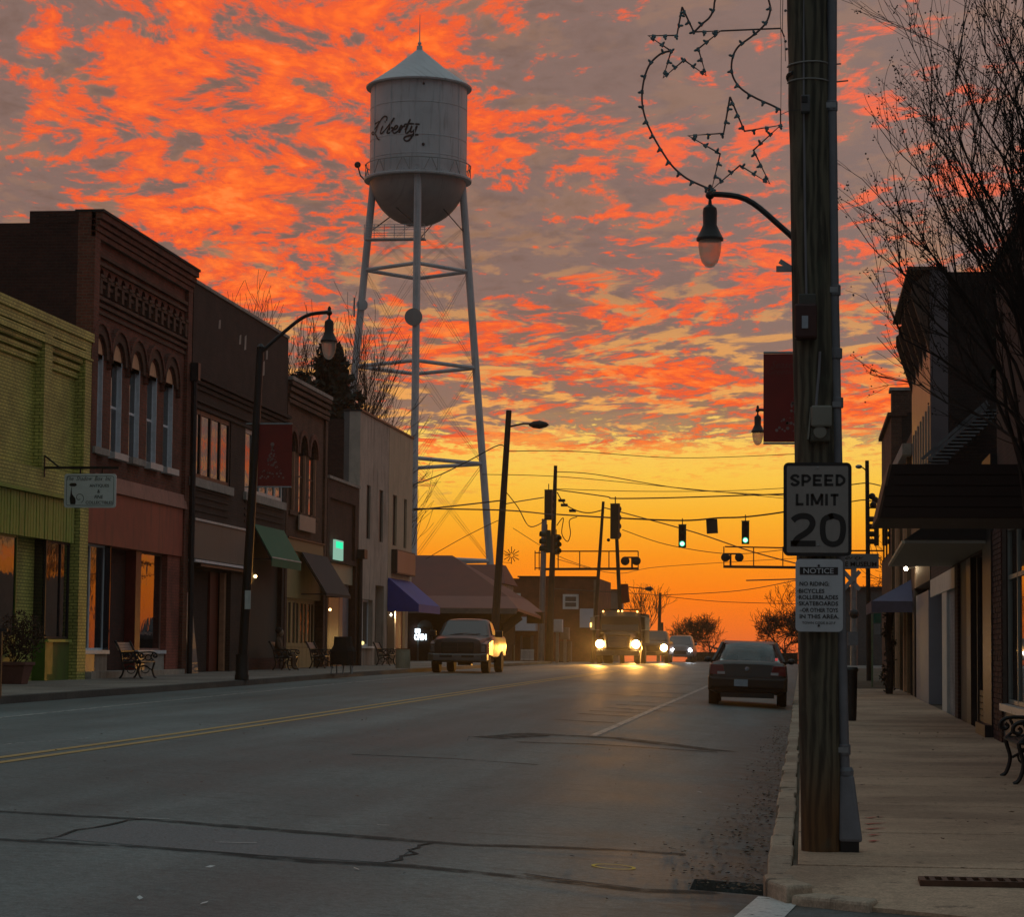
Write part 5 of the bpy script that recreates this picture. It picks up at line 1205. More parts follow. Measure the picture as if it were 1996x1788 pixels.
# far red brick building
YB = 160.0
def DB(x, y): return atY(x, y, YB)
fb_ = thing('brick_building', 'long red brick building with two white-framed windows behind the station', 'building', (DB(1070, 1290).x, YB, .4))
x0, x1, x2 = DB(940, 1130).x, DB(1012, 1130).x, DB(1163, 1130).x
BR_FAR = brick('far_red_brick', (.21, .060, .030), (.17, .048, .025), (.16, .065, .04), dirt=.25)
mb = MB(); mb.box(x0, x1, YB, YB + 12, 0, DB(1000, 1128).z); mb.box(x1, x2, YB - .004, YB + 12, 0, DB(1050, 1126).z); mb.build('wall', BR_FAR, fb_)
MB().box(x1 - .1, x2 + .1, YB - .1, YB + .3, DB(1050, 1126).z, DB(1050, 1126).z + .09).build('coping', DARKM, fb_)
BLIND = plain('grey_window_blind', (.085, .09, .085), .3, 0, .15, 3, 0)
for a, c in (((985, 1157), (1015, 1190)), ((1097, 1159), (1128, 1188))):
    p0, p1 = DB(a[0], c[1]), DB(c[0], a[1]); mb = MB(); t_ = .16
    mb.box(p0.x, p1.x, YB - .08, YB - .01, p1.z - t_, p1.z); mb.box(p0.x, p1.x, YB - .08, YB - .01, p0.z, p0.z + t_); mb.box(p0.x, p0.x + t_, YB - .075, YB - .01, p0.z + t_, p1.z - t_); mb.box(p1.x - t_, p1.x, YB - .075, YB - .01, p0.z + t_, p1.z - t_)
    w_ = mb.build('window', WHITEP, fb_); MB().box(p0.x + t_, p1.x - t_, YB - .04, YB - .02, p0.z + t_, p1.z - t_).build('pane', BLIND, w_); MB().box(p0.x + t_, p1.x - t_, YB - .06, YB - .042, (p0.z + p1.z) / 2 - .05, (p0.z + p1.z) / 2 + .03).build('sash_bar', WHITEP, w_)
def fbox(name, mat, xa, ya_, xb, yb_, y0, y1, par=fb_, Y=YB):
    p0, p1 = atY(xa, yb_, Y), atY(xb, ya_, Y); return MB().box(p0.x, p1.x, Y + y0, Y + y1, max(p0.z, .3), p1.z).build(name, mat, par)
GW = plain('pale_grey_panel', (.55, .57, .62), .5, 0, .08, 2, 0)
fbox('wall_panel', GW, 1130, 1187, 1157, 1224, -.10, -.02)
fbox('awning', GW, 970, 1204, 1049, 1230, -1.6, -.2); fbox('doorway', INTER, 1019, 1243, 1034, 1290, -.06, -.02)
fbox('door_frame', plain('brown_frame', (.16, .12, .11), .7), 1014, 1240, 1019, 1290, -.1, -.02); fbox('door_frame', MATS['brown_frame'], 1034, 1240, 1040, 1290, -.1, -.02)
fbox('corner_pilaster', plain('brown_stucco', (.22, .15, .11), .8), 1157, 1131, 1164, 1200, -.12, -.02)
fence_ = thing('porch_railing', 'small white porch railing before the far brick building', 'railing', tuple(DB(1027, 1288)))
p0, p1 = atY(1015, 1287, YB - 1.5), atY(1041, 1267, YB - 1.5)
MB().box(p0.x, p1.x, YB - 1.55, YB - 1.45, p1.z - .07, p1.z).build('rail', WHITEP, fence_); MB().box(p0.x, p1.x, YB - 1.55, YB - 1.45, p0.z, p0.z + .07).build('rail', WHITEP, fence_)
for i in range(11): xx = p0.x + (p1.x - p0.x) * (i + .5) / 11; MB().box(xx - .02, xx + .02, YB - 1.52, YB - 1.48, p0.z + .07, p1.z - .07).build('baluster', WHITEP, fence_)
def cab(lbl, xa, ya_, xb, yb_, Y, mat, nd=1, legs=False):
    p0, p1 = atY(xa, yb_, Y), atY(xb, ya_, Y); t = thing('signal_cabinet', lbl, 'cabinet', (p0.x, Y, p0.z)); MB().box(p0.x, p1.x, Y, Y + .6, p0.z, p1.z).build('cabinet_body', mat, t, bev=.02)
    for i in range(nd): w_ = (p1.x - p0.x) / nd; MB().box(p0.x + w_ * i + .05, p0.x + w_ * (i + 1) - .05, Y - .03, Y - .002, p0.z + .07, p1.z - .07).build('door', mat, t)
    if legs: MB().bar(((p0.x + p1.x) / 2, Y + .3, .45), ((p0.x + p1.x) / 2, Y + .3, p0.z), .16).build('leg', STEEL, t)
cab('upper pale metal cabinet on a post right of the dark pole', 1075, 1208, 1096, 1233, 140, GW, 1, True)
cab('grey double-door cabinet beside the upper pale cabinet', 1092, 1224, 1109, 1247, 141, plain('dull_grey_metal', (.17, .15, .145), .5), 2, True)
cab('low brown-grey cabinet on the ground before the far brick building', 1091, 1251, 1113, 1290, 142, plain('brown_grey_metal', (.13, .10, .09), .6), 1)
p0 = atY(1001, 1292, 130); bl = thing('bollard', 'single pale marker post at the pavement edge near the station', 'bollard', (p0.x, 130, zr(130) + .1)); MB().lathe((p0.x, 130, .5), [(.07, 0), (.07, .95), (.04, 1.0)], 10).build('post', plain('dull_cream', (.25, .22, .18), .6), bl)
# pale tower-like shed behind
YS_ = 210; p0, p1 = atY(1167, 1260, YS_), atY(1206, 1152, YS_); shd = thing('metal_shed', 'pale corrugated metal building behind the far poles', 'building', (p0.x, YS_, 0))
mb = MB(); mb.box(p0.x, p1.x, YS_, YS_ + 6, 0, p1.z)
for i in range(10): xx = p0.x + (p1.x - p0.x) * (i + .5) / 10; mb.box(xx - .03, xx + .03, YS_ - .05, YS_, 0, p1.z)
mb.build('wall', plain('pale_corrugated', (.24, .20, .17), .6, 0, .2, .8, 0, dirt=.3), shd); MB().box(p0.x - .1, p1.x + .1, YS_ - .15, YS_ + 6.1, p1.z + .001, p1.z + .12).build('roof', DARKM, shd)
# ================================================================== poles, signals, gantries
WOODP = plain('pole_wood', (.055, .038, .028), .85, 0, .3, 3, .3)
def pole(label, x0, y0, x1, y1, Y, r0, r1, name='utility_pole', cat='utility pole', mat=WOODP, zb=None, grp='poles by the crossing'):
    a, b_ = atY(x0, y0, Y), atY(x1, y1, Y)
    if zb is not None and b_.z > zb: t_ = (b_.z - zb) / (a.z - b_.z); b_ = b_ - (a - b_) * t_
    t = thing(name, label, cat, tuple(b_), grp); MB().tube([b_, (a + b_) / 2, a], r1, 10, r1=r0).build('pole', mat, t, smooth=True); return t
pA_ = pole('tall leaning wooden pole with a cobra-head street light, behind the parked pickup', 992, 800, 966, 1205, 112, .13, .20, zb=.4)
mb = MB(); P1 = [atY(993, 832, 112), atY(1020, 826, 112), atY(1040, 826, 112)]; mb.tube(P1, .045, 6); mb.build('arm', DARKM, pA_)
q0 = atY(1052, 828, 112); mb = MB(); mb.lathe(q0, [(.05, -.5), (.16, -.3), (.20, 0), (.12, .3), (.02, .42)], 10, axis='X'); mb.build('lamp_head', DARKM, pA_)
pB_ = pole('dark slim pole with signal heads, tallest near the gantry', 1083, 908, 1070, 1292, 138, .10, .22)
pC_ = pole('leaning dark pole left of the back-to-front signal head', 1176, 978, 1160, 1215, 136, .08, .12, zb=.4)
pD_ = pole('straight dark pole under the tall signal head above the dump truck', 1202, 1045, 1209, 1200, 134, .10, .13, zb=.4)
p0 = atY(1186, 1146, 134); p1 = atY(1210, 1146, 134)
MB().tube([atY(1206, 1143, 134), atY(1258, 1148, 134)], .03, 5).build('arm', DARKM, pD_); q0 = atY(1266, 1148.5, 134); MB().lathe(q0, [(.04, -.25), (.12, -.1), (.14, .08), (.02, .2)], 8, axis='X').build('lamp_head', DARKM, pD_)
a, c = atY(1210, 1178, 134), atY(1228, 1139, 134); mb = MB(); mb.hexa([(a.x, 134, a.z), (c.x, 133.8, a.z + .1), (c.x, 133.83, a.z + .1), (a.x, 134.03, a.z), (a.x, 134, c.z), (c.x - .1, 133.9, c.z), (c.x - .1, 133.93, c.z), (a.x, 134.03, c.z)]); mb.build('banner', BANM, pD_)
pE_ = pole('bare slim pole between the distant trees behind the traffic', 1287, 1156, 1284, 1262, 175, .10, .14, zb=.0)
pF_ = pole('short stub pole beside the bare slim pole', 1290.5, 1214, 1291, 1250, 190, .10, .12, zb=.0)
YR = 92; pR_ = pole('slim brown pole with a globe arm lamp behind the speed limit sign', 1690, 898, 1694, 1330, YR, .075, .10)
mb = MB(); mb.tube([atY(1689, 918, YR), atY(1682, 912, YR), atY(1676, 910, YR)], .025, 5); mb.tube([atY(1690, 990, YR), atY(1712, 990, YR)], .035, 5); mb.build('arm', DARKM, pR_)
q0 = atY(1674, 910, YR); MB().ball(q0, .13, 10, 6, .6).build('lamp_head', STEEL, pR_)
mb = MB()
for (x_, y_) in ((1700, 968), (1706, 975), (1702, 985)): mb.ball(atY(x_, y_, YR), .13, 6, 5)
mb.build('insulator', DARKM, pR_)
# signal heads
LENSG = emis('green_signal_light', (.10, 1.0, .55), 1.5); LENSC = emis('green_signal_core', (.75, 1.0, .85), 3.0); LENSD = plain('dark_lens', (.03, .015, .012), .3); SIGB = plain('signal_green_black', (.012, .045, .03), .5, 0, .2, 5, 0); SIGY = plain('signal_brown', (.07, .045, .02), .6, 0, .2, 5, 0)
def make_signal(mat=SIGB, lit=True, n=3):
    t = thing('traffic_light', None, None); h = .345
    mb = MB(); mb.box(-.17, .17, -.10, .12, 0, h * n); mb.tube([(0, 0, h * n), (0, 0, h * n + .30)], .025, 6); mb.box(-.19, .19, -.06, .10, h * n, h * n + .03); mb.build('housing', mat, t, bev=.02)
    for i in range(n):
        z = h * (i + .5); MB().lathe((0, -.11, z), [(.005, 0), (.115, 0), (.115, .02)], 16, axis='Y').build('lens', LENSG if (i == 0 and lit) else LENSD, t)
        if i == 0 and lit: MB().lathe((0, -.118, z), [(.005, 0), (.075, 0), (.075, .006)], 14, axis='Y').build('lamp_core', LENSC, t)
        mb = MB(); N = 12
        for j in range(N - 2):
            a0, a1 = math.pi * (-.25 + 1.5 * j / (N - 2)), math.pi * (-.25 + 1.5 * (j + 1) / (N - 2))
            mb.add([(r_ * math.cos(b_), yy, z + r_ * math.sin(b_)) for r_, b_, yy in ((.135, a0, -.11), (.135, a1, -.11), (.135, a1, -.33), (.135, a0, -.33), (.145, a0, -.11), (.145, a1, -.11), (.145, a1, -.34), (.145, a0, -.34))], [(0, 1, 2, 3), (4, 7, 6, 5), (3, 2, 6, 7)])
        mb.build('visor', mat, t)
    return t
SG = 'traffic lights over the crossing'
s0 = make_signal(); q0 = atY(1330, 1068, 112); s0.location = q0; tag(s0, 'left of the two green traffic lights hanging over the road', 'traffic light', SG)
s1 = copy_tree(s0); s1.location = atY(1453, 1061, 112); tag(s1, 'right of the two green traffic lights, nearer the square sign', 'traffic light', SG)
u0 = make_signal(SIGY, False, 4); sc_ = 1.3
def put_sig(o, x, y, Y, rz, s_, lb_): o.location = atY(x, y, Y); o.rotation_euler = (0, 0, rz); o.scale = (s_,) * 3; tag(o, lb_, 'traffic light', SG)
put_sig(u0, 1199, 1051, 112, R(165), 1.15, 'tall signal head seen from behind above the dump truck')
u1 = copy_tree(u0); put_sig(u1, 1069, 1014, 130, R(170), 1.15, 'signal head seen from behind at the top left of the dark slim pole')
u2 = copy_tree(s0)
for ch in list(u2.children):
    if ch.name.startswith('lamp_core'): bpy.data.objects.remove(ch); continue
    if ch.name.startswith('lens'): ch.data = [c_ for c_ in u0.children if c_.name.startswith('lens')][0].data
put_sig(u2, 1066, 1078, 132, R(-60), 1.15, 'signal head in profile with hooded lenses left of the dark slim pole')
u3 = copy_tree(u2); put_sig(u3, 1084, 1081, 131, R(35), 1.0, 'wide boxy signal head on the right side of the dark slim pole')
for ch in u3.children:
    if ch.data.materials and ch.name.startswith(('housing',)): ch.data = ch.data.copy(); ch.data.materials[0] = SIGY
u4 = copy_tree(u0); put_sig(u4, 1708, 1064, 92, R(-90), .8, 'signal head in profile at the right beside the slim brown pole')
sq = thing('hanging_plate', 'square dark sign hanging on the span wire between the green traffic lights', 'sign', tuple(atY(1387, 1040, 112)))
a, c = atY(1376, 1041, 112), atY(1398, 1012, 112); mb = MB(); mb.hexa([(a.x + .04, 112, a.z), (c.x + .04, 112, a.z + .03), (c.x + .04, 112.03, a.z + .03), (a.x + .04, 112.03, a.z), (a.x, 112, c.z - .02), (c.x, 112, c.z), (c.x, 112.03, c.z), (a.x, 112.03, c.z - .02)]); mb.build('plate', plain('dark_plate', (.045, .035, .028), .6), sq)
# gantries with crossing lights
def gantry(lbl, mast, arm_b, arm_t, xv, lights, Y, mastmat=STEEL):
    t = thing('crossing_gantry', lbl, 'crossing signal', tuple(atY(mast[0], mast[2], Y)), 'railway crossing gantries')
    a, b_ = atY(mast[0], mast[1], Y), atY(mast[3] if len(mast) > 3 else mast[0] - 2, mast[2], Y); MB().tube([b_, a], .19, 12, r1=.15).build('mast', mastmat, t, smooth=True)
    RED = plain('gantry_brown', (.055, .03, .022), .6)
    pa, pb = atY(arm_b[0], arm_b[1], Y), atY(arm_b[2], arm_b[3], Y); MB().bar(pa, pb, .14).build('lower_chord', RED, t)
    pa, pb = atY(arm_t[0], arm_t[1], Y), atY(arm_t[2], arm_t[3], Y); MB().bar(pa, pb, .07).build('upper_chord', RED, t)
    for x_ in xv: MB().bar(atY(x_, arm_t[1], Y), atY(x_, arm_b[1], Y), .055).build('upright', RED, t)
    for (x0, y0, x1, y1, xs) in lights:
        fr = MB(); fr.tube([atY(xs, y0 - 8, Y), atY(xs, arm_b[1], Y)], .06, 6); fr.tube([atY(x0, y0 - 7, Y), atY(x1, y1 - 7, Y)], .05, 6); L_ = fr.build('light_bracket', DARKM, t)
        for xx, yy in ((x0, y0), (x1, y1)):
            c = atY(xx, yy, Y); mb = MB(); mb.lathe(c, [(.02, .05), (8.6 * Y / F, .02), (8.6 * Y / F, -.02), (.10, -.06), (.02, -.07)], 20, axis='Y'); mb.build('light_disc', BLACK, L_)
    return t
GY = 138
gl_ = gantry('left railway crossing gantry reaching over the road with round black warning lights', (1061, 1012, 1290, 1054), (1058, 1110, 1245, 1109), (1088, 1075, 1244, 1075), (1088, 1130, 1187, 1244), [(1218.5, 1094, 1240.5, 1094, 1232)], GY)
mb = MB()
for y_ in (1078, 1108): mb.bar(atY(1042, y_, GY), atY(1062, y_, GY), .06)
for x_ in (1043, 1051): mb.bar(atY(x_, 1074, GY), atY(x_, 1112, GY), .05)
mb.build('service_cage', DARKM, gl_)
gr_ = gantry('right railway crossing gantry with round black warning lights and a crossbuck mast', (1664, 1108, 1298, 1664), (1410, 1105, 1664, 1108), (1413, 1066, 1560, 1069), (1411, 1469, 1526), [(1414, 1087, 1441, 1087, 1424)], GY - 8)
WX = plain('worn_white_board', (.30, .29, .29), .5, 0, .2, 5, 0)
a, c = atY(1642, 1112, 129.5), atY(1676, 1150, 129.5); MB().bar(a, c, .05, .22).build('crossbuck', WX, gr_); a, c = atY(1642, 1152, 129.4), atY(1676, 1114, 129.4); MB().bar(a, c, .05, .22).build('crossbuck', WX, gr_)
MB().ball(atY(1665, 1197, 129), .26, 12, 8).build('bell_box', DARKM, gr_)
mb = MB(); p0, p1 = atY(1652, 1244, 129), atY(1672, 1236, 129); mb.box(p0.x, p1.x, 128.6, 129.1, p0.z - .4, p1.z + .1); mb.build('control_box', plain('blue_grey_box', (.17, .18, .20), .5), gr_)
# small star ornament beside the leaning pole
orn = thing('snowflake_ornament', 'wire starburst ornament hanging off the leaning wooden pole', 'ornament', tuple(atY(997, 1083, 112)))
mb = MB(); c = atY(997, 1083, 112)
for i in range(12):
    a_ = i * math.pi / 6; L_ = (.40 if i % 2 else .32); mb.tube([c + Vector((math.cos(a_) * .08, 0, math.sin(a_) * .08)), c + Vector((math.cos(a_) * L_, 0, math.sin(a_) * L_))], .018, 4)
mb.build('rays', plain('orange_brown_wire', (.12, .05, .02), .6), orn); MB().tube([atY(975, 1078, 112), c], .01, 4).build('bracket', WIREM, orn); MB().tube([atY(975, 1096, 112), c + Vector((0, 0, -.35))], .01, 4).build('bracket', WIREM, orn)
# ---- overhead wires: polylines in real space
def wire(lbl, pts, r_=.022):
    P3 = [tuple(atY(x, y, Y)) for x, y, Y in pts]; P3 = smooth_path(P3, 6) if len(P3) > 2 else P3
    return MB().tube(P3, r_, 4).build('overhead_wire', WIREM, None, label=lbl, cat='overhead wire', group='wires strung between the poles')
wire('span wire carrying the green traffic lights', [(1085, 1003, 130), (1200, 1010, 114), (1330, 1015, 112), (1400, 1010, 112), (1453, 1008, 112), (1530, 998, 111), (1620, 980, 108)], .035)
wire('wire sloping down from the leaning dark pole to the right gantry', [(1178, 990, 134), (1260, 1012, 128), (1360, 1040, 122), (1480, 1080, 118), (1640, 1120, 110)], .028)
wire('wire from the dark slim pole running right past the tall signal head', [(1085, 955, 136), (1180, 968, 125), (1200, 972, 112), (1330, 970, 112), (1560, 962, 108)], .028)
wire('upper wire sloping right from the slim pole', [(1083, 920, 136), (1160, 925, 136), (1340, 954, 130), (1560, 968, 120)], .022)
wire('thin wire crossing the yellow sky just above the signals', [(1080, 953, 140), (1240, 958, 140), (1420, 957, 140), (1560, 950, 140)], .018)
wire('cable from the stucco building to the leaning pole', [(806, 945, 103), (860, 925, 106), (920, 895, 108), (972, 868, 110), (986, 875, 112)], .026)
wire('cable from the leaning pole top left toward the stucco building, upper', [(806, 995, 103), (900, 985, 108), (985, 975, 112)], .03)
wire('lower cable from the stucco building to the leaning pole', [(806, 992, 103), (900, 993, 107), (1000, 996, 112), (1080, 1004, 128)], .03)
wire('slack cable looping between the leaning pole and the signal pole', [(987, 960, 112), (1010, 990, 116), (1030, 1025, 122), (1050, 1023, 128), (1066, 1010, 130)], .026)
wire('cable from the leaning pole to the slim pole signals', [(975, 985, 112), (1010, 978, 118), (1060, 970, 128)], .026)
wire('drooping cable with dark clamps right of the slim pole', [(1086, 960, 136), (1100, 982, 136), (1125, 996, 136), (1150, 1000, 136), (1176, 994, 136)], .03)
wire('long faint wire descending from upper left to the far right', [(985, 880, 112), (1120, 880, 130), (1330, 893, 150), (1560, 885, 160)], .02)
wire('faint distant wire crossing high behind the gantry', [(940, 925, 150), (1100, 930, 150), (1330, 952, 160), (1560, 975, 170)], .02)
wire('hooked cable looping beneath the slim pole signals', [(1085, 1025, 131), (1098, 1010, 131), (1095, 1040, 131), (1106, 1056, 131), (1112, 1040, 131), (1110, 1015, 131), (1125, 1008, 131)], .024)
wire('low wire rising right above the sedan', [(1078, 1148, 150), (1250, 1158, 165), (1300, 1160, 172), (1440, 1152, 160), (1560, 1130, 140)], .022)
wire('low wire running level past the bare slim pole', [(1288, 1162, 175), (1400, 1173, 170), (1560, 1178, 160)], .02)
wire('thin low wire behind the left gantry', [(1085, 1090, 150), (1200, 1118, 160), (1290, 1105, 180), (1560, 1088, 190)], .018)
wire('slack faint wire hanging below the span wire', [(1213, 1033, 140), (1300, 1062, 140), (1420, 1080, 135), (1530, 1072, 130)], .02)
wire('street light arm wire right of the sedan', [(1455, 1132, 120), (1560, 1129, 110)], .03)
wire('wires beside the slim brown pole, upper', [(1660, 945, 92), (1690, 942, 92), (1716, 947, 88)], .02); wire('wires beside the slim brown pole, lower', [(1660, 978, 92), (1690, 975, 92), (1716, 985, 88)], .02)
wire('faint wire sloping off the depot roof to the leaning pole', [(830, 1090, 124), (900, 1050, 120), (960, 1020, 114), (985, 1010, 112)], .018)
wire('guy wire crossing behind the starburst ornament', [(1000, 1030, 125), (1090, 1085, 130), (1160, 1110, 136)], .016)
mb = MB()
for x_, y_ in ((1100, 985), (1095, 976), (1116, 996)): c = atY(x_, y_, 135.8); mb.box(c.x - .18, c.x + .18, 135.6, 136.0, c.z - .07, c.z + .07)
mb.build('cable_clamps', DARKM, pB_)
c = atY(1186, 1053, 112); MB().ball(c, .08).build('camera_pod', DARKM, pD_)
# ================================================================== distant trees
BARK = plain('winter_bark', (.060, .038, .028), .9, 0, .3, 3, 0)
BARKD = plain('dark_bark', (.030, .021, .017), .9, 0, .3, 3, 0)
def bare_tree(lbl, x, y, Y, h, lev=5, n=3, r_=.16, spread=.55, nt=1, mat=BARK, grp='bare winter trees behind the town', zb=0, minr=.014, sides=3):
    p0 = atY(x, y, Y); t = thing('bare_tree', lbl, 'tree', (p0.x, Y, zb), grp); tr = MB(); cr = MB()
    hgt = h; tr.tube([(p0.x, Y, zb), (p0.x + .05, Y, zb + hgt * .12), (p0.x, Y, zb + hgt * .25)], r_ * 1.3, 7, r1=r_)
    for i in range(nt + 2):
        a_ = random.uniform(0, 6.28); twigs(cr, (p0.x, Y, zb + hgt * random.uniform(.16, .25)), (math.cos(a_) * .5, math.sin(a_) * .5, 1), hgt * .24, r_ * .6, lev, spread, n, None, up=.35, seg=3, sides=sides, minr=minr)
    tr.build('trunk', mat, t); cr.build('crown', mat, t); return t
random.seed(21)
bare_tree('tall bare tree behind the dark brick parapet', 492, 700, 150, 23, 5, 3, .22, .42)
bare_tree('tall bare tree over the small arched building', 590, 700, 155, 20, 5, 3, .2, .34)
bare_tree('bare tree rising behind the stucco building roof', 740, 800, 170, 14.8, 4, 3, .12, .34)
bare_tree('bare tree left of the leaning street lamp arm', 540, 700, 165, 23.5, 5, 3, .2, .34)
bare_tree('spreading bare tree right of the parked traffic', 1350, 1250, 230, 5.2, 5, 4, .12, .95, mat=BARKD)
bare_tree('bare tree beside the red hanging banner above the traffic', 1250, 1240, 215, 7.5, 4, 3, .12, .6)
bare_tree('low bare tree just right of the white car', 1385, 1262, 245, 4.6, 4, 3, .10, .7, mat=BARKD)
bare_tree('bare bushy tree above the sedan roof', 1530, 1240, 215, 5.6, 5, 4, .12, .95, mat=BARKD)
bare_tree('bare tree between the sedan and the notice sign', 1575, 1240, 190, 6.8, 5, 3, .12, .8, mat=BARKD)
bare_tree('bare tree under the museum sign', 1700, 1200, 200, 7.5, 5, 3, .12, .65, mat=BARKD)
# hedge masses along the far end of the road
FOLD = plain('dark_hedge', (.030, .026, .016), .9, 0, .5, 4, 0)
def hedge(lbl, xa, xb, ytop, Y, nm='hedge'):
    p0, p1 = atY(xa, 1290, Y), atY(xb, ytop, Y); mb = MB(); z0 = 0
    n = int((p1.x - p0.x) * 120)
    for i in range(n):
        x = random.uniform(p0.x, p1.x); top = p1.z * (.75 + .25 * math.sin(x * 1.7 + 1)); z = random.uniform(z0, top); leaf_cards(mb, (x, Y + random.uniform(-.6, .6), z), .25, 1, .12)
    mb.box(p0.x + .2, p1.x - .2, Y - .3, Y + .3, z0, p1.z * .7)
    mb.build(nm, FOLD, None, label=lbl, cat='hedge')
hedge('long dark hedge at the road end between the traffic and the sedan', 1335, 1560, 1262, 205)
hedge('dark low shrubs at the foot of the brick wall behind the pole', 1080, 1112, 1277, 150)
hedge('dark hedge behind the right gantry mast', 1650, 1722, 1250, 190)
# houses at the end of the road
ho = thing('house', 'dark house roof at the far end of the road behind the trees', 'building', (atY(1700, 1290, 170).x, 170, 0)); p0, p1 = atY(1640, 1290, 170), atY(1730, 1150, 170)
MB().box(p0.x, p1.x + 2, 170, 178, 0, p1.z).build('wall', plain('far_grey_wall', (.10, .09, .085), .8), ho); MB().box(p0.x - .2, p1.x + 2.2, 169.8, 178, p1.z + .001, p1.z + .2).build('roof', DARKM, ho)
# dark evergreen behind the shops
def evergreen(lbl, x, Y, ztop, zbase, rad, n=9000, mat=None):
    p0 = atY(x, 700, Y); t = thing('evergreen_tree', lbl, 'tree', (p0.x, Y, 0)); mb = MB(); mat = mat or plain('evergreen_needles', (.012, .018, .010), .9, 0, .4, 3, 0)
    MB().tube([(p0.x, Y, 0), (p0.x, Y, ztop * .95)], .3, 8, r1=.04).build('trunk', BARKD, t)
    H_ = ztop - zbase
    for i in range(52):
        f = (i + .5) / 52; z = zbase + H_ * f; rr = rad * (1 - f ** 1.4) * random.uniform(.55, 1.15) + .15
        for j in range(int(5 + 5 * (1 - f))):
            a_ = random.uniform(0, 6.28); c = Vector((p0.x + math.cos(a_) * rr, Y + math.sin(a_) * rr, z + rr * .12))
            for q_ in range(int(n / 400)):
                tt = random.uniform(.15, 1); pt_ = Vector((p0.x, Y, z - .2)).lerp(c, tt); leaf_cards(mb, pt_, .45, 1, .22, (1, 1, .5))
    mb.build('crown', mat, t); return t
random.seed(5)
evergreen('dark evergreen tree between the dark brick parapet and the water tower leg', 645, 122, 16.6, 9.0, 2.7, 9000)
evergreen('smaller dark evergreen leaning against the brick roofline', 585, 118, 14.6, 8.5, 1.9, 5000)
# ================================================================== vehicles
def loft(mb, secs):
    n = len(secs[0]); b0 = len(mb.v)
    for s_ in secs: mb.v += [Vector(p) for p in s_]
    for i in range(len(secs) - 1):
        for j in range(n): j2 = (j + 1) % n; mb.f.append((b0 + i * n + j, b0 + i * n + j2, b0 + (i + 1) * n + j2, b0 + (i + 1) * n + j))
    mb.f.append(tuple(b0 + j for j in range(n))[::-1]); mb.f.append(tuple(b0 + (len(secs) - 1) * n + j for j in range(n)))
def bodysec(y, zb, zt, hw, crown=.03, tum=.06, mid=None):
    m_ = mid or (zb + (zt - zb) * .55)
    h = [(hw * .80, zb), (hw * .97, zb + .07), (hw, m_), (hw - tum * .5, zt - .10), (hw - tum * 1.4, zt - .02), (hw * .72, zt + crown * .5), (hw * .36, zt + crown)]
    return [(x, y, z) for x, z in h] + [(0, y, zt + crown)] + [(-x, y, z) for x, z in h[::-1]] + [(0, y, zb)]
def cabsec(y, z0, z1, w0, w1, rc=.08):
    h = [(w0, z0), (w0 + (w1 - w0) * .55, z0 + (z1 - z0) * .55), (w1 + .01, z1 - rc), (w1 - rc, z1 - .015), (w1 * .5, z1 + .015)]
    return [(x, y, z) for x, z in h] + [(0, y, z1 + .02)] + [(-x, y, z) for x, z in h[::-1]] + [(0, y, z0)]
def wheel(par, x, y, r_, w_, rimmat=STEEL):
    s_ = 1 if x > 0 else -1
    mb = MB(); mb.lathe((x - s_ * w_ / 2, y, r_), [(r_ * .62, -w_ / 2), (r_ * .93, -w_ / 2), (r_, -w_ * .36), (r_, w_ * .36), (r_ * .93, w_ / 2), (r_ * .62, w_ / 2)], 28, axis='X'); wh = mb.build('wheel', RUBBER, par, smooth=True)
    mb = MB(); mb.lathe((x - s_ * w_ / 2, y, r_), [(.02, w_ * .3 * s_), (r_ * .3, w_ * .36 * s_), (r_ * .55, w_ * .30 * s_), (r_ * .64, w_ * .44 * s_)], 20, axis='X', cap=False); mb.build('rim', rimmat, wh)
def carpaint(name, col, rough=.25, coat=.35): return plain(name, col, rough + .12, .0, .05, 2, 0, coat=coat, spec=.35)
SEDP = carpaint('sedan_bronze_paint', (.030, .020, .018), .25, .08)
TINT = MATS.get('tinted_glass') or None
m, k = newmat('tinted_glass'); t_ = k.n('ShaderNodeBsdfTransparent'); k.put(t_.inputs[0], (.88, .90, .88)); g_ = k.n('ShaderNodeBsdfGlossy'); g_.inputs['Roughness'].default_value = .04; fr = k.n('ShaderNodeFresnel'); fr.inputs[0].default_value = 1.5
mx = k.n('ShaderNodeMixShader'); k.put(mx.inputs[0], k.m('MULTIPLY_ADD', fr.outputs[0], 1.0, .04, clamp=True)); k.nt.links.new(t_.outputs[0], mx.inputs[1]); k.nt.links.new(g_.outputs[0], mx.inputs[2]); k.nt.links.new(mx.outputs[0], k.n('ShaderNodeOutputMaterial').inputs[0]); TINT = m
REDL = plain('red_tail_lens', (.16, .008, .008), .12, 0, .05, 5, 0, coat=.8); CHROME = plain('chrome', (.45, .45, .46), .18, 1.0, .05, 5, 0); BLKP = plain('black_plastic', (.02, .02, .02), .5, 0, .1, 5, 0); PLATE = plain('plate_blue_grey', (.33, .38, .44), .5, 0, .2, 60, 0)
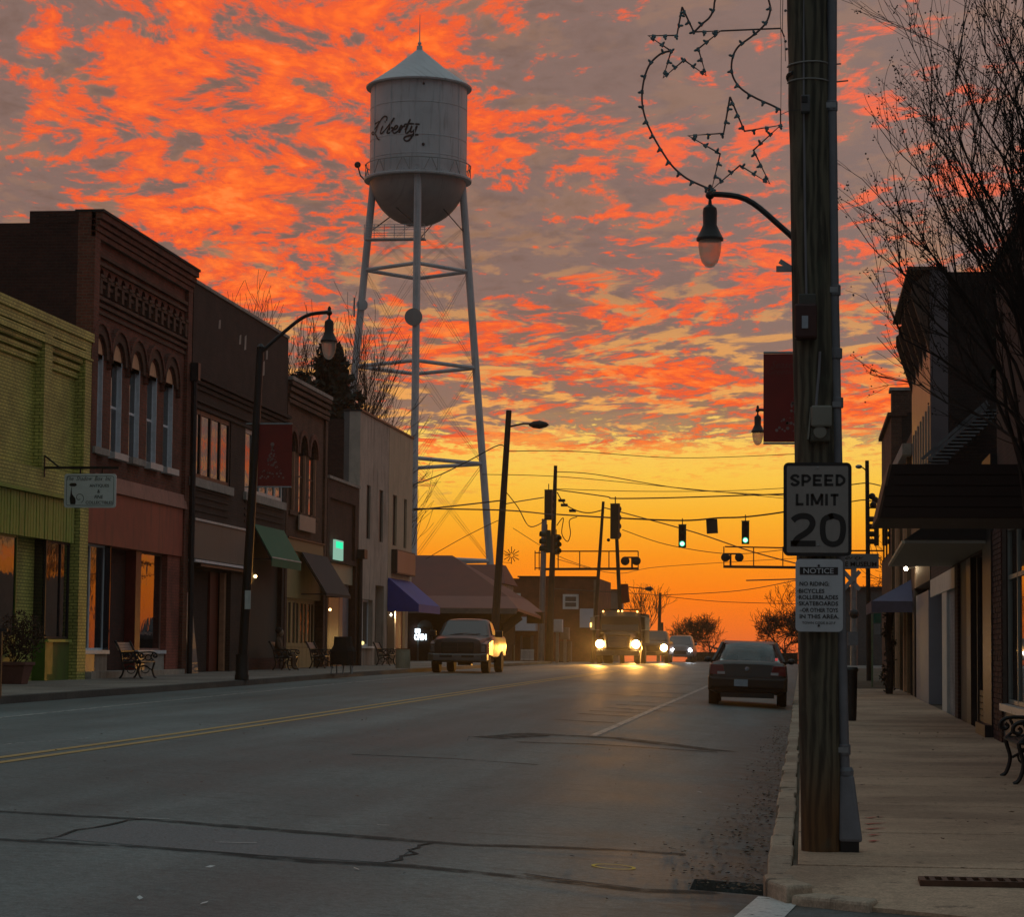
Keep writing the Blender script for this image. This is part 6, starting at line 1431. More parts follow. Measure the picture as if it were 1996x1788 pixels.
# sedan: built with its tail at y = 0, nose toward +y
sd = thing('parked_car', 'old dark bronze sedan parked at the right kerb, seen from behind', 'car')
mb = MB(); loft(mb, [bodysec(.0, .40, .62, .74, .01), bodysec(.03, .33, .68, .82), bodysec(.10, .30, .92, .85), bodysec(.20, .29, .98, .87), bodysec(.45, .28, 1.0, .885), bodysec(.95, .26, .99, .895), bodysec(1.5, .25, .94, .895), bodysec(2.6, .25, .93, .895), bodysec(3.3, .25, .93, .89), bodysec(4.0, .26, .85, .87), bodysec(4.45, .28, .74, .82), bodysec(4.62, .34, .62, .70)])
sb = mb.build('body', SEDP, sd, smooth=True)
mb = MB(); loft(mb, [cabsec(.72, .95, .985, .80, .70, .03), cabsec(1.0, .95, 1.18, .80, .66, .05), cabsec(1.38, .94, 1.41, .81, .60), cabsec(1.9, .93, 1.445, .81, .605), cabsec(2.5, .93, 1.43, .81, .60), cabsec(2.9, .93, 1.34, .80, .60), cabsec(3.2, .93, 1.15, .79, .64, .05), cabsec(3.5, .93, .965, .78, .70, .03)]); gh = mb.build('cabin_glass', TINT, sd, smooth=True)
mb = MB(); loft(mb, [[(-.56, 1.42, 1.41), (.56, 1.42, 1.41), (.60, 1.42, 1.385), (-.60, 1.42, 1.385)][::1], [(-.57, 1.9, 1.475), (.57, 1.9, 1.475), (.622, 1.9, 1.40), (-.622, 1.9, 1.40)], [(-.56, 2.5, 1.455), (.56, 2.5, 1.455), (.618, 2.5, 1.385), (-.618, 2.5, 1.385)], [(-.54, 2.86, 1.385), (.54, 2.86, 1.385), (.60, 2.86, 1.32), (-.60, 2.86, 1.32)]])
for sx in (-1, 1):
    mb.tube([(sx * .80, .74, .98), (sx * .70, 1.02, 1.18), (sx * .61, 1.40, 1.395)], .055, 6); mb.tube([(sx * .80, 3.5, .96), (sx * .66, 3.15, 1.17), (sx * .60, 2.84, 1.345)], .04, 6); mb.tube([(sx * .83, 2.15, .93), (sx * .62, 2.2, 1.39)], .045, 6)
    mb.tube([(sx * .60, 1.4, 1.395), (sx * .615, 1.95, 1.425), (sx * .61, 2.5, 1.41), (sx * .60, 2.84, 1.34)], .03, 6); mb.tube([(sx * .815, .75, .965), (sx * .83, 2.0, .945), (sx * .81, 3.5, .945)], .03, 6)
mb.build('roof', SEDP, sd, smooth=True)
mb = MB(); loft(mb, [[(-.80, -.04, .44), (.80, -.04, .44), (.80, -.04, .62), (-.80, -.04, .62)], [(-.875, .04, .36), (.875, .04, .36), (.875, .04, .66), (-.875, .04, .66)], [(-.895, .5, .34), (.895, .5, .34), (.895, .5, .655), (-.895, .5, .655)]]); mb.build('rear_bumper', carpaint('sedan_bumper', (.035, .024, .020), .4, .05), sd, bev=.02)
MB().box(-.60, .60, .06, .3, .20, .36).build('underside', BLKP, sd)
for sx in (-1, 1):
    mb = MB(); mb.hexa([(sx * .50, .005, .70), (sx * .845, .06, .70), (sx * .875, .34, .70), (sx * .50, .2, .70), (sx * .56, .055, .93), (sx * .83, .10, .93), (sx * .865, .30, .93), (sx * .56, .2, .93)]); tl = mb.build('tail_light', REDL, sd, bev=.01)
    mb = MB(); mb.hexa([(sx * .51, -.002, .715), (sx * .68, .02, .715), (sx * .68, .05, .715), (sx * .51, .05, .715), (sx * .51, .012, .775), (sx * .68, .034, .775), (sx * .68, .06, .775), (sx * .51, .06, .775)]); mb.build('reverse_lens', plain('pale_lens', (.35, .30, .30), .2), tl)
    MB().box(sx * .93 - .10 * (sx > 0) + 0 * sx, sx * .93 + .10 * (sx < 0) + .0, 3.0, 3.1, .96, 1.10) if False else None
    mb = MB(); mb.ball((sx * .98, 3.02, 1.02), .095, 10, 6, .75); mb.bar((sx * .84, 3.05, .98), (sx * .95, 3.03, .99), .04); mb.build('mirror', BLKP, sd)
    for yy in (.98, 3.72): wheel(sd, sx * .88, yy, .315, .22)
MB().box(-.30, .0 + .005, -.052, -.040, .455, .605).build('number_plate', PLATE, sd); MB().box(-.17, -.13, 0, 0, 0, 0) if False else None
mb = MB(); mb.lathe((-.02, .035, .845), [(.005, -.012), (.05, -.010), (.05, .0)], 14, axis='Y'); mb.build('badge', CHROME, sd)
mb = MB(); mb.box(-.47, .47, .060, .075, .77, .785); mb.build('trunk_seam', BLKP, sd)
for sx in (-.38, .38): MB().box(sx - .13, sx + .13, 1.55, 1.75, .90, 1.16).build('headrest', BLKP, sd, bev=.04)
MB().box(-.09, .09, .95, 1.10, 1.0, 1.05).build('brake_light', BLKP, sd)
MB().box(-.70, .70, .9, 3.3, .55, .93).build('interior', BLKP, sd)
mb = MB(); mb.box(.60, .66, .845, .85, 1.04, 1.10); mb.build('rear_sticker', emis('red_sticker_glow', (.9, .12, .12), .5), sd)
sd.location = (-1.24, 55.5, road(-1.2, 57) + .0); sd.rotation_euler = (0, R(1.3), R(.6))
# pickup parked on the left: nose at y = 0 toward the camera (-y)
PKP = carpaint('pickup_dull_mauve_paint', (.060, .042, .043), .25, .3)
pk = thing('parked_pickup', 'old dusty pickup truck with a chrome bumper parked nose-out at the left kerb', 'pickup truck')
mb = MB(); loft(mb, [bodysec(.05, .62, 1.05, .70, .05), bodysec(.10, .55, 1.13, .80, .05), bodysec(.5, .52, 1.18, .90, .05), bodysec(1.2, .50, 1.22, .97, .05), bodysec(1.75, .48, 1.26, .99, .03), bodysec(3.3, .48, 1.24, 1.0, .0), bodysec(3.32, .50, 1.28, .97, .0), bodysec(5.7, .52, 1.28, .97, .0)]); mb.build('body', PKP, pk, smooth=True)
for sx in (-1, 1):
    mb = MB(); loft(mb, [[(sx * .58, .12, .62), (sx * .96, .16, .62), (sx * .96, .16, .98), (sx * .60, .12, 1.00)], [(sx * .58, .6, .6), (sx * 1.0, .6, .6), (sx * 1.0, .6, 1.06), (sx * .62, .6, 1.10)], [(sx * .58, 1.7, .55), (sx * 1.0, 1.7, .55), (sx * 1.0, 1.7, 1.14), (sx * .66, 1.7, 1.2)]]); mb.build('fender', PKP, pk, bev=.03)
    mb = MB(); mb.hexa([(sx * .62, .085, .70), (sx * .94, .12, .70), (sx * .94, .2, .70), (sx * .62, .2, .70), (sx * .62, .095, .92), (sx * .93, .13, .92), (sx * .93, .2, .92), (sx * .62, .2, .92)]); mb.build('headlight', plain('unlit_headlight', (.16, .14, .14), .12, 0, .1, 20, 0, coat=1), pk, bev=.02)
    mb = MB(); mb.box(sx * 1.02, sx * 1.28, 1.95, 2.05, 1.22, 1.44); mb.bar((sx * .96, 2.0, 1.25), (sx * 1.1, 2.0, 1.28), .04); mb.build('mirror', BLKP, pk, bev=.02)
    for yy in (.98, 4.55): wheel(pk, sx * .97, yy, .385, .26)
mb = MB(); loft(mb, [cabsec(1.65, 1.22, 1.26, .90, .82, .03), cabsec(1.95, 1.22, 1.50, .91, .76, .05), cabsec(2.28, 1.22, 1.80, .92, .72), cabsec(2.7, 1.22, 1.84, .92, .72), cabsec(3.2, 1.22, 1.82, .92, .72), cabsec(3.32, 1.22, 1.5, .92, .78)]); mb.build('cabin', PKP, pk, smooth=True)
mb = MB(); mb.hexa([(-.80, 1.655, 1.275), (.80, 1.655, 1.275), (.80, 1.69, 1.275), (-.80, 1.69, 1.275), (-.645, 2.225, 1.775), (.645, 2.225, 1.775), (.645, 2.26, 1.775), (-.645, 2.26, 1.775)]); mb.build('windscreen', glassmat('windscreen_glass', (.07, .085, .095), .10, 0), pk)
for sx in (-1, 1): mb = MB(); mb.hexa([(sx * .905, 2.1, 1.30), (sx * .925, 2.1, 1.30), (sx * .925, 3.1, 1.30), (sx * .905, 3.1, 1.30), (sx * .77, 2.4, 1.70), (sx * .79, 2.4, 1.70), (sx * .79, 3.0, 1.70), (sx * .77, 3.0, 1.70)]); mb.build('side_window', GLASS, pk)
mb = MB(); mb.box(-.56, .56, .03, .12, .68, 1.06); mb.build('grille', BLKP, pk, bev=.03)
mb = MB(); mb.box(-.50, .50, .018, .029, .855, .875); mb.box(-.008, .012, .018, .029, .72, 1.02); mb.build('grille_bar', plain('dull_mauve_trim', (.06, .045, .045), .4), pk)
mb = MB(); loft(mb, [[(-.80, -.16, .42), (.80, -.16, .42), (.80, -.16, .64), (-.80, -.16, .64)], [(-1.0, -.02, .40), (1.0, -.02, .40), (1.0, -.02, .66), (-1.0, -.02, .66)], [(-1.01, .35, .42), (1.01, .35, .42), (1.01, .35, .66), (-1.01, .35, .66)]]); mb.build('front_bumper', plain('dull_chrome', (.22, .22, .215), .3, .8, .1, 6, 0), pk, bev=.025)
for a, c in ((-.58, -.16), (.16, .58)): MB().box(a, c, -.175, -.163, .53, .605).build('bumper_slot', BLKP, pk)
mb = MB(); mb.box(-.75, .75, .15, 5.4, .36, .52); mb.box(-.15, .30, 1.2, 1.7, .26, .38); mb.build('chassis', BLKP, pk)
MB().bar((-.5, 1.66, 1.285), (-.05, 1.70, 1.33), .02).build('wiper', BLKP, pk); MB().bar((.1, 1.66, 1.285), (.55, 1.70, 1.33), .02).build('wiper', BLKP, pk)
pk.location = (-11.50, 82.0, road(-11.3, 83) + .0); pk.scale = (1.0, 1.0, 1.0)
# headlights
HLY = emis('warm_headlight', (1.0, .62, .20), 80.0); HLW = emis('cool_headlight', (.80, .9, 1.0), 40.0); AMB = emis('amber_marker', (1.0, .48, .10), 7.0)
def headlamp(par, x, y, z, r_, mat, energy, col, world, glow=True):
    MB().lathe((x, y, z), [(.004, -.05), (r_ * .7, -.035), (r_, 0), (r_, .03)], 18, axis='Y').build('headlight', mat, par)
    l = bpy.data.lights.new('headlight_beam', 'SPOT'); l.energy = energy; l.color = col; l.spot_size = R(14); l.spot_blend = .6; l.shadow_soft_size = .08
    o = bpy.data.objects.new('headlight_beam', l); C.objects.link(o); o.parent = par; o.location = (x, y - .15, z); o.rotation_euler = (-R(87.5), 0, 0)
# dump truck
DTP = carpaint('dump_truck_paint', (.08, .05, .025), .5)
dt = thing('dump_truck', 'dump truck driving toward the camera with blazing yellow headlights and amber roof lamps', 'dump truck')
mb = MB(); loft(mb, [bodysec(0, .75, 1.45, .62, .05), bodysec(.1, .70, 1.55, .72, .05), bodysec(.8, .7, 1.62, .86, .05), bodysec(1.5, .7, 1.68, .95, .03)]); mb.build('hood', DTP, dt, smooth=True)
for sx in (-1, 1):
    mb = MB(); loft(mb, [[(sx * .60, .15, .7), (sx * 1.12, .2, .7), (sx * 1.12, .2, 1.15), (sx * .62, .15, 1.25)], [(sx * .6, .8, .7), (sx * 1.18, .8, .8), (sx * 1.18, .8, 1.28), (sx * .7, .8, 1.4)], [(sx * .6, 1.5, .7), (sx * 1.18, 1.5, .7), (sx * 1.15, 1.5, 1.2), (sx * .8, 1.5, 1.4)]]); mb.build('fender', DTP, dt, bev=.04)
    wheel(dt, sx * 1.14, .85, .5, .28); wheel(dt, sx * 1.14, 5.2, .5, .5)
    headlamp(dt, sx * .94, .10, 1.02, .21, HLY, 9000, (1, .44, .08), dt)
    mb = MB(); mb.box(sx * 1.45 - .11, sx * 1.45 + .11, 1.45, 1.55, 1.75, 2.42); mb.bar((sx * 1.1, 1.55, 2.5), (sx * 1.45, 1.5, 2.45), .035); mb.bar((sx * 1.1, 1.55, 1.75), (sx * 1.45, 1.5, 1.78), .03); mb.build('mirror', STEEL, dt)
mb = MB(); loft(mb, [cabsec(1.45, 1.6, 1.70, 1.10, 1.05, .03), cabsec(1.55, 1.4, 2.45, 1.12, 1.0), cabsec(1.8, 1.2, 2.72, 1.13, .98), cabsec(2.8, 1.2, 2.72, 1.13, .98)]); mb.build('cab', DTP, dt, smooth=True)
mb = MB(); mb.hexa([(-.98, 1.42, 1.72), (.98, 1.42, 1.72), (.98, 1.46, 1.72), (-.98, 1.46, 1.72), (-.90, 1.60, 2.50), (.90, 1.60, 2.50), (.90, 1.64, 2.50), (-.90, 1.64, 2.50)]); mb.build('windscreen', glassmat('truck_screen', (.04, .04, .03), .2, 0), dt)
for x_ in (-.90, -.10, .10, .90): MB().ball((x_, 1.66, 2.76 - abs(x_) * .03), .05).build('roof_lamp', AMB, dt)
mb = MB(); mb.box(-1.2, 1.2, 3.0, 7.2, 1.1, 2.65); mb.box(-.95, .85, 2.5, 3.0, 2.82, 2.88); mb.build('dump_body', plain('dump_steel', (.03, .026, .022), .8), dt)
mb = MB(); mb.box(-.50, .50, -.03, .0, .85, 1.40); gr2 = mb.build('grille', CHROME, dt); 
for i in range(7): MB().box(-.46, .46, -.04, -.031, .90 + i * .07, .935 + i * .07).build('grille_slat', BLKP, gr2)
MB().box(-1.12, 1.12, -.15, .05, .42, .70).build('front_bumper', plain('truck_bumper', (.12, .10, .08), .4), dt, bev=.02)
MB().box(-1.56, -1.50, 1.38, 1.44, 1.9, 2.12).build('side_marker', AMB, dt)
MB().box(-.95, .95, .3, 7, .6, .95).build('chassis', BLKP, dt)
dt.location = (-9.55, 128, road(-9.55, 128))
# following pickup
fp = thing('moving_pickup', 'pickup following right behind the dump truck with a bright yellow headlight', 'pickup truck')
FPP = carpaint('follow_pickup_paint', (.09, .07, .05), .35)
mb = MB(); loft(mb, [bodysec(.0, .5, .95, .80, .05), bodysec(.1, .45, 1.08, .92, .05), bodysec(1.2, .42, 1.2, .98, .04), bodysec(1.7, .42, 1.24, 1.0, .0), bodysec(5.5, .45, 1.24, 1.0, .0)]); mb.build('body', FPP, fp, smooth=True)
mb = MB(); loft(mb, [cabsec(1.6, 1.2, 1.25, .92, .85, .03), cabsec(2.2, 1.2, 1.80, .93, .74), cabsec(3.6, 1.2, 1.82, .93, .74), cabsec(4.0, 1.2, 1.3, .93, .80)]); mb.build('cabin', FPP, fp, smooth=True)
mb = MB(); mb.hexa([(-.80, 1.58, 1.28), (.80, 1.58, 1.28), (.80, 1.64, 1.28), (-.80, 1.64, 1.28), (-.66, 2.10, 1.75), (.66, 2.10, 1.75), (.66, 2.16, 1.75), (-.66, 2.16, 1.75)]); mb.build('windscreen', MATS['truck_screen'], fp)
for sx in (-1, 1):
    headlamp(fp, sx * .74, .0, .86, .19, HLY, 8000, (1, .44, .08), fp)
    for yy in (.95, 4.4): wheel(fp, sx * .98, yy, .38, .26)
MB().box(-.52, .52, -.04, .0, .66, .96).build('grille', BLKP, fp); MB().box(-.95, .95, -.12, .05, .42, .62).build('front_bumper', BLKP, fp, bev=.02)
fp.location = (-8.45, 138, road(-8.45, 138))
sv = thing('moving_car', 'pale compact SUV behind the pickup with a cold white headlight', 'car')
SVP = carpaint('silver_paint', (.22, .20, .20), .3)
mb = MB(); loft(mb, [bodysec(.0, .4, .75, .70, .04), bodysec(.12, .35, .92, .84, .05), bodysec(1.0, .32, 1.05, .90, .04), bodysec(4.2, .32, 1.05, .90, .0), bodysec(4.4, .4, 1.0, .85, .0)]); mb.build('body', SVP, sv, smooth=True)
mb = MB(); loft(mb, [cabsec(.95, 1.0, 1.05, .84, .76, .03), cabsec(1.6, 1.0, 1.62, .84, .64), cabsec(3.6, 1.0, 1.66, .84, .64), cabsec(4.2, 1.0, 1.4, .82, .66)]); mb.build('cabin', SVP, sv, smooth=True)
mb = MB(); mb.hexa([(-.72, .93, 1.08), (.72, .93, 1.08), (.72, .98, 1.08), (-.72, .98, 1.08), (-.58, 1.48, 1.57), (.58, 1.48, 1.57), (.58, 1.53, 1.57), (-.58, 1.53, 1.57)]); mb.build('windscreen', glassmat('suv_screen', (.09, .09, .10), .15, 0), sv)
for sx in (-1, 1):
    headlamp(sv, sx * .66, .02, .74, .11, HLW, 300, (.8, .9, 1), sv)
    mb = MB(); mb.ball((sx * .96, 1.25, 1.12), .10); mb.build('mirror', SVP, sv)
    for yy in (.85, 3.5): wheel(sv, sx * .88, yy, .34, .22)
MB().box(-.45, .45, -.03, .0, .5, .70).build('grille', BLKP, sv)
sv.location = (-7.55, 152, road(-7.5, 150))
# ================================================================== right side row (fronts in the plane x = BR)
def RF(x, y, X=BR): p = atX(x, y, X); return p.y, p.z
yr = lambda x, y=1200: RF(x, y)[0]
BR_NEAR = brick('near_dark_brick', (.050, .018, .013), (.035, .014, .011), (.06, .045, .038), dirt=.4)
BR_BLK = brick('near_black_brick', (.030, .014, .011), (.022, .011, .009), (.028, .018, .015), dirt=.4)  # near-black brick colour for the right-hand row
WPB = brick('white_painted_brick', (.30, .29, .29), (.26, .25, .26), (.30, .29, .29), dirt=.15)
TANW = plain('brown_wood', (.16, .10, .055), .6, 0, .25, 6, .1)
# nearest shop
n1 = thing('shop_building', 'nearest right-hand shop of dark brick with a deep canopy, mostly in shade', 'building', (BR + 3, 28, 0))
Yn1 = yr(1945); zt1 = 7.05
zsill, zhead = RF(1975, 1375)[1], RF(1975, 1018)[1]
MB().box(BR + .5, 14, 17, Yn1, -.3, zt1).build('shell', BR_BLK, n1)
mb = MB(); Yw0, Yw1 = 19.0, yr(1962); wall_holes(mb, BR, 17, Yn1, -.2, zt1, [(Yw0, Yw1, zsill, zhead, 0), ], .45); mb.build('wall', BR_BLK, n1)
MB().box(BR - .08, BR + .5, 17, Yn1, zt1, zt1 + .1).build('coping', DARKM, n1)
# the brick pilaster beside the shop window, laid brick by brick
PB = plain('pilaster_brick', (.045, .013, .010), .8, 0, .4, 3, .3)
MB().box(BR - .055, BR - .002, Yw1 + .0, Yn1 - .02, -.1, zhead + .05).build('pilaster_mortar', plain('pale_mortar', (.10, .08, .07), .9), n1)
hb_ = .066; lb_ = .205; wpl = (Yn1 - .02) - Yw1; row = 0; z = .02
brk_m = MB().box(-.020, .0, 0, 1, 0, hb_).mesh('brick'); brk_m.materials.append(PB)
while z < zhead - .05:
    y_ = Yw1 - (lb_ / 2 if row % 2 else 0)
    while y_ < Yn1 - .03:
        a, c = max(y_, Yw1) + .005, min(y_ + lb_, Yn1 - .02) - .005
        if c - a > .03:
            o = piece(brk_m, 'brick', (BR - .055 + random.uniform(-.003, .003), a, z), n1); o.scale = (1, c - a, 1)
        y_ += lb_ + .01
    z += hb_ + .012; row += 1
mb = MB(); mb.box(BR - .10, BR + .3, Yw0, Yw1 + .15, zsill - .10, zsill - .002); mb.build('window_sill', plain('marble_sill', (.50, .50, .50), .3, 0, .08, 3, 0), n1)
MB().box(BR - .04, BR - .003, Yw0, Yw1, .02, zsill - .105).build('bulkhead', plain('slate_bulkhead', (.10, .105, .115), .5, 0, .15, 3, .05), n1)
w = thing  # keep name
fr = MB()
for yy in (Yw1, yr(1980), 31.5, 28, 24.5, 21): fr.box(BR + .02, BR + .09, yy - .07, yy, zsill, zhead)
for zz in (zsill, zhead - .07, 2.35): fr.box(BR + .024, BR + .086, Yw0, Yw1, zz, zz + .06)
wf = fr.build('window_frame', plain('grey_green_frame', (.19, .22, .21), .4, 0, .1, 5, 0), n1); MB().box(BR + .05, BR + .06, Yw0, Yw1, zsill, zhead).build('pane', CLEAR, wf)
MB().box(BR + .95, BR + .99, 17.2, Yn1 - .2, 0, zhead).build('curtain', plain('dim_curtain', (.10, .09, .09), .8, 0, .4, 2, .3), n1)
q0 = atX(1992, 1283, BR + .5); MB().ball(q0, .05).build('display_lamp', emis('violet_lamp', (.95, .70, 1.0), 6), n1)
q0 = atX(1990, 1300, BR + .6); ld = bpy.data.lights.new('display_light', 'POINT'); ld.energy = 3; ld.color = (1, .75, .5); lo = bpy.data.objects.new('display_light', ld); C.objects.link(lo); lo.location = q0
# canopy
Yc = 28.0; cn = thing('canopy', 'dark flat canopy with a sloped street edge projecting from the nearest shop', 'canopy', (BR, Yc, 2.8))
zb_, zt_ = atY(1738, 1010, Yc).z, atY(1738, 905, Yc).z; xo, xi = atY(1715, 1008, Yc).x, atY(1739, 905, Yc).x
CANM = plain('canopy_boards', (.022, .010, .008), .7, 0, .2, 3, .1); CANS = plain('canopy_edge_boards', (.10, .055, .035), .6, 0, .2, 3, .1)
mb = MB(); mb.add([(xo, Yc, zb_), (xo, Yc + 2.4, zb_), (xi, Yc + 2.4, zt_), (xi, Yc, zt_), (BR - .09, Yc, zb_), (BR - .09, Yc + 2.4, zb_), (BR - .09, Yc + 2.4, zt_), (BR - .09, Yc, zt_)], [(0, 3, 7, 4), (1, 5, 6, 2), (0, 4, 5, 1), (3, 2, 6, 7), (4, 7, 6, 5), (0, 1, 2, 3)]); mb.build('canopy_body', CANM, cn)
nbd = 8; L_ = 2.4 / nbd
for i in range(nbd):
    a, c = Yc + i * L_ + .008, Yc + (i + 1) * L_ - .008; mb = MB(); mb.hexa([(xo - .03, a, zb_), (xo, a, zb_), (xo, c, zb_), (xo - .03, c, zb_), (xi - .03, a, zt_), (xi, a, zt_), (xi, c, zt_), (xi - .03, c, zt_)]); mb.build('edge_board', CANS, cn)
nb2 = 5
for i in range(nb2):
    a, c = zb_ + (zt_ - zb_) * i / nb2 + .006, zb_ + (zt_ - zb_) * (i + 1) / nb2 - .006; MB().box(xi + .02 if i > 2 else xo + .05, BR - .1, Yc - .025, Yc - .002, a, c).build('front_board', CANM, cn)
# dark pillar at the shop corner
pl_ = thing('pillar', 'black square pillar between the nearest shop and the curtained shop', 'pillar', (BR, (Yn1 + yr(1928)) / 2, 0)); MB().box(BR - .10, BR + .4, Yn1 + .003, yr(1928), -.1, 4.3).build('shaft', BLACK, pl_)
MB().box(BR - .2, BR + .4, Yn1 + .02, yr(1926) + .1, -.05, .22).build('base', BLACK, pl_)
# low one-storey shop
Yl0, Yl1 = yr(1928) + .01, 56.9; ztl = 4.35
n2 = thing('shop_building', 'low one-storey shop with pale parapet, curtained window and white brick piers', 'building', (BR + 3, 47, .05))
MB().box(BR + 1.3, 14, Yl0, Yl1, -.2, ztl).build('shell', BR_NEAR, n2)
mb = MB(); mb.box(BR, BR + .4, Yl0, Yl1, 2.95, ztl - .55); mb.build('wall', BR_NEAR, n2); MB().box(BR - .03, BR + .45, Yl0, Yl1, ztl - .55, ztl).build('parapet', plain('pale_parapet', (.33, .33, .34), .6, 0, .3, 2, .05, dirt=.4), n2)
MB().box(BR + .9, BR + 1.25, Yl0, Yl1, -.1, 2.9).build('entrance_back', INTER, n2)
# curtained window and plank base
yA1, yB1 = yr(1928) + .02, yr(1905); zk = RF(1918, 1345)[1]
MB().box(BR + .05, BR + .07, yA1, yB1, zk, 2.9).build('pane', CLEAR, n2); MB().box(BR + .25, BR + .30, yA1, yB1 + 1, zk, 2.9).build('curtain', plain('warm_curtain', (.24, .18, .11), .7, 0, .25, 2.5, .4), n2)
MB().box(BR, BR + .12, yB1, yB1 + .12, 0, 2.9).build('window_post', DARKM, n2)
PLK = plain('golden_plank', (.22, .135, .06), .6, 0, .25, 4, .15)
for i in range(6):
    h0, h1 = .06 + (zk - .08) * i / 6, .06 + (zk - .08) * (i + 1) / 6; MB().box(BR + .03, BR + .06, yA1, yB1, h0 + .008, h1 - .008).build('base_plank', PLK, n2)
MB().box(BR - .02, BR + .4, yr(1894), yr(1886), 0, 2.95).build('post', BLACK, n2)
MB().box(BR, BR + .4, yr(1886) + .01, yr(1872), 0, 2.95).build('pier', plain('dark_olive_post', (.04, .038, .03), .6), n2)
MB().box(BR - .05, BR + .4, yr(1872) + .01, yr(1866), 0, 2.95).build('pier', BR_NEAR, n2)
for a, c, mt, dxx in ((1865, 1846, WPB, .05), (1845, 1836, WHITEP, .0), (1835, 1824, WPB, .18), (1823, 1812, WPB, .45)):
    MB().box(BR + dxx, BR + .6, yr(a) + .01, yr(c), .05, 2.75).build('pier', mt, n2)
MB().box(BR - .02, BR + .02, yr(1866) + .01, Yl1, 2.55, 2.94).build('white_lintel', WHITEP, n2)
# white two-storey corner part
n3 = thing('shop_building', 'tall dark brick building whose white street front stands behind the stair rail', 'building', (BR + 4, 62, .13))
Y30, Y31 = 57.0, 66.6; zt3 = 10.1
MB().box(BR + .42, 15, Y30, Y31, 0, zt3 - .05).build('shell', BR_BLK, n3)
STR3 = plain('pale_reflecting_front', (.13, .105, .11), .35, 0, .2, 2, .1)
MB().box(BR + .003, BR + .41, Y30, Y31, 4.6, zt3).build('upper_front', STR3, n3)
for i in range(7): yy = Y30 + .5 + i * 1.3; MB().box(BR - .03, BR + .002, yy, yy + .12, 4.7, 7.0).build('mullion', STONE, n3)
mb = MB(); mb.prism([(BR + .4, Y30 - .003, zt3), (BR - .0, Y30 - .003, zt3), (BR - .35, Y30 - .003, zt3 - .9), (BR - .32, Y30 - .003, zt3 - 1.3), (BR + .0, Y30 - .003, zt3 - 1.9), (BR + .4, Y30 - .003, zt3 - 1.9)], (0, 0, 0)); mb = MB()
for yy in frange(Y30 + .1, Y31 - .2, 5): mb.prism([(BR + .002, yy, zt3), (BR - .42, yy, zt3 - .35), (BR - .42, yy, zt3 - .6), (BR + .002, yy, zt3 - 1.9)], (0, .12, 0))
mb.box(BR - .5, BR + .4, Y30 - .02, Y31, zt3 + .003, zt3 + .08); mb.build('cornice_bracket', CANS, n3)
MB().box(BR - .02, BR + .4, Y30, Y31, 2.95, 4.6).build('sign_band', plain('brown_band', (.10, .07, .05), .6, 0, .3, 2, .1), n3)
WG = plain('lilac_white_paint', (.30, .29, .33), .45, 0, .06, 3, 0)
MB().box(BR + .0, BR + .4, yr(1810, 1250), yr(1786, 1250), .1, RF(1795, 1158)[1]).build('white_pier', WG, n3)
MB().box(BR + .3, BR + .4, Y30, Y31, .1, 2.94).build('shop_back', INTER, n3)
for a, c in ((1784, 1780), (1776, 1770)): MB().box(BR - .02, BR + .3, yr(a, 1250), yr(c, 1250) - .1, .1, 2.94).build('post', DARKM, n3)
# awning two: flat pale underside seen from below
aw2 = thing('canopy', 'second canopy with a black end and a pale underside above the curtained shop', 'canopy', (BR, 43, 2.9))
Ya2, Yb2 = 38.6, 49.0; zA = atX(1930, 1062, BR).z; xo1 = atY(1765, 1062, Ya2).x; xo2 = atY(1737, 1109, Yb2).x
CU = plain('pale_soffit', (.26, .24, .20), .6, 0, .12, 2, .05)
mb = MB(); mb.hexa([(xo1, Ya2, zA), (BR - .004, Ya2, zA), (BR - .004, Yb2, zA), (xo2, Yb2, zA), (xo1, Ya2, zA + .05), (BR - .004, Ya2, zA + .05), (BR - .004, Yb2, zA + .05), (xo2, Yb2, zA + .05)]); mb.build('soffit', CU, aw2)
mb = MB(); mb.hexa([(xo1 - .02, Ya2 - .01, zA + .052), (BR - .004, Ya2 - .01, zA + .052), (BR - .004, Yb2, zA + .052), (xo2 - .02, Yb2, zA + .052), (BR - .35, Ya2 - .01, zA + .75), (BR - .004, Ya2 - .01, zA + .75), (BR - .004, Yb2, zA + .75), (BR - .35, Yb2, zA + .75)]); mb.build('canvas', BLACK, aw2)
MB().bar((xo1 - .03, Ya2, zA + .02), (xo2 - .03, Yb2, zA + .02), .05).build('edge_trim', plain('cream_trim', (.55, .48, .36), .5), aw2)
# lit bulb on the wall
n_b = atX(1766, 1109, BR - .25); wl_ = thing('wall_lamp', 'lit wall lamp above the blue awning on the right', 'lamp', tuple(n_b)); MB().ball(n_b, .055).build('bulb', emis('wall_bulb', (1, .85, .62), 18), wl_); MB().bar(n_b, n_b + Vector((.28, 0, .05)), .04).build('arm', DARKM, wl_)
ld = bpy.data.lights.new('wall_light', 'POINT'); ld.energy = 12; ld.color = (1, .72, .4); ld.shadow_soft_size = .08; lo = bpy.data.objects.new('wall_light', ld); C.objects.link(lo); lo.location = n_b + Vector((-.1, -.25, 0))
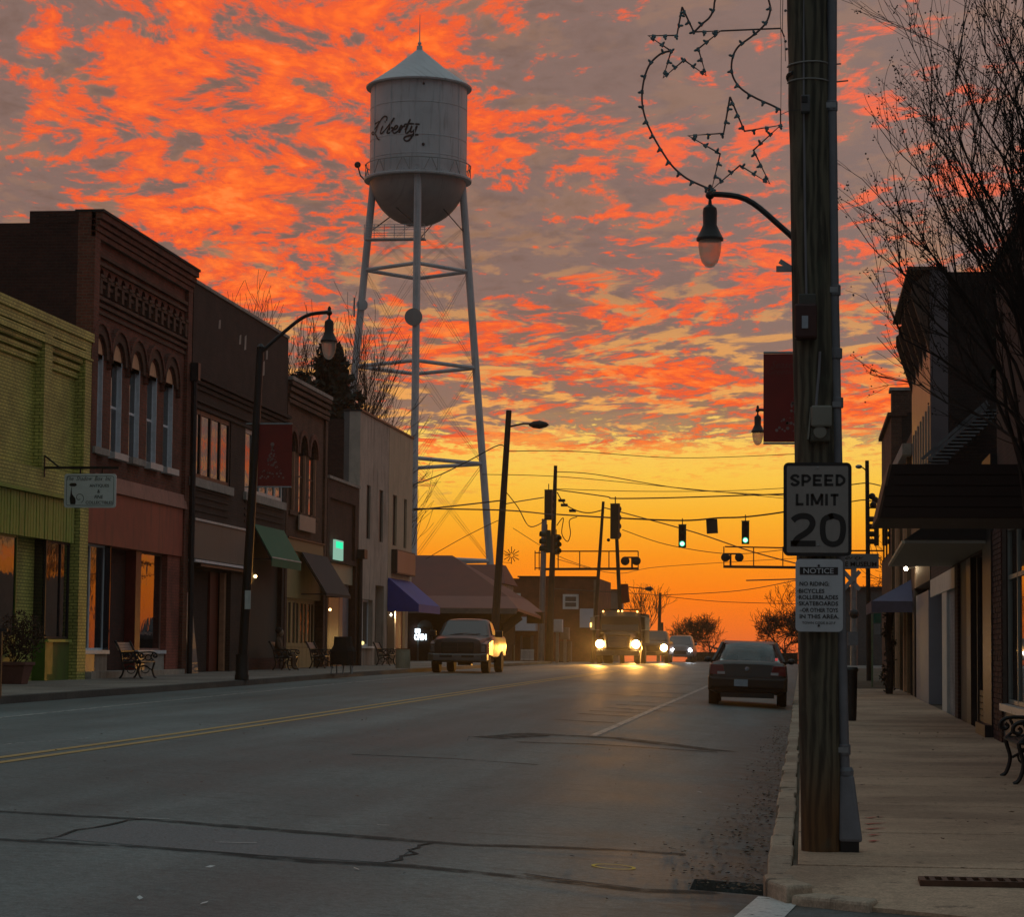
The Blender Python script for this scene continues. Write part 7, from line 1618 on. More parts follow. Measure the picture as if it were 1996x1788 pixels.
# blue hipped awning
ba = thing('awning', 'blue hipped canvas awning over the far right shop entrance', 'awning', (BR, 68, 2.5))
Yb_0, Yb_1 = 66.4, 72; zt_b, zo_b = RF(1772, 1133)[1], atY(1702, 1172, Yb_0).z; xo_b = atY(1700, 1178, Yb_0).x
BLA = plain('slate_blue_canvas', (.13, .14, .26), .6, 0, .1, 3, .05)
mb = MB(); mb.add([(xo_b, Yb_0, zo_b), (BR, Yb_0, zo_b), (BR, Yb_0 + .9, zt_b), (xo_b, Yb_1, zo_b), (BR, Yb_1, zo_b), (BR, Yb_1 - .9, zt_b)], [(0, 1, 2), (0, 2, 5, 3), (3, 5, 4), (0, 3, 4, 1), (1, 4, 5, 2)]); mb.build('canvas', BLA, ba)
mb = MB(); mb.box(xo_b - .01, BR, Yb_0 - .02, Yb_0, zo_b - .30, zo_b); mb.box(xo_b - .02, xo_b, Yb_0, Yb_1, zo_b - .30, zo_b); mb.build('valance', plain('navy_canvas', (.05, .055, .11), .7), ba)
# far brick building
n4 = thing('brick_building', 'far right brown brick building with a stepped chimney-like parapet', 'building', (BR + 4, 87, .3)); Y40, Y41 = 82.0, 92.0; zt4 = RF(1735, 788)[1]
MB().box(BR + .35, 14, Y40 - .0, Y41, 0, zt4).build('shell', brick('far_row_brick', (.055, .030, .020), (.042, .023, .016), (.05, .035, .026)), n4)
mb = MB(); mb.box(BR - .003, BR + .34, Y40, Y41, 0, zt4 - .5); mb.box(BR - .12, BR + .5, Y40 - .05, Y41 + .05, zt4 - .5, zt4 - .38); mb.box(BR + .02, BR + .9, Y40 - .02, Y40 + 1.0, zt4 - .38, zt4 + .35); mb.build('front_wall', BR_BROWN, n4)
MB().box(BR - .05, BR + .96, Y40 - .06, Y40 + 1.05, zt4 + .35, zt4 + .45).build('coping', STONE, n4)
for i, (zz, hh) in enumerate(((4.6, 2.4), (4.6, 2.4), (4.6, 2.4))): MB().box(BR - .05, BR - .004, Y40 + 1.2 + i * 3, Y40 + 2.4 + i * 3, zz, zz + hh).build('window', GLASS, n4)
n5 = thing('shop_building', 'two-storey shop with tan pilasters between the white front and the far brick building', 'building', (BR + 4, 74, .2))
MB().box(BR + .3, 14, 66.7, 81.9, 0, 7.2).build('shell', BR_BLK, n5); MB().box(BR, BR + .29, 66.7, 81.9, 3.0, 7.2).build('front_wall', BR_BROWN, n5)
for yy in (67.5, 70, 72.8, 76, 79): MB().box(BR - .10, BR - .003, yy, yy + .35, .2, 6.6).build('pilaster', TAN if yy in (70, 76) else TANW, n5)
MB().box(BR - .25, BR - .003, 66.7, 81.9, 6.6, 6.9).build('cornice', STONE, n5)
for yy in (68.3, 73.6): MB().box(BR + .1, BR + .15, yy, yy + 1.6, .3, 2.9).build('window', GLASS, n5)
# unseen block and trees added to shape reflections in the opposite shop windows
unseen_block = thing('house', 'unseen low block added behind the far right row for window reflections', 'building', (12, 110, .3)); MB().box(6.5, 20, 97, 135, 0, 4.9).build('wall', STONE, unseen_block)
random.seed(44)
bare_tree('unseen bare tree added behind the right-hand shops for window reflections', 1565 + 9.0 / 118 * F, 1200, 118, 11, 5, 3, .25, .6); bare_tree('second unseen tree added behind the right-hand shops for window reflections', 1565 + 7.5 / 132 * F, 1200, 132, 10, 5, 3, .25, .6)
# stair on the dark side wall
st = thing('outside_stair', 'pale diagonal stair rails on the dark side wall above the low roof', 'staircase', (atY(1800, 895, 56.5).x, 56.5, 4.4))
SM = plain('stair_pale_metal', (.10, .10, .105), .5, 0, .5, 6, 0)
for dx_, dy_ in ((0, 0), (12, 3), (25, 8)):
    a, c = atY(1797 + dx_, 896 + dy_ * .4, 56.6), atY(1925 + dx_ * .2, 782 + dy_ * 2.2, 56.6); MB().bar(a, c, .10, .07).build('stringer', SM, st)
for i in range(16): t_ = i / 16; a = atY(1800 + 125 * t_, 896 - 112 * t_, 56.5); MB().box(a.x, a.x + .42, 56.1, 56.55, a.z - .16, a.z - .12).build('tread', SM, st)
# small things under the awnings
tk = pave_r(1735, 1338); tv = thing('ivy_post', 'twisted leafy trunk standing beside the shop under the blue awning', 'plant', (atY(1733, 1335, 68).x, 68, zr(68)))
q0 = Vector(tv.location); mb = MB(); mb.tube([q0, q0 + Vector((.04, 0, .8)), q0 + Vector((-.03, 0, 1.6)), q0 + Vector((.05, 0, 2.3))], .10, 7); mb.build('trunk', BARKD, tv); mb = MB()
for i in range(9): leaf_cards(mb, q0 + Vector((random.uniform(-.12, .12), 0, .15 + i * .25)), .17, 60, .05)
mb.build('foliage', FOLD, tv)
gs = thing('street_sign', 'small green sign above a pale plate under the blue awning', 'sign', (atY(1708, 1300, 78).x, 78, zr(78)))
def sbox(nm, mt, xa, ya_, xb, yb_, Y, par, t_=.03): p0, p1 = atY(xa, yb_, Y), atY(xb, ya_, Y); return MB().box(p0.x, p1.x, Y, Y + t_, p0.z, p1.z).build(nm, mt, par)
sbox('green_plate', plain('sign_green', (.02, .16, .10), .5), 1703, 1196, 1717, 1215, 78, gs); sbox('pale_plate', WX, 1704, 1217, 1716, 1237, 78, gs)
p0 = atY(1700, 1198, 78.1); MB().bar((p0.x, 78.1, zr(78)), (p0.x, 78.1, p0.z), .06).build('post', plain('pale_green_post', (.22, .26, .14), .6), gs)
# museum sign
mz = thing('museum_sign', 'pale museum sign hanging on the right behind the speed limit sign', 'sign', tuple(atY(1660, 1110, 84))); MS = plain('pale_sign_board', (.34, .33, .34), .6, 0, .1, 3, 0)
sbox('board', MS, 1585, 1080, 1713, 1108, 84, mz, .05); s_ = 84 / F
lettering('E MUSEUM', atY(1678, 1100, 83.985), 9 * s_, 60 * s_, (1, 0, 0), (0, 0, 1), INK, mz, bold=.02); lettering('Liberty', atY(1652, 1088, 83.985), 10 * s_, 62 * s_, (1, 0, 0), (0, 0, 1), INK, mz, shear=.5)
MB().bar(atY(1640, 1074, 84), atY(1722, 1074, 84), .05).build('bracket', DARKM, mz)
# bin
tb_ = thing('litter_bin', 'tall black litter bin standing just right of the utility pole', 'bin', tuple(pave_r(1660, 1406))); q0 = Vector(tb_.location); s_ = q0.y / F
MB().lathe(q0, [(9 * s_, 0), (9.5 * s_, .1), (11.5 * s_, 95 * s_)], 18).build('body', BLACK, tb_, smooth=True); MB().lathe(q0, [(13 * s_, 95 * s_), (13.5 * s_, 98 * s_), (11 * s_, 103 * s_)], 18).build('rim', BLACK, tb_)
# near right bench
nb1 = make_bench(1.6, dark=True); p0 = pave_r(1975, 1515); put_bench(nb1, BR - .52, p0.y - .70, zr(19), math.pi, 'black iron bench with scrolled arms cut by the right edge of the frame')
# trench grate across the pavement
Yg0, Yg1 = 14.10, 14.42; ga = thing('trench_grate', 'rusty iron trench grate set in the pavement at the bottom right', 'grate', (1.6, 14.25, zr(14.3)))
RUST = plain('rusty_iron', (.10, .05, .03), .6, .3, .35, 20, .3); zgt_ = zr(14.26) + .012
x0, x1 = .675, 2.6; Yg0, Yg1 = 14.58, 14.86; zgt_ = zr(14.7) + .035
mb = MB(); mb.box(x0, x1, Yg0, Yg0 + .03, zgt_ - .04, zgt_); mb.box(x0, x1, Yg1 - .03, Yg1, zgt_ - .04, zgt_); mb.box(x0, x0 + .035, Yg0 + .03, Yg1 - .03, zgt_ - .04, zgt_); mb.build('frame', RUST, ga)
MB().box(x0 + .03, x1, Yg0 + .03, Yg1 - .03, zgt_ - .06, zgt_ - .032).build('trough', INTER, ga)
gm_ = MB().box(0, .032, 0, Yg1 - Yg0 - .06, -.03, 0).mesh('grate_bar'); gm_.materials.append(RUST)
for i in range(26): piece(gm_, 'grate_bar', (x0 + .06 + i * .072, Yg0 + .03, zgt_ - .001), ga)
# ================================================================== crepe myrtle with seed heads
random.seed(33)
def crepe():
    Y = 24.5; bx = 2.62; t = thing('crepe_myrtle', 'bare crepe myrtle full of dark seed heads fanning in from the right edge', 'tree', (bx, Y, zr(Y)))
    cr = MB(); sd_ = MB(); tr = MB(); base = Vector((bx, Y, zr(Y)))
    starts = []
    for i in range(7):
        a_ = random.uniform(0, 6.28); top = base + Vector((math.cos(a_) * .35 - .12, math.sin(a_) * .6, random.uniform(2.4, 3.2)))
        tr.tube([base + Vector((math.cos(a_) * .08, math.sin(a_) * .08, 0)), base.lerp(top, .5) + Vector((.03, 0, 0)), top], .055, 6, r1=.035); starts.append(top)
    def grow(p, d_, L_, r_, lev):
        p = Vector(p); d_ = Vector(d_).normalized(); pts = [p.copy()]; n = 5
        cv = Vector((random.gauss(0, .10), random.gauss(0, .10), random.uniform(.02, .12)))
        for i in range(n):
            d_ = (d_ + cv * .5 + Vector((random.gauss(0, .07), random.gauss(0, .07), random.gauss(0, .05)))).normalized(); p = p + d_ * L_ / n; pts.append(p.copy())
        cr.tube(pts, r_, 5 if lev > 1 else 3, r1=max(r_ * .55, .0022))
        if lev == 0:
            for j in range(random.choice((0, 2, 3, 4, 6))):
                tt = random.uniform(.7, 1); c = pts[0].lerp(pts[-1], tt) + Vector((random.gauss(0, .028), random.gauss(0, .028), random.gauss(0, .028))); s2 = random.uniform(.006, .012)
                sd_.add([c + Vector((s2, 0, 0)), c + Vector((0, s2, 0)), c + Vector((-s2, 0, 0)), c + Vector((0, -s2, 0)), c + Vector((0, 0, s2)), c - Vector((0, 0, s2))], [(0, 1, 4), (1, 2, 4), (2, 3, 4), (3, 0, 4), (1, 0, 5), (2, 1, 5), (3, 2, 5), (0, 3, 5)])
            return
        for i in range(random.choice((2, 3, 3))):
            k_ = pts[random.randint(1, n)]; a2 = Vector((random.gauss(0, 1), random.gauss(0, 1), random.gauss(0, .5))).normalized()
            grow(k_, (d_ + a2 * .42).normalized(), L_ * random.uniform(.50, .80), max(r_ * .58, .0028), lev - 1)
    aims = [(1840, -40), (1880, -120), (1930, -150), (1990, -180), (1770, 90), (1800, 130), (1760, 200), (1770, 280), (1745, 340), (1700, 320), (1690, 420), (1720, 480), (1660, 570), (1820, 60), (1850, 180), (1830, 300), (1900, 60), (1950, 0), (1890, 220), (1940, 120), (1980, 60), (1960, 220), (1720, 700), (1780, 420), (1860, 380), (1900, 420), (1995, 160), (1910, 300), (1960, 320)]
    for (x_, y_) in aims:
        tgt = atY(x_, y_, Y + random.uniform(-1.2, 1.2)); s0_ = random.choice(starts); v_ = tgt - s0_; L_ = v_.length
        d_ = v_.normalized() + Vector((.10, 0, .10)); n = 7; pts = [s0_.copy()]
        for i in range(1, n + 1):
            t_ = i / n * .80; pts.append(s0_ + v_ * t_ + Vector((.18, 0, .10)) * math.sin(math.pi * i / n) * L_ * .35 + Vector((random.gauss(0, .02), random.gauss(0, .02), random.gauss(0, .02))))
        cr.tube(pts, .026, 6, r1=.007)
        for i in range(3, n + 1):
            for q_ in range(2):
                a2 = Vector((random.gauss(0, 1), random.gauss(0, 1), random.gauss(0, .6))).normalized(); grow(pts[i], (v_.normalized() + a2 * .45), L_ * random.uniform(.14, .26), .0065, 1 if (i + q_) % 3 == 0 else 2)
    tr.build('trunk', BARKD, t); cr.build('crown', BARKD, t); sd_.build('seed_heads', BARKD, t, kind='stuff')
crepe()
# dense dark evergreen mass filling the far right edge
mb = MB(); eg = thing('evergreen_tree', 'black dense evergreen crown at the far right edge above the shop roof', 'tree', (4.6, 39, 0))
MB().tube([(4.6, 39.6, 4.0), (4.6, 39.6, 7)], .2, 8).build('trunk', BARKD, eg)
for (x_, y_, r_) in ((2012, 470, .42), (1992, 560, .42), (2035, 430, .5), (2030, 560, .5), (1990, 650, .42), (1985, 740, .4), (2020, 650, .4)): leaf_cards(mb, atY(x_, y_, 38.6), r_, 2600, .10)
mb.build('crown', MATS['evergreen_needles'], eg)
# ================================================================== utility pole in the foreground
Yp = 16.35; P = lambda x, y, Y=Yp: atY(x, y, Y)
m, k = newmat('pole_weathered_wood'); p = pos(k); s = k.sep(p)
gr = k.noise(k.comb(k.m('MULTIPLY', s[0], 1.0), k.m('MULTIPLY', s[1], 1.0), k.m('MULTIPLY', s[2], .10)), 26.0, 6, .6, 1.2)
wv_ = k.n('ShaderNodeTexWave', wave_type='BANDS', bands_direction='X'); k.put(wv_.inputs['Vector'], k.comb(s[0], k.m('MULTIPLY', s[1], 1.0), k.m('MULTIPLY', s[2], .16))); wv_.inputs['Scale'].default_value = 5; wv_.inputs['Distortion'].default_value = 9; wv_.inputs['Detail'].default_value = 3; wv_.inputs['Detail Scale'].default_value = 1.3
f_ = k.m('ADD', k.m('MULTIPLY', gr, .72), k.m('MULTIPLY', wv_.outputs[1], .28)); c_4 = k.mix(k.ss(f_, .3, .7), (.026, .025, .017), (.120, .108, .072))
c_4 = k.mix(k.ss(s[2], .75, .15), c_4, k.mix(k.ss(f_, .3, .7), (.06, .028, .010), (.13, .065, .022)))
c_4 = k.mix(k.m('MULTIPLY', k.ss(k.noise(p, 5, 3, .5), .55, .7), .4), c_4, (.06, .07, .045))
principled(k, c_4, .8, 0, bump(k, f_, .6, .012)); POLEM = m
bL, bR = P(1562, 1650), P(1643, 1650); tL, tR = P(1533, 0), P(1614, 0)
bc, tc = (bL + bR) / 2, (tL + tR) / 2; bc.y = tc.y = Yp; up_ = (tc - bc); rb_, rt_ = (bR.x - bL.x) / 2, (tR.x - tL.x) / 2
bc.z = zr(Yp) - .02
up = thing('utility_pole', 'large weathered wooden utility pole in the foreground on the right pavement', 'utility pole', tuple(bc))
top = bc + up_ * 1.35; mb = MB(); n = 26; mb.tube([bc + (top - bc) * i / n + Vector((random.gauss(0, .0015), 0, 0)) for i in range(n + 1)], rb_, 28, r1=rt_ * .97)
mb.build('pole', POLEM, up, smooth=True)
def PA(t_, off, dy=-.0): c = bc + (top - bc) * t_; return c + Vector((off, dy, 0))
def pz(y): return P(1590, y).z
def tz_(y): return (pz(y) - bc.z) / (top.z - bc.z)
def rad(y): t_ = tz_(y); return rb_ + (rt_ * .97 - rb_) * t_
CON = plain('grey_conduit', (.165, .17, .19), .5, 0, .15, 8, .1, dirt=.3)
# big conduit on the right, pixel path of its centre
cx_ = [(1622, -120), (1621, 200), (1625, 560), (1632, 900), (1640, 1250), (1646, 1500)]
mb = MB(); mb.tube([Vector((P(x_, y_).x, Yp - .02, P(x_, y_).z)) for x_, y_ in cx_], .034, 12); mb.build('conduit', CON, up, smooth=True)
for y_, x_ in ((208, 1620), (567, 1626), (690, 1629), (786, 1631), (1462, 1645)):
    c = P(x_, y_); MB().lathe((c.x, Yp - .02, c.z), [(.040, -.035), (.043, -.03), (.043, .03), (.040, .035)], 14).build('coupling', CON, up); 
for y_, x_ in ((208, 1616), (567, 1620), (790, 1626), (1462, 1640)): c = P(x_, y_); MB().box(c.x - .055, c.x + .045, Yp - .065, Yp - .057, c.z - .018, c.z + .018).build('pipe_strap', STEEL, up)
cb_, ct2 = P(1657, 1646), P(1648, 1498); mb = MB(); wv0 = P(1681, 1640).x - P(1634, 1640).x
mb.hexa([(P(1635, 1640).x, Yp - .10, P(1655, 1641).z), (P(1681, 1640).x, Yp - .10, P(1655, 1641).z), (P(1681, 1640).x, Yp + .08, P(1655, 1641).z), (P(1635, 1640).x, Yp + .08, P(1655, 1641).z), (P(1636, 1510).x, Yp - .06, P(1648, 1510).z), (P(1664, 1510).x, Yp - .06, P(1648, 1510).z), (P(1664, 1510).x, Yp + .04, P(1648, 1510).z), (P(1636, 1510).x, Yp + .04, P(1648, 1510).z)]); mb.build('flared_boot', CON, up, bev=.02)
mb = MB(); mb.lathe((P(1649, 1500).x, Yp - .02, P(1649, 1512).z), [(.048, 0), (.050, .03), (.038, .055)], 14); mb.build('coupling', CON, up)
MB().box(P(1638, 1650).x, P(1674, 1650).x, Yp - .09, Yp + .06, zr(Yp) - .01, P(1655, 1641).z + .01).build('boot_foot', RUBBER, up)
# thin ground wires / small conduits on the face
fy = Yp - rt_ - .004
mb = MB(); mb.tube([Vector((P(x_, y_, fy).x, Yp - rad(y_) * .93, P(x_, y_, fy).z)) for x_, y_ in ((1567, -100), (1567, 200), (1569, 400), (1572, 580))], .0085, 7); mb.build('thin_conduit', CON, up, smooth=True)
mb = MB(); mb.tube([Vector((P(x_, y_).x, Yp - rad(y_) * 1.0, P(x_, y_).z)) for x_, y_ in ((1598, 690), (1596, 730), (1592, 775), (1590, 800))], .009, 7); mb.build('thin_conduit', CON, up, smooth=True)
# meter box
def pbox(nm, mt, xa, ya_, xb, yb_, d0, d1, bev=.008, par=up): p0, p1 = P(xa, yb_), P(xb, ya_); return MB().box(p0.x, p1.x, Yp - d1, Yp - d0, p0.z, p1.z).build(nm, mt, par, bev=bev)
RBOX = plain('dark_red_box', (.045, .012, .010), .5, 0, .2, 8, .1)
mbx = pbox('meter_box', RBOX, 1549, 601, 1592, 668, .10, .24, .015); pbox('meter_cap', plain('olive_grey', (.06, .06, .05), .5), 1556, 580, 1590, 602, .10, .19, .008)
p0, p1 = P(1563, 649), P(1575, 625); MB().box(p0.x, p1.x, Yp - .245, Yp - .2405, p0.z, p1.z).build('meter_window', plain('meter_label', (.32, .35, .40), .4), mbx)
pbox('outlet_box', plain('outlet_grey', (.10, .10, .105), .5), 1561, 196, 1579, 229, .11, .19, .006); pbox('outlet_socket', INK, 1562, 199, 1574, 212, .185, .196, .003)
# grey box with the round lamp
gb2 = pbox('switch_box', plain('beige_grey_box', (.21, .20, .165), .5, 0, .1, 6, .05), 1581, 797, 1621, 838, .10, .24, .012); 
mb = MB(); a, c = P(1573, 862), P(1579, 838); mb.hexa([(a.x, Yp - .22, a.z), (a.x + .012, Yp - .22, a.z), (a.x + .012, Yp - .12, a.z), (a.x, Yp - .12, a.z), (a.x + .02, Yp - .22, P(1581, 800).z), (a.x + .032, Yp - .22, P(1581, 800).z), (a.x + .032, Yp - .12, P(1581, 800).z), (a.x + .02, Yp - .12, P(1581, 800).z)]); mb.build('box_lid', MATS['beige_grey_box'], up)
pbox('lower_box', plain('olive_box', (.075, .07, .05), .5), 1578, 838, 1618, 866, .10, .21, .01)
c = P(1598, 848); MB().lathe((c.x, Yp - .222, c.z), [(.004, -.006), (.040, -.004), (.045, .012)], 20, axis='Y').build('round_dial', MATS['beige_grey_box'], up)
# straps with loose tails
for y_, xe_, tl in ((128, 1639, 2), (161, 1653, 0)):
    c = bc + (top - bc) * tz_(y_); rr = rad(y_) + .004; mb = MB()
    pts = [(c.x + rr * math.cos(t_), Yp + rr * math.sin(t_), c.z + tl * .003 * math.cos(t_)) for t_ in [math.pi + i * math.pi / 10 for i in range(11)]]; pts.append((P(xe_, y_).x, Yp - .03, c.z + .004))
    mb.tube(pts, .0055, 5); mb.build('strap', plain('strap_grey', (.28, .27, .25), .5), up)
c = bc + (top - bc) * tz_(150); mb = MB(); mb.tube([(c.x - rad(150) * 1.02 * math.cos(t_), Yp - rad(150) * 1.02 * math.sin(t_), c.z + .014 * math.sin(t_ * 3)) for t_ in [-.3 + i * .2 for i in range(6)]], .014, 6); mb.build('cable_coil', BLACK, up)
mb = MB(); c = P(1541, 522); mb.box(P(1513, 530).x, P(1543, 530).x, Yp - .02, Yp + .01, P(1520, 530).z, P(1520, 519).z); mb.bar((P(1541, 520).x, Yp, P(1541, 522).z), (P(1520, 508).x, Yp, P(1520, 509).z), .03); mb.build('side_bracket', STEEL, up)
mb = MB(); x0_ = P(1524, 0).x
mb.tube([Vector((P(x_, y_).x, Yp - .01, P(x_, y_).z)) for x_, y_ in ((1523, -60), (1521, 30), (1523, 90), (1522, 224))], .0018, 4); mb.tube([Vector((P(x_, y_).x, Yp - .02, P(x_, y_).z)) for x_, y_ in ((1527, -60), (1525, 60), (1530, 80), (1531, 120))], .0022, 4)
mb.tube([Vector((P(x_, y_).x, Yp - yy_, P(x_, y_).z)) for x_, y_, yy_ in ((1521, 224, .01), (1540, 221, .1), (1562, 224, .17))], .0022, 4); mb.build('lead_wire', WIREM, up)
mb = MB()
for y_, x_ in ((20, 1531), (80, 1531), (95, 1533)): c = P(x_, y_); mb.ball((c.x, Yp, c.z), .010)
mb.build('staple', STEEL, up)
# ---- speed limit and notice signs fixed on the pole
sy = Yp - rb_ - .05
def Q(x, y, off=0): p = atY(x, y, sy); return Vector((p.x, sy - off, p.z))
ss_ = thing('speed_limit_sign', 'white speed limit 20 sign bolted to the foreground utility pole', 'road sign', tuple(Q(1594, 1085)))
RETRO = plain('retro_white', (.27, .245, .225), .45, 0, .06, 30, .02, dirt=.15); NWHITE = plain('notice_white', (.50, .52, .55), .4, 0, .04, 30, .0, dirt=.1)
def sign_plate(par, x0, y0, x1, y1, r_px, mat, border=None, rot=0, nm='plate'):
    s_ = sy / F; a, c = Q(x0, y1), Q(x1, y0); pts = rrect((a.x, a.z), (c.x, c.z), r_px * s_, 6)
    o = MB().prism([(x_, sy, z_) for x_, z_ in pts], (0, .004, 0)).build(nm, mat, par); o2 = None
    if border:
        g_, w_ = border; pts = rrect((a.x + g_ * s_, a.z + g_ * s_), (c.x - g_ * s_, c.z - g_ * s_), (r_px - g_) * s_, 6); pts.append(pts[0]); mb = MB(); strip(mb, [(x_, sy - .001, z_) for x_, z_ in pts], w_ * s_, (0, -1, 0)); o2 = mb.build('border', INK, par)
    return o
sign_plate(ss_, 1527, 902, 1660, 1084, 10, RETRO, (3.2, 6.5))
def sl(t, cx_, cy_, w_, h_, par, mat=INK, **kw): s_ = sy / F; return lettering(t, Q(cx_, cy_, .0015), h_ * s_, w_ * s_, (1, 0, 0), (0, 0, 1), mat, par, **kw)
def glyph(par, strokes_, w_, name='lettering'):       # block highway lettering from strokes given in photo pixels
    mb = MB()
    for st_ in strokes_: strip(mb, [Q(x_, y_, .0015) for x_, y_ in st_], w_ * sy / F, (0, -1, 0))
    return mb.build(name, INK, par)
def letters(txt, x0, x1, y0, y1, w_):
    h = y1 - y0; n = len(txt); wd = {'I': .18, 'M': 1.15, 'L': .75, 'T': .85}; tot = sum(wd.get(c, .95) for c in txt); gap = .28; u = (x1 - x0) / (tot + gap * (n - 1)); x = x0; o = w_ / 2
    for c in txt:
        W_ = wd.get(c, .95) * u; a, b_, t, m_, e = x + o * .6, x + W_ - o * .6, y0 + o, (y0 + y1) / 2, y1 - o
        S_ = {'S': [smooth_path([(b_, t + h * .16), (b_ - W_ * .2, t), (a + W_ * .25, t), (a, t + h * .20), (a + W_ * .25, m_ - o * .6), (b_ - W_ * .25, m_ + o * .6), (b_, e - h * .20), (b_ - W_ * .25, e), (a + W_ * .2, e), (a, e - h * .16)], 4)],
              'P': [[(a, y0), (a, y1)], [(a, t)] + smooth_path([(b_ - W_ * .3, t), (b_, t + h * .24), (b_ - W_ * .3, m_ + o)], 4) + [(a, m_ + o)]],
              'E': [[(a, y0), (a, y1)], [(a, t), (b_ + o * .4, t)], [(a, m_), (b_ - o * .5, m_)], [(a, e), (b_ + o * .4, e)]],
              'D': [[(a, y0), (a, y1)], [(a, t)] + smooth_path([(b_ - W_ * .42, t), (b_ - W_ * .05, t + h * .22), (b_, m_), (b_ - W_ * .05, e - h * .22), (b_ - W_ * .42, e)], 4) + [(a, e)]],
              'L': [[(a, y0), (a, y1)], [(a, e), (b_ + o * .4, e)]], 'I': [[((a + b_) / 2, y0), ((a + b_) / 2, y1)]],
              'M': [[(a, y1), (a, y0)], [(b_, y0), (b_, y1)], [(a, y0), ((a + b_) / 2, y1 - h * .12)], [((a + b_) / 2, y1 - h * .12), (b_, y0)]], 'T': [[((a + b_) / 2, y0), ((a + b_) / 2, y1)], [(a - o * .4, t), (b_ + o * .4, t)]]}[c]
        glyph(ss_, S_, w_, 'letter'); x += W_ + gap * u
letters('SPEED', 1541, 1647, 925, 948, 5.2); letters('LIMIT', 1552, 1635, 963, 986, 5.2)
glyph(ss_, [smooth_path([(1545, 1015), (1553, 1009), (1565, 1006), (1578, 1009), (1584, 1019), (1580, 1031), (1570, 1040), (1556, 1049), (1549, 1058), (1546, 1063)], 4), [(1541, 1060), (1590, 1060)]], 11.5)
glyph(ss_, [smooth_path([(1624, 1006), (1607, 1013), (1603.5, 1034), (1608, 1054), (1623, 1061.5), (1638, 1055), (1643.5, 1034), (1640, 1013), (1624, 1006), (1616, 1008)], 4)], 11.0)
for x_, y_ in ((1595, 1063), (1594, 912)): c = Q(x_, y_); MB().lathe((c.x, sy - .004, c.z), [(.003, -.004), (.007, -.002), (.007, .004)], 8, axis='Y').build('bolt', STEEL, ss_)
MB().box(Q(1565, 900).x, Q(1620, 900).x, sy + .005, Yp - rb_ * .8, Q(1594, 1075).z, Q(1594, 1060).z).build('spacer', STEEL, ss_)
ns = thing('notice_sign', 'white notice sign banning riding, mounted below the speed limit sign', 'notice sign', tuple(Q(1597, 1231)))
sign_plate(ns, 1550.5, 1090.5, 1643, 1231.5, 9, NWHITE); MB().box(Q(1559, 1120).x, Q(1633.5, 1120).x, sy - .0018, sy - .0006, Q(1596, 1121).z, Q(1596, 1106).z).build('heading_bar', INK, ns)
s_ = sy / F; lettering('NOTICE', Q(1595.5, 1113.3, .003), 10.5 * s_, 58 * s_, (1, 0, 0), (0, 0, 1), NWHITE, ns, bold=.012)
for t, cx_, cy_, w_ in (('NO RIDING:', 1587.5, 1138.5, 57), ('·BICYCLES', 1580.5, 1152.5, 52), ('·ROLLERBLADES', 1594, 1164.8, 78), ('·SKATEBOARDS', 1594, 1177, 78), ('–OR OTHER TOYS', 1596, 1189.8, 73), ('IN THIS AREA.', 1597, 1202.3, 75)):
    sl(t, cx_, cy_, w_, 8.2 if t[0] not in '·–' else 8.2, ns, bold=.017)
sl('TOWN CODE 8-27-F', 1596, 1214.8, 64, 4.6, ns, bold=.012)
for x_, y_ in ((1596, 1103), (1596, 1220)): c = Q(x_, y_); MB().lathe((c.x, sy - .003, c.z), [(.003, -.005), (.008, -.003), (.008, .004)], 8, axis='Y').build('bolt', INK, ns)
MB().box(Q(1575, 900).x, Q(1615, 900).x, sy + .005, Yp - rb_ * .8, Q(1596, 1160).z, Q(1596, 1150).z).build('spacer', STEEL, ns)
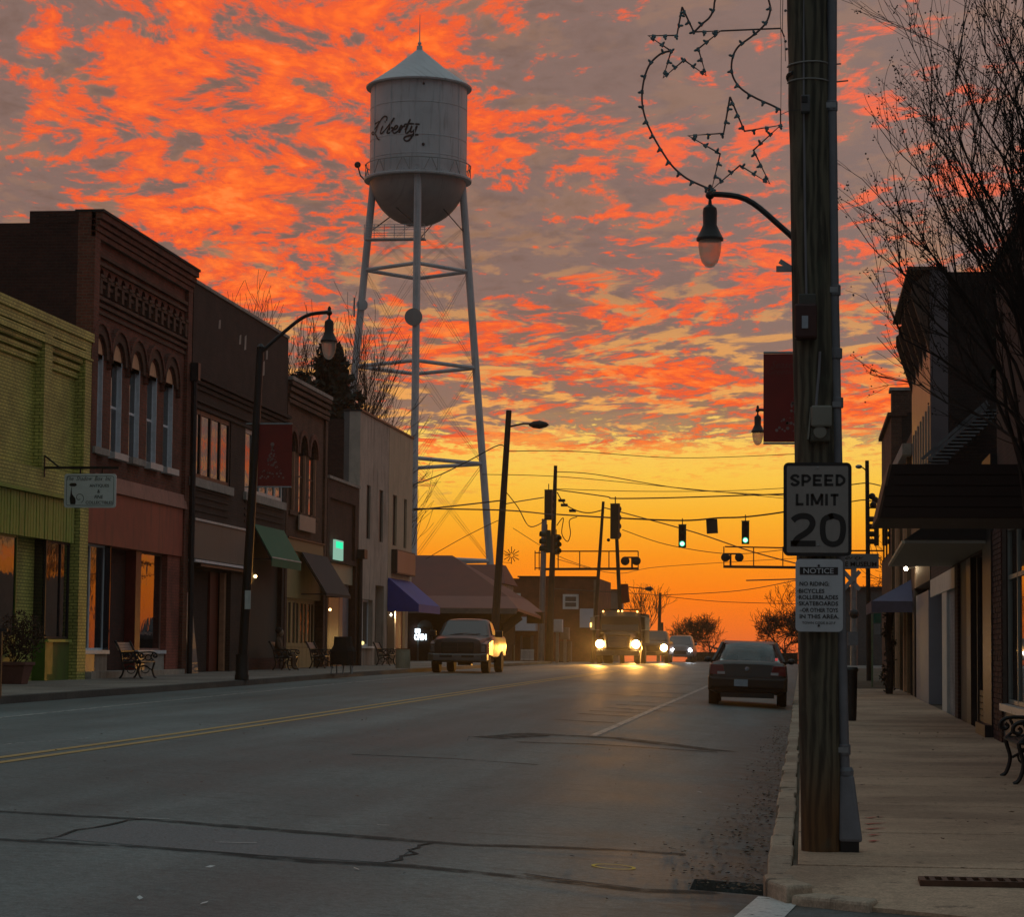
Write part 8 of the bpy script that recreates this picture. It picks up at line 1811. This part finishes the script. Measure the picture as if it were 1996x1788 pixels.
# ---- holiday star decoration on the pole
dy_ = Yp - .03; dc = thing('star_decoration', 'wire-frame holiday decoration of two stars and curving ribbons fixed to the utility pole', 'decoration', tuple(P(1530, 60)))
DEC = plain('decoration_wire', (.12, .07, .065), .5, 0, .2, 20, 0); BLB = plain('unlit_bulb', (.07, .13, .15), .25, 0, .4, 40, 0, coat=.5)
def zq_(pt): p = atY(1220 + pt[0] / 3.439, pt[1] / 3.439, dy_); return Vector((p.x, dy_, p.z))
bulb_m = MB(); bulb_m.box(-.014, .014, -.008, .008, -.008, .008); bulb_m.lathe((.0, -.0, -.006), [(.004, -.026), (.0095, -.015), (.008, -.004), (.008, 0)], 7); bulb_m = bulb_m.mesh('bulb'); bulb_m.materials.append(BLB)
def deco(nm, pts, step, closed=False, sm=False):
    pts = smooth_path(pts, 7) if sm else pts; P3 = [zq_(q_) for q_ in pts]; MB().tube(P3 + ([P3[0]] if closed else []), .0072, 6).build(nm, DEC, dc)
    acc = step * .5; Q3 = P3 + ([P3[0]] if closed else [])
    for a, b_ in zip(Q3[:-1], Q3[1:]):
        L_ = (b_ - a).length; d_ = (b_ - a) / max(L_, 1e-6)
        while acc < L_:
            o = piece(bulb_m, 'bulb', a + d_ * acc + Vector((0, -.010, -.006)), dc); o.rotation_euler = (random.uniform(-.4, .4), -math.atan2(d_.z, d_.x) + random.uniform(-.3, .3), 0); acc += step
        acc -= L_
star1 = [(377, 45), (455, 212), (635, 205), (485, 325), (538, 505), (390, 400), (250, 520), (303, 340), (150, 237), (342, 235)]
star2 = [(698, 648), (795, 878), (1037, 838), (855, 1005), (965, 1232), (765, 1107), (575, 1270), (632, 1030), (418, 908), (655, 892)]
deco('star_frame', star1, .075, True); deco('star_frame', star2, .09, True)
deco('ribbon_wire', [(900, -300), (930, -120), (955, -10), (968, 60), (945, 140), (900, 195), (840, 245), (750, 315), (712, 400), (714, 500), (765, 585), (860, 650), (980, 705), (1037, 735)], .105, sm=True)
deco('ribbon_wire', [(303, 340), (235, 358), (160, 430), (120, 540), (108, 670), (130, 790), (180, 905), (240, 1010), (310, 1110), (400, 1190), (500, 1240), (575, 1270)], .105, sm=True)
deco('ribbon_wire', [(700, -330), (640, -160), (597, 0), (588, 60), (560, 115), (515, 155), (458, 212)], .12, sm=True)
deco('ribbon_wire', [(700, -330), (800, -380), (900, -300)], .2, sm=True)
MB().tube([zq_((1037, 735)), zq_((1037, 838))], .0052, 6).build('tie_bar', DEC, dc); MB().tube([zq_((635, 205)), zq_((1037, 188)), zq_((1062, 245))], .006, 6).build('tie_bar', DEC, dc)
MB().tube([zq_((575, 1270)), zq_((568, 1300))], .005, 5).build('tie_bar', DEC, dc)


# ---- thin scattering volume added so the headlights glow, imitating lens glare
hb = MB().box(-195, 195, -65, 435, -4.5, 56).build('glow_volume', None, None, kind='stuff')
m, k = newmat('headlight_glow_haze'); pv = k.n('ShaderNodeVolumePrincipled'); pv.inputs['Color'].default_value = (.95, .93, .9, 1); pv.inputs['Density'].default_value = 0.00016; pv.inputs['Anisotropy'].default_value = .84
k.nt.links.new(pv.outputs[0], k.n('ShaderNodeOutputMaterial').inputs['Volume']); hb.data.materials.append(m)
S.cycles.volume_bounces = 0
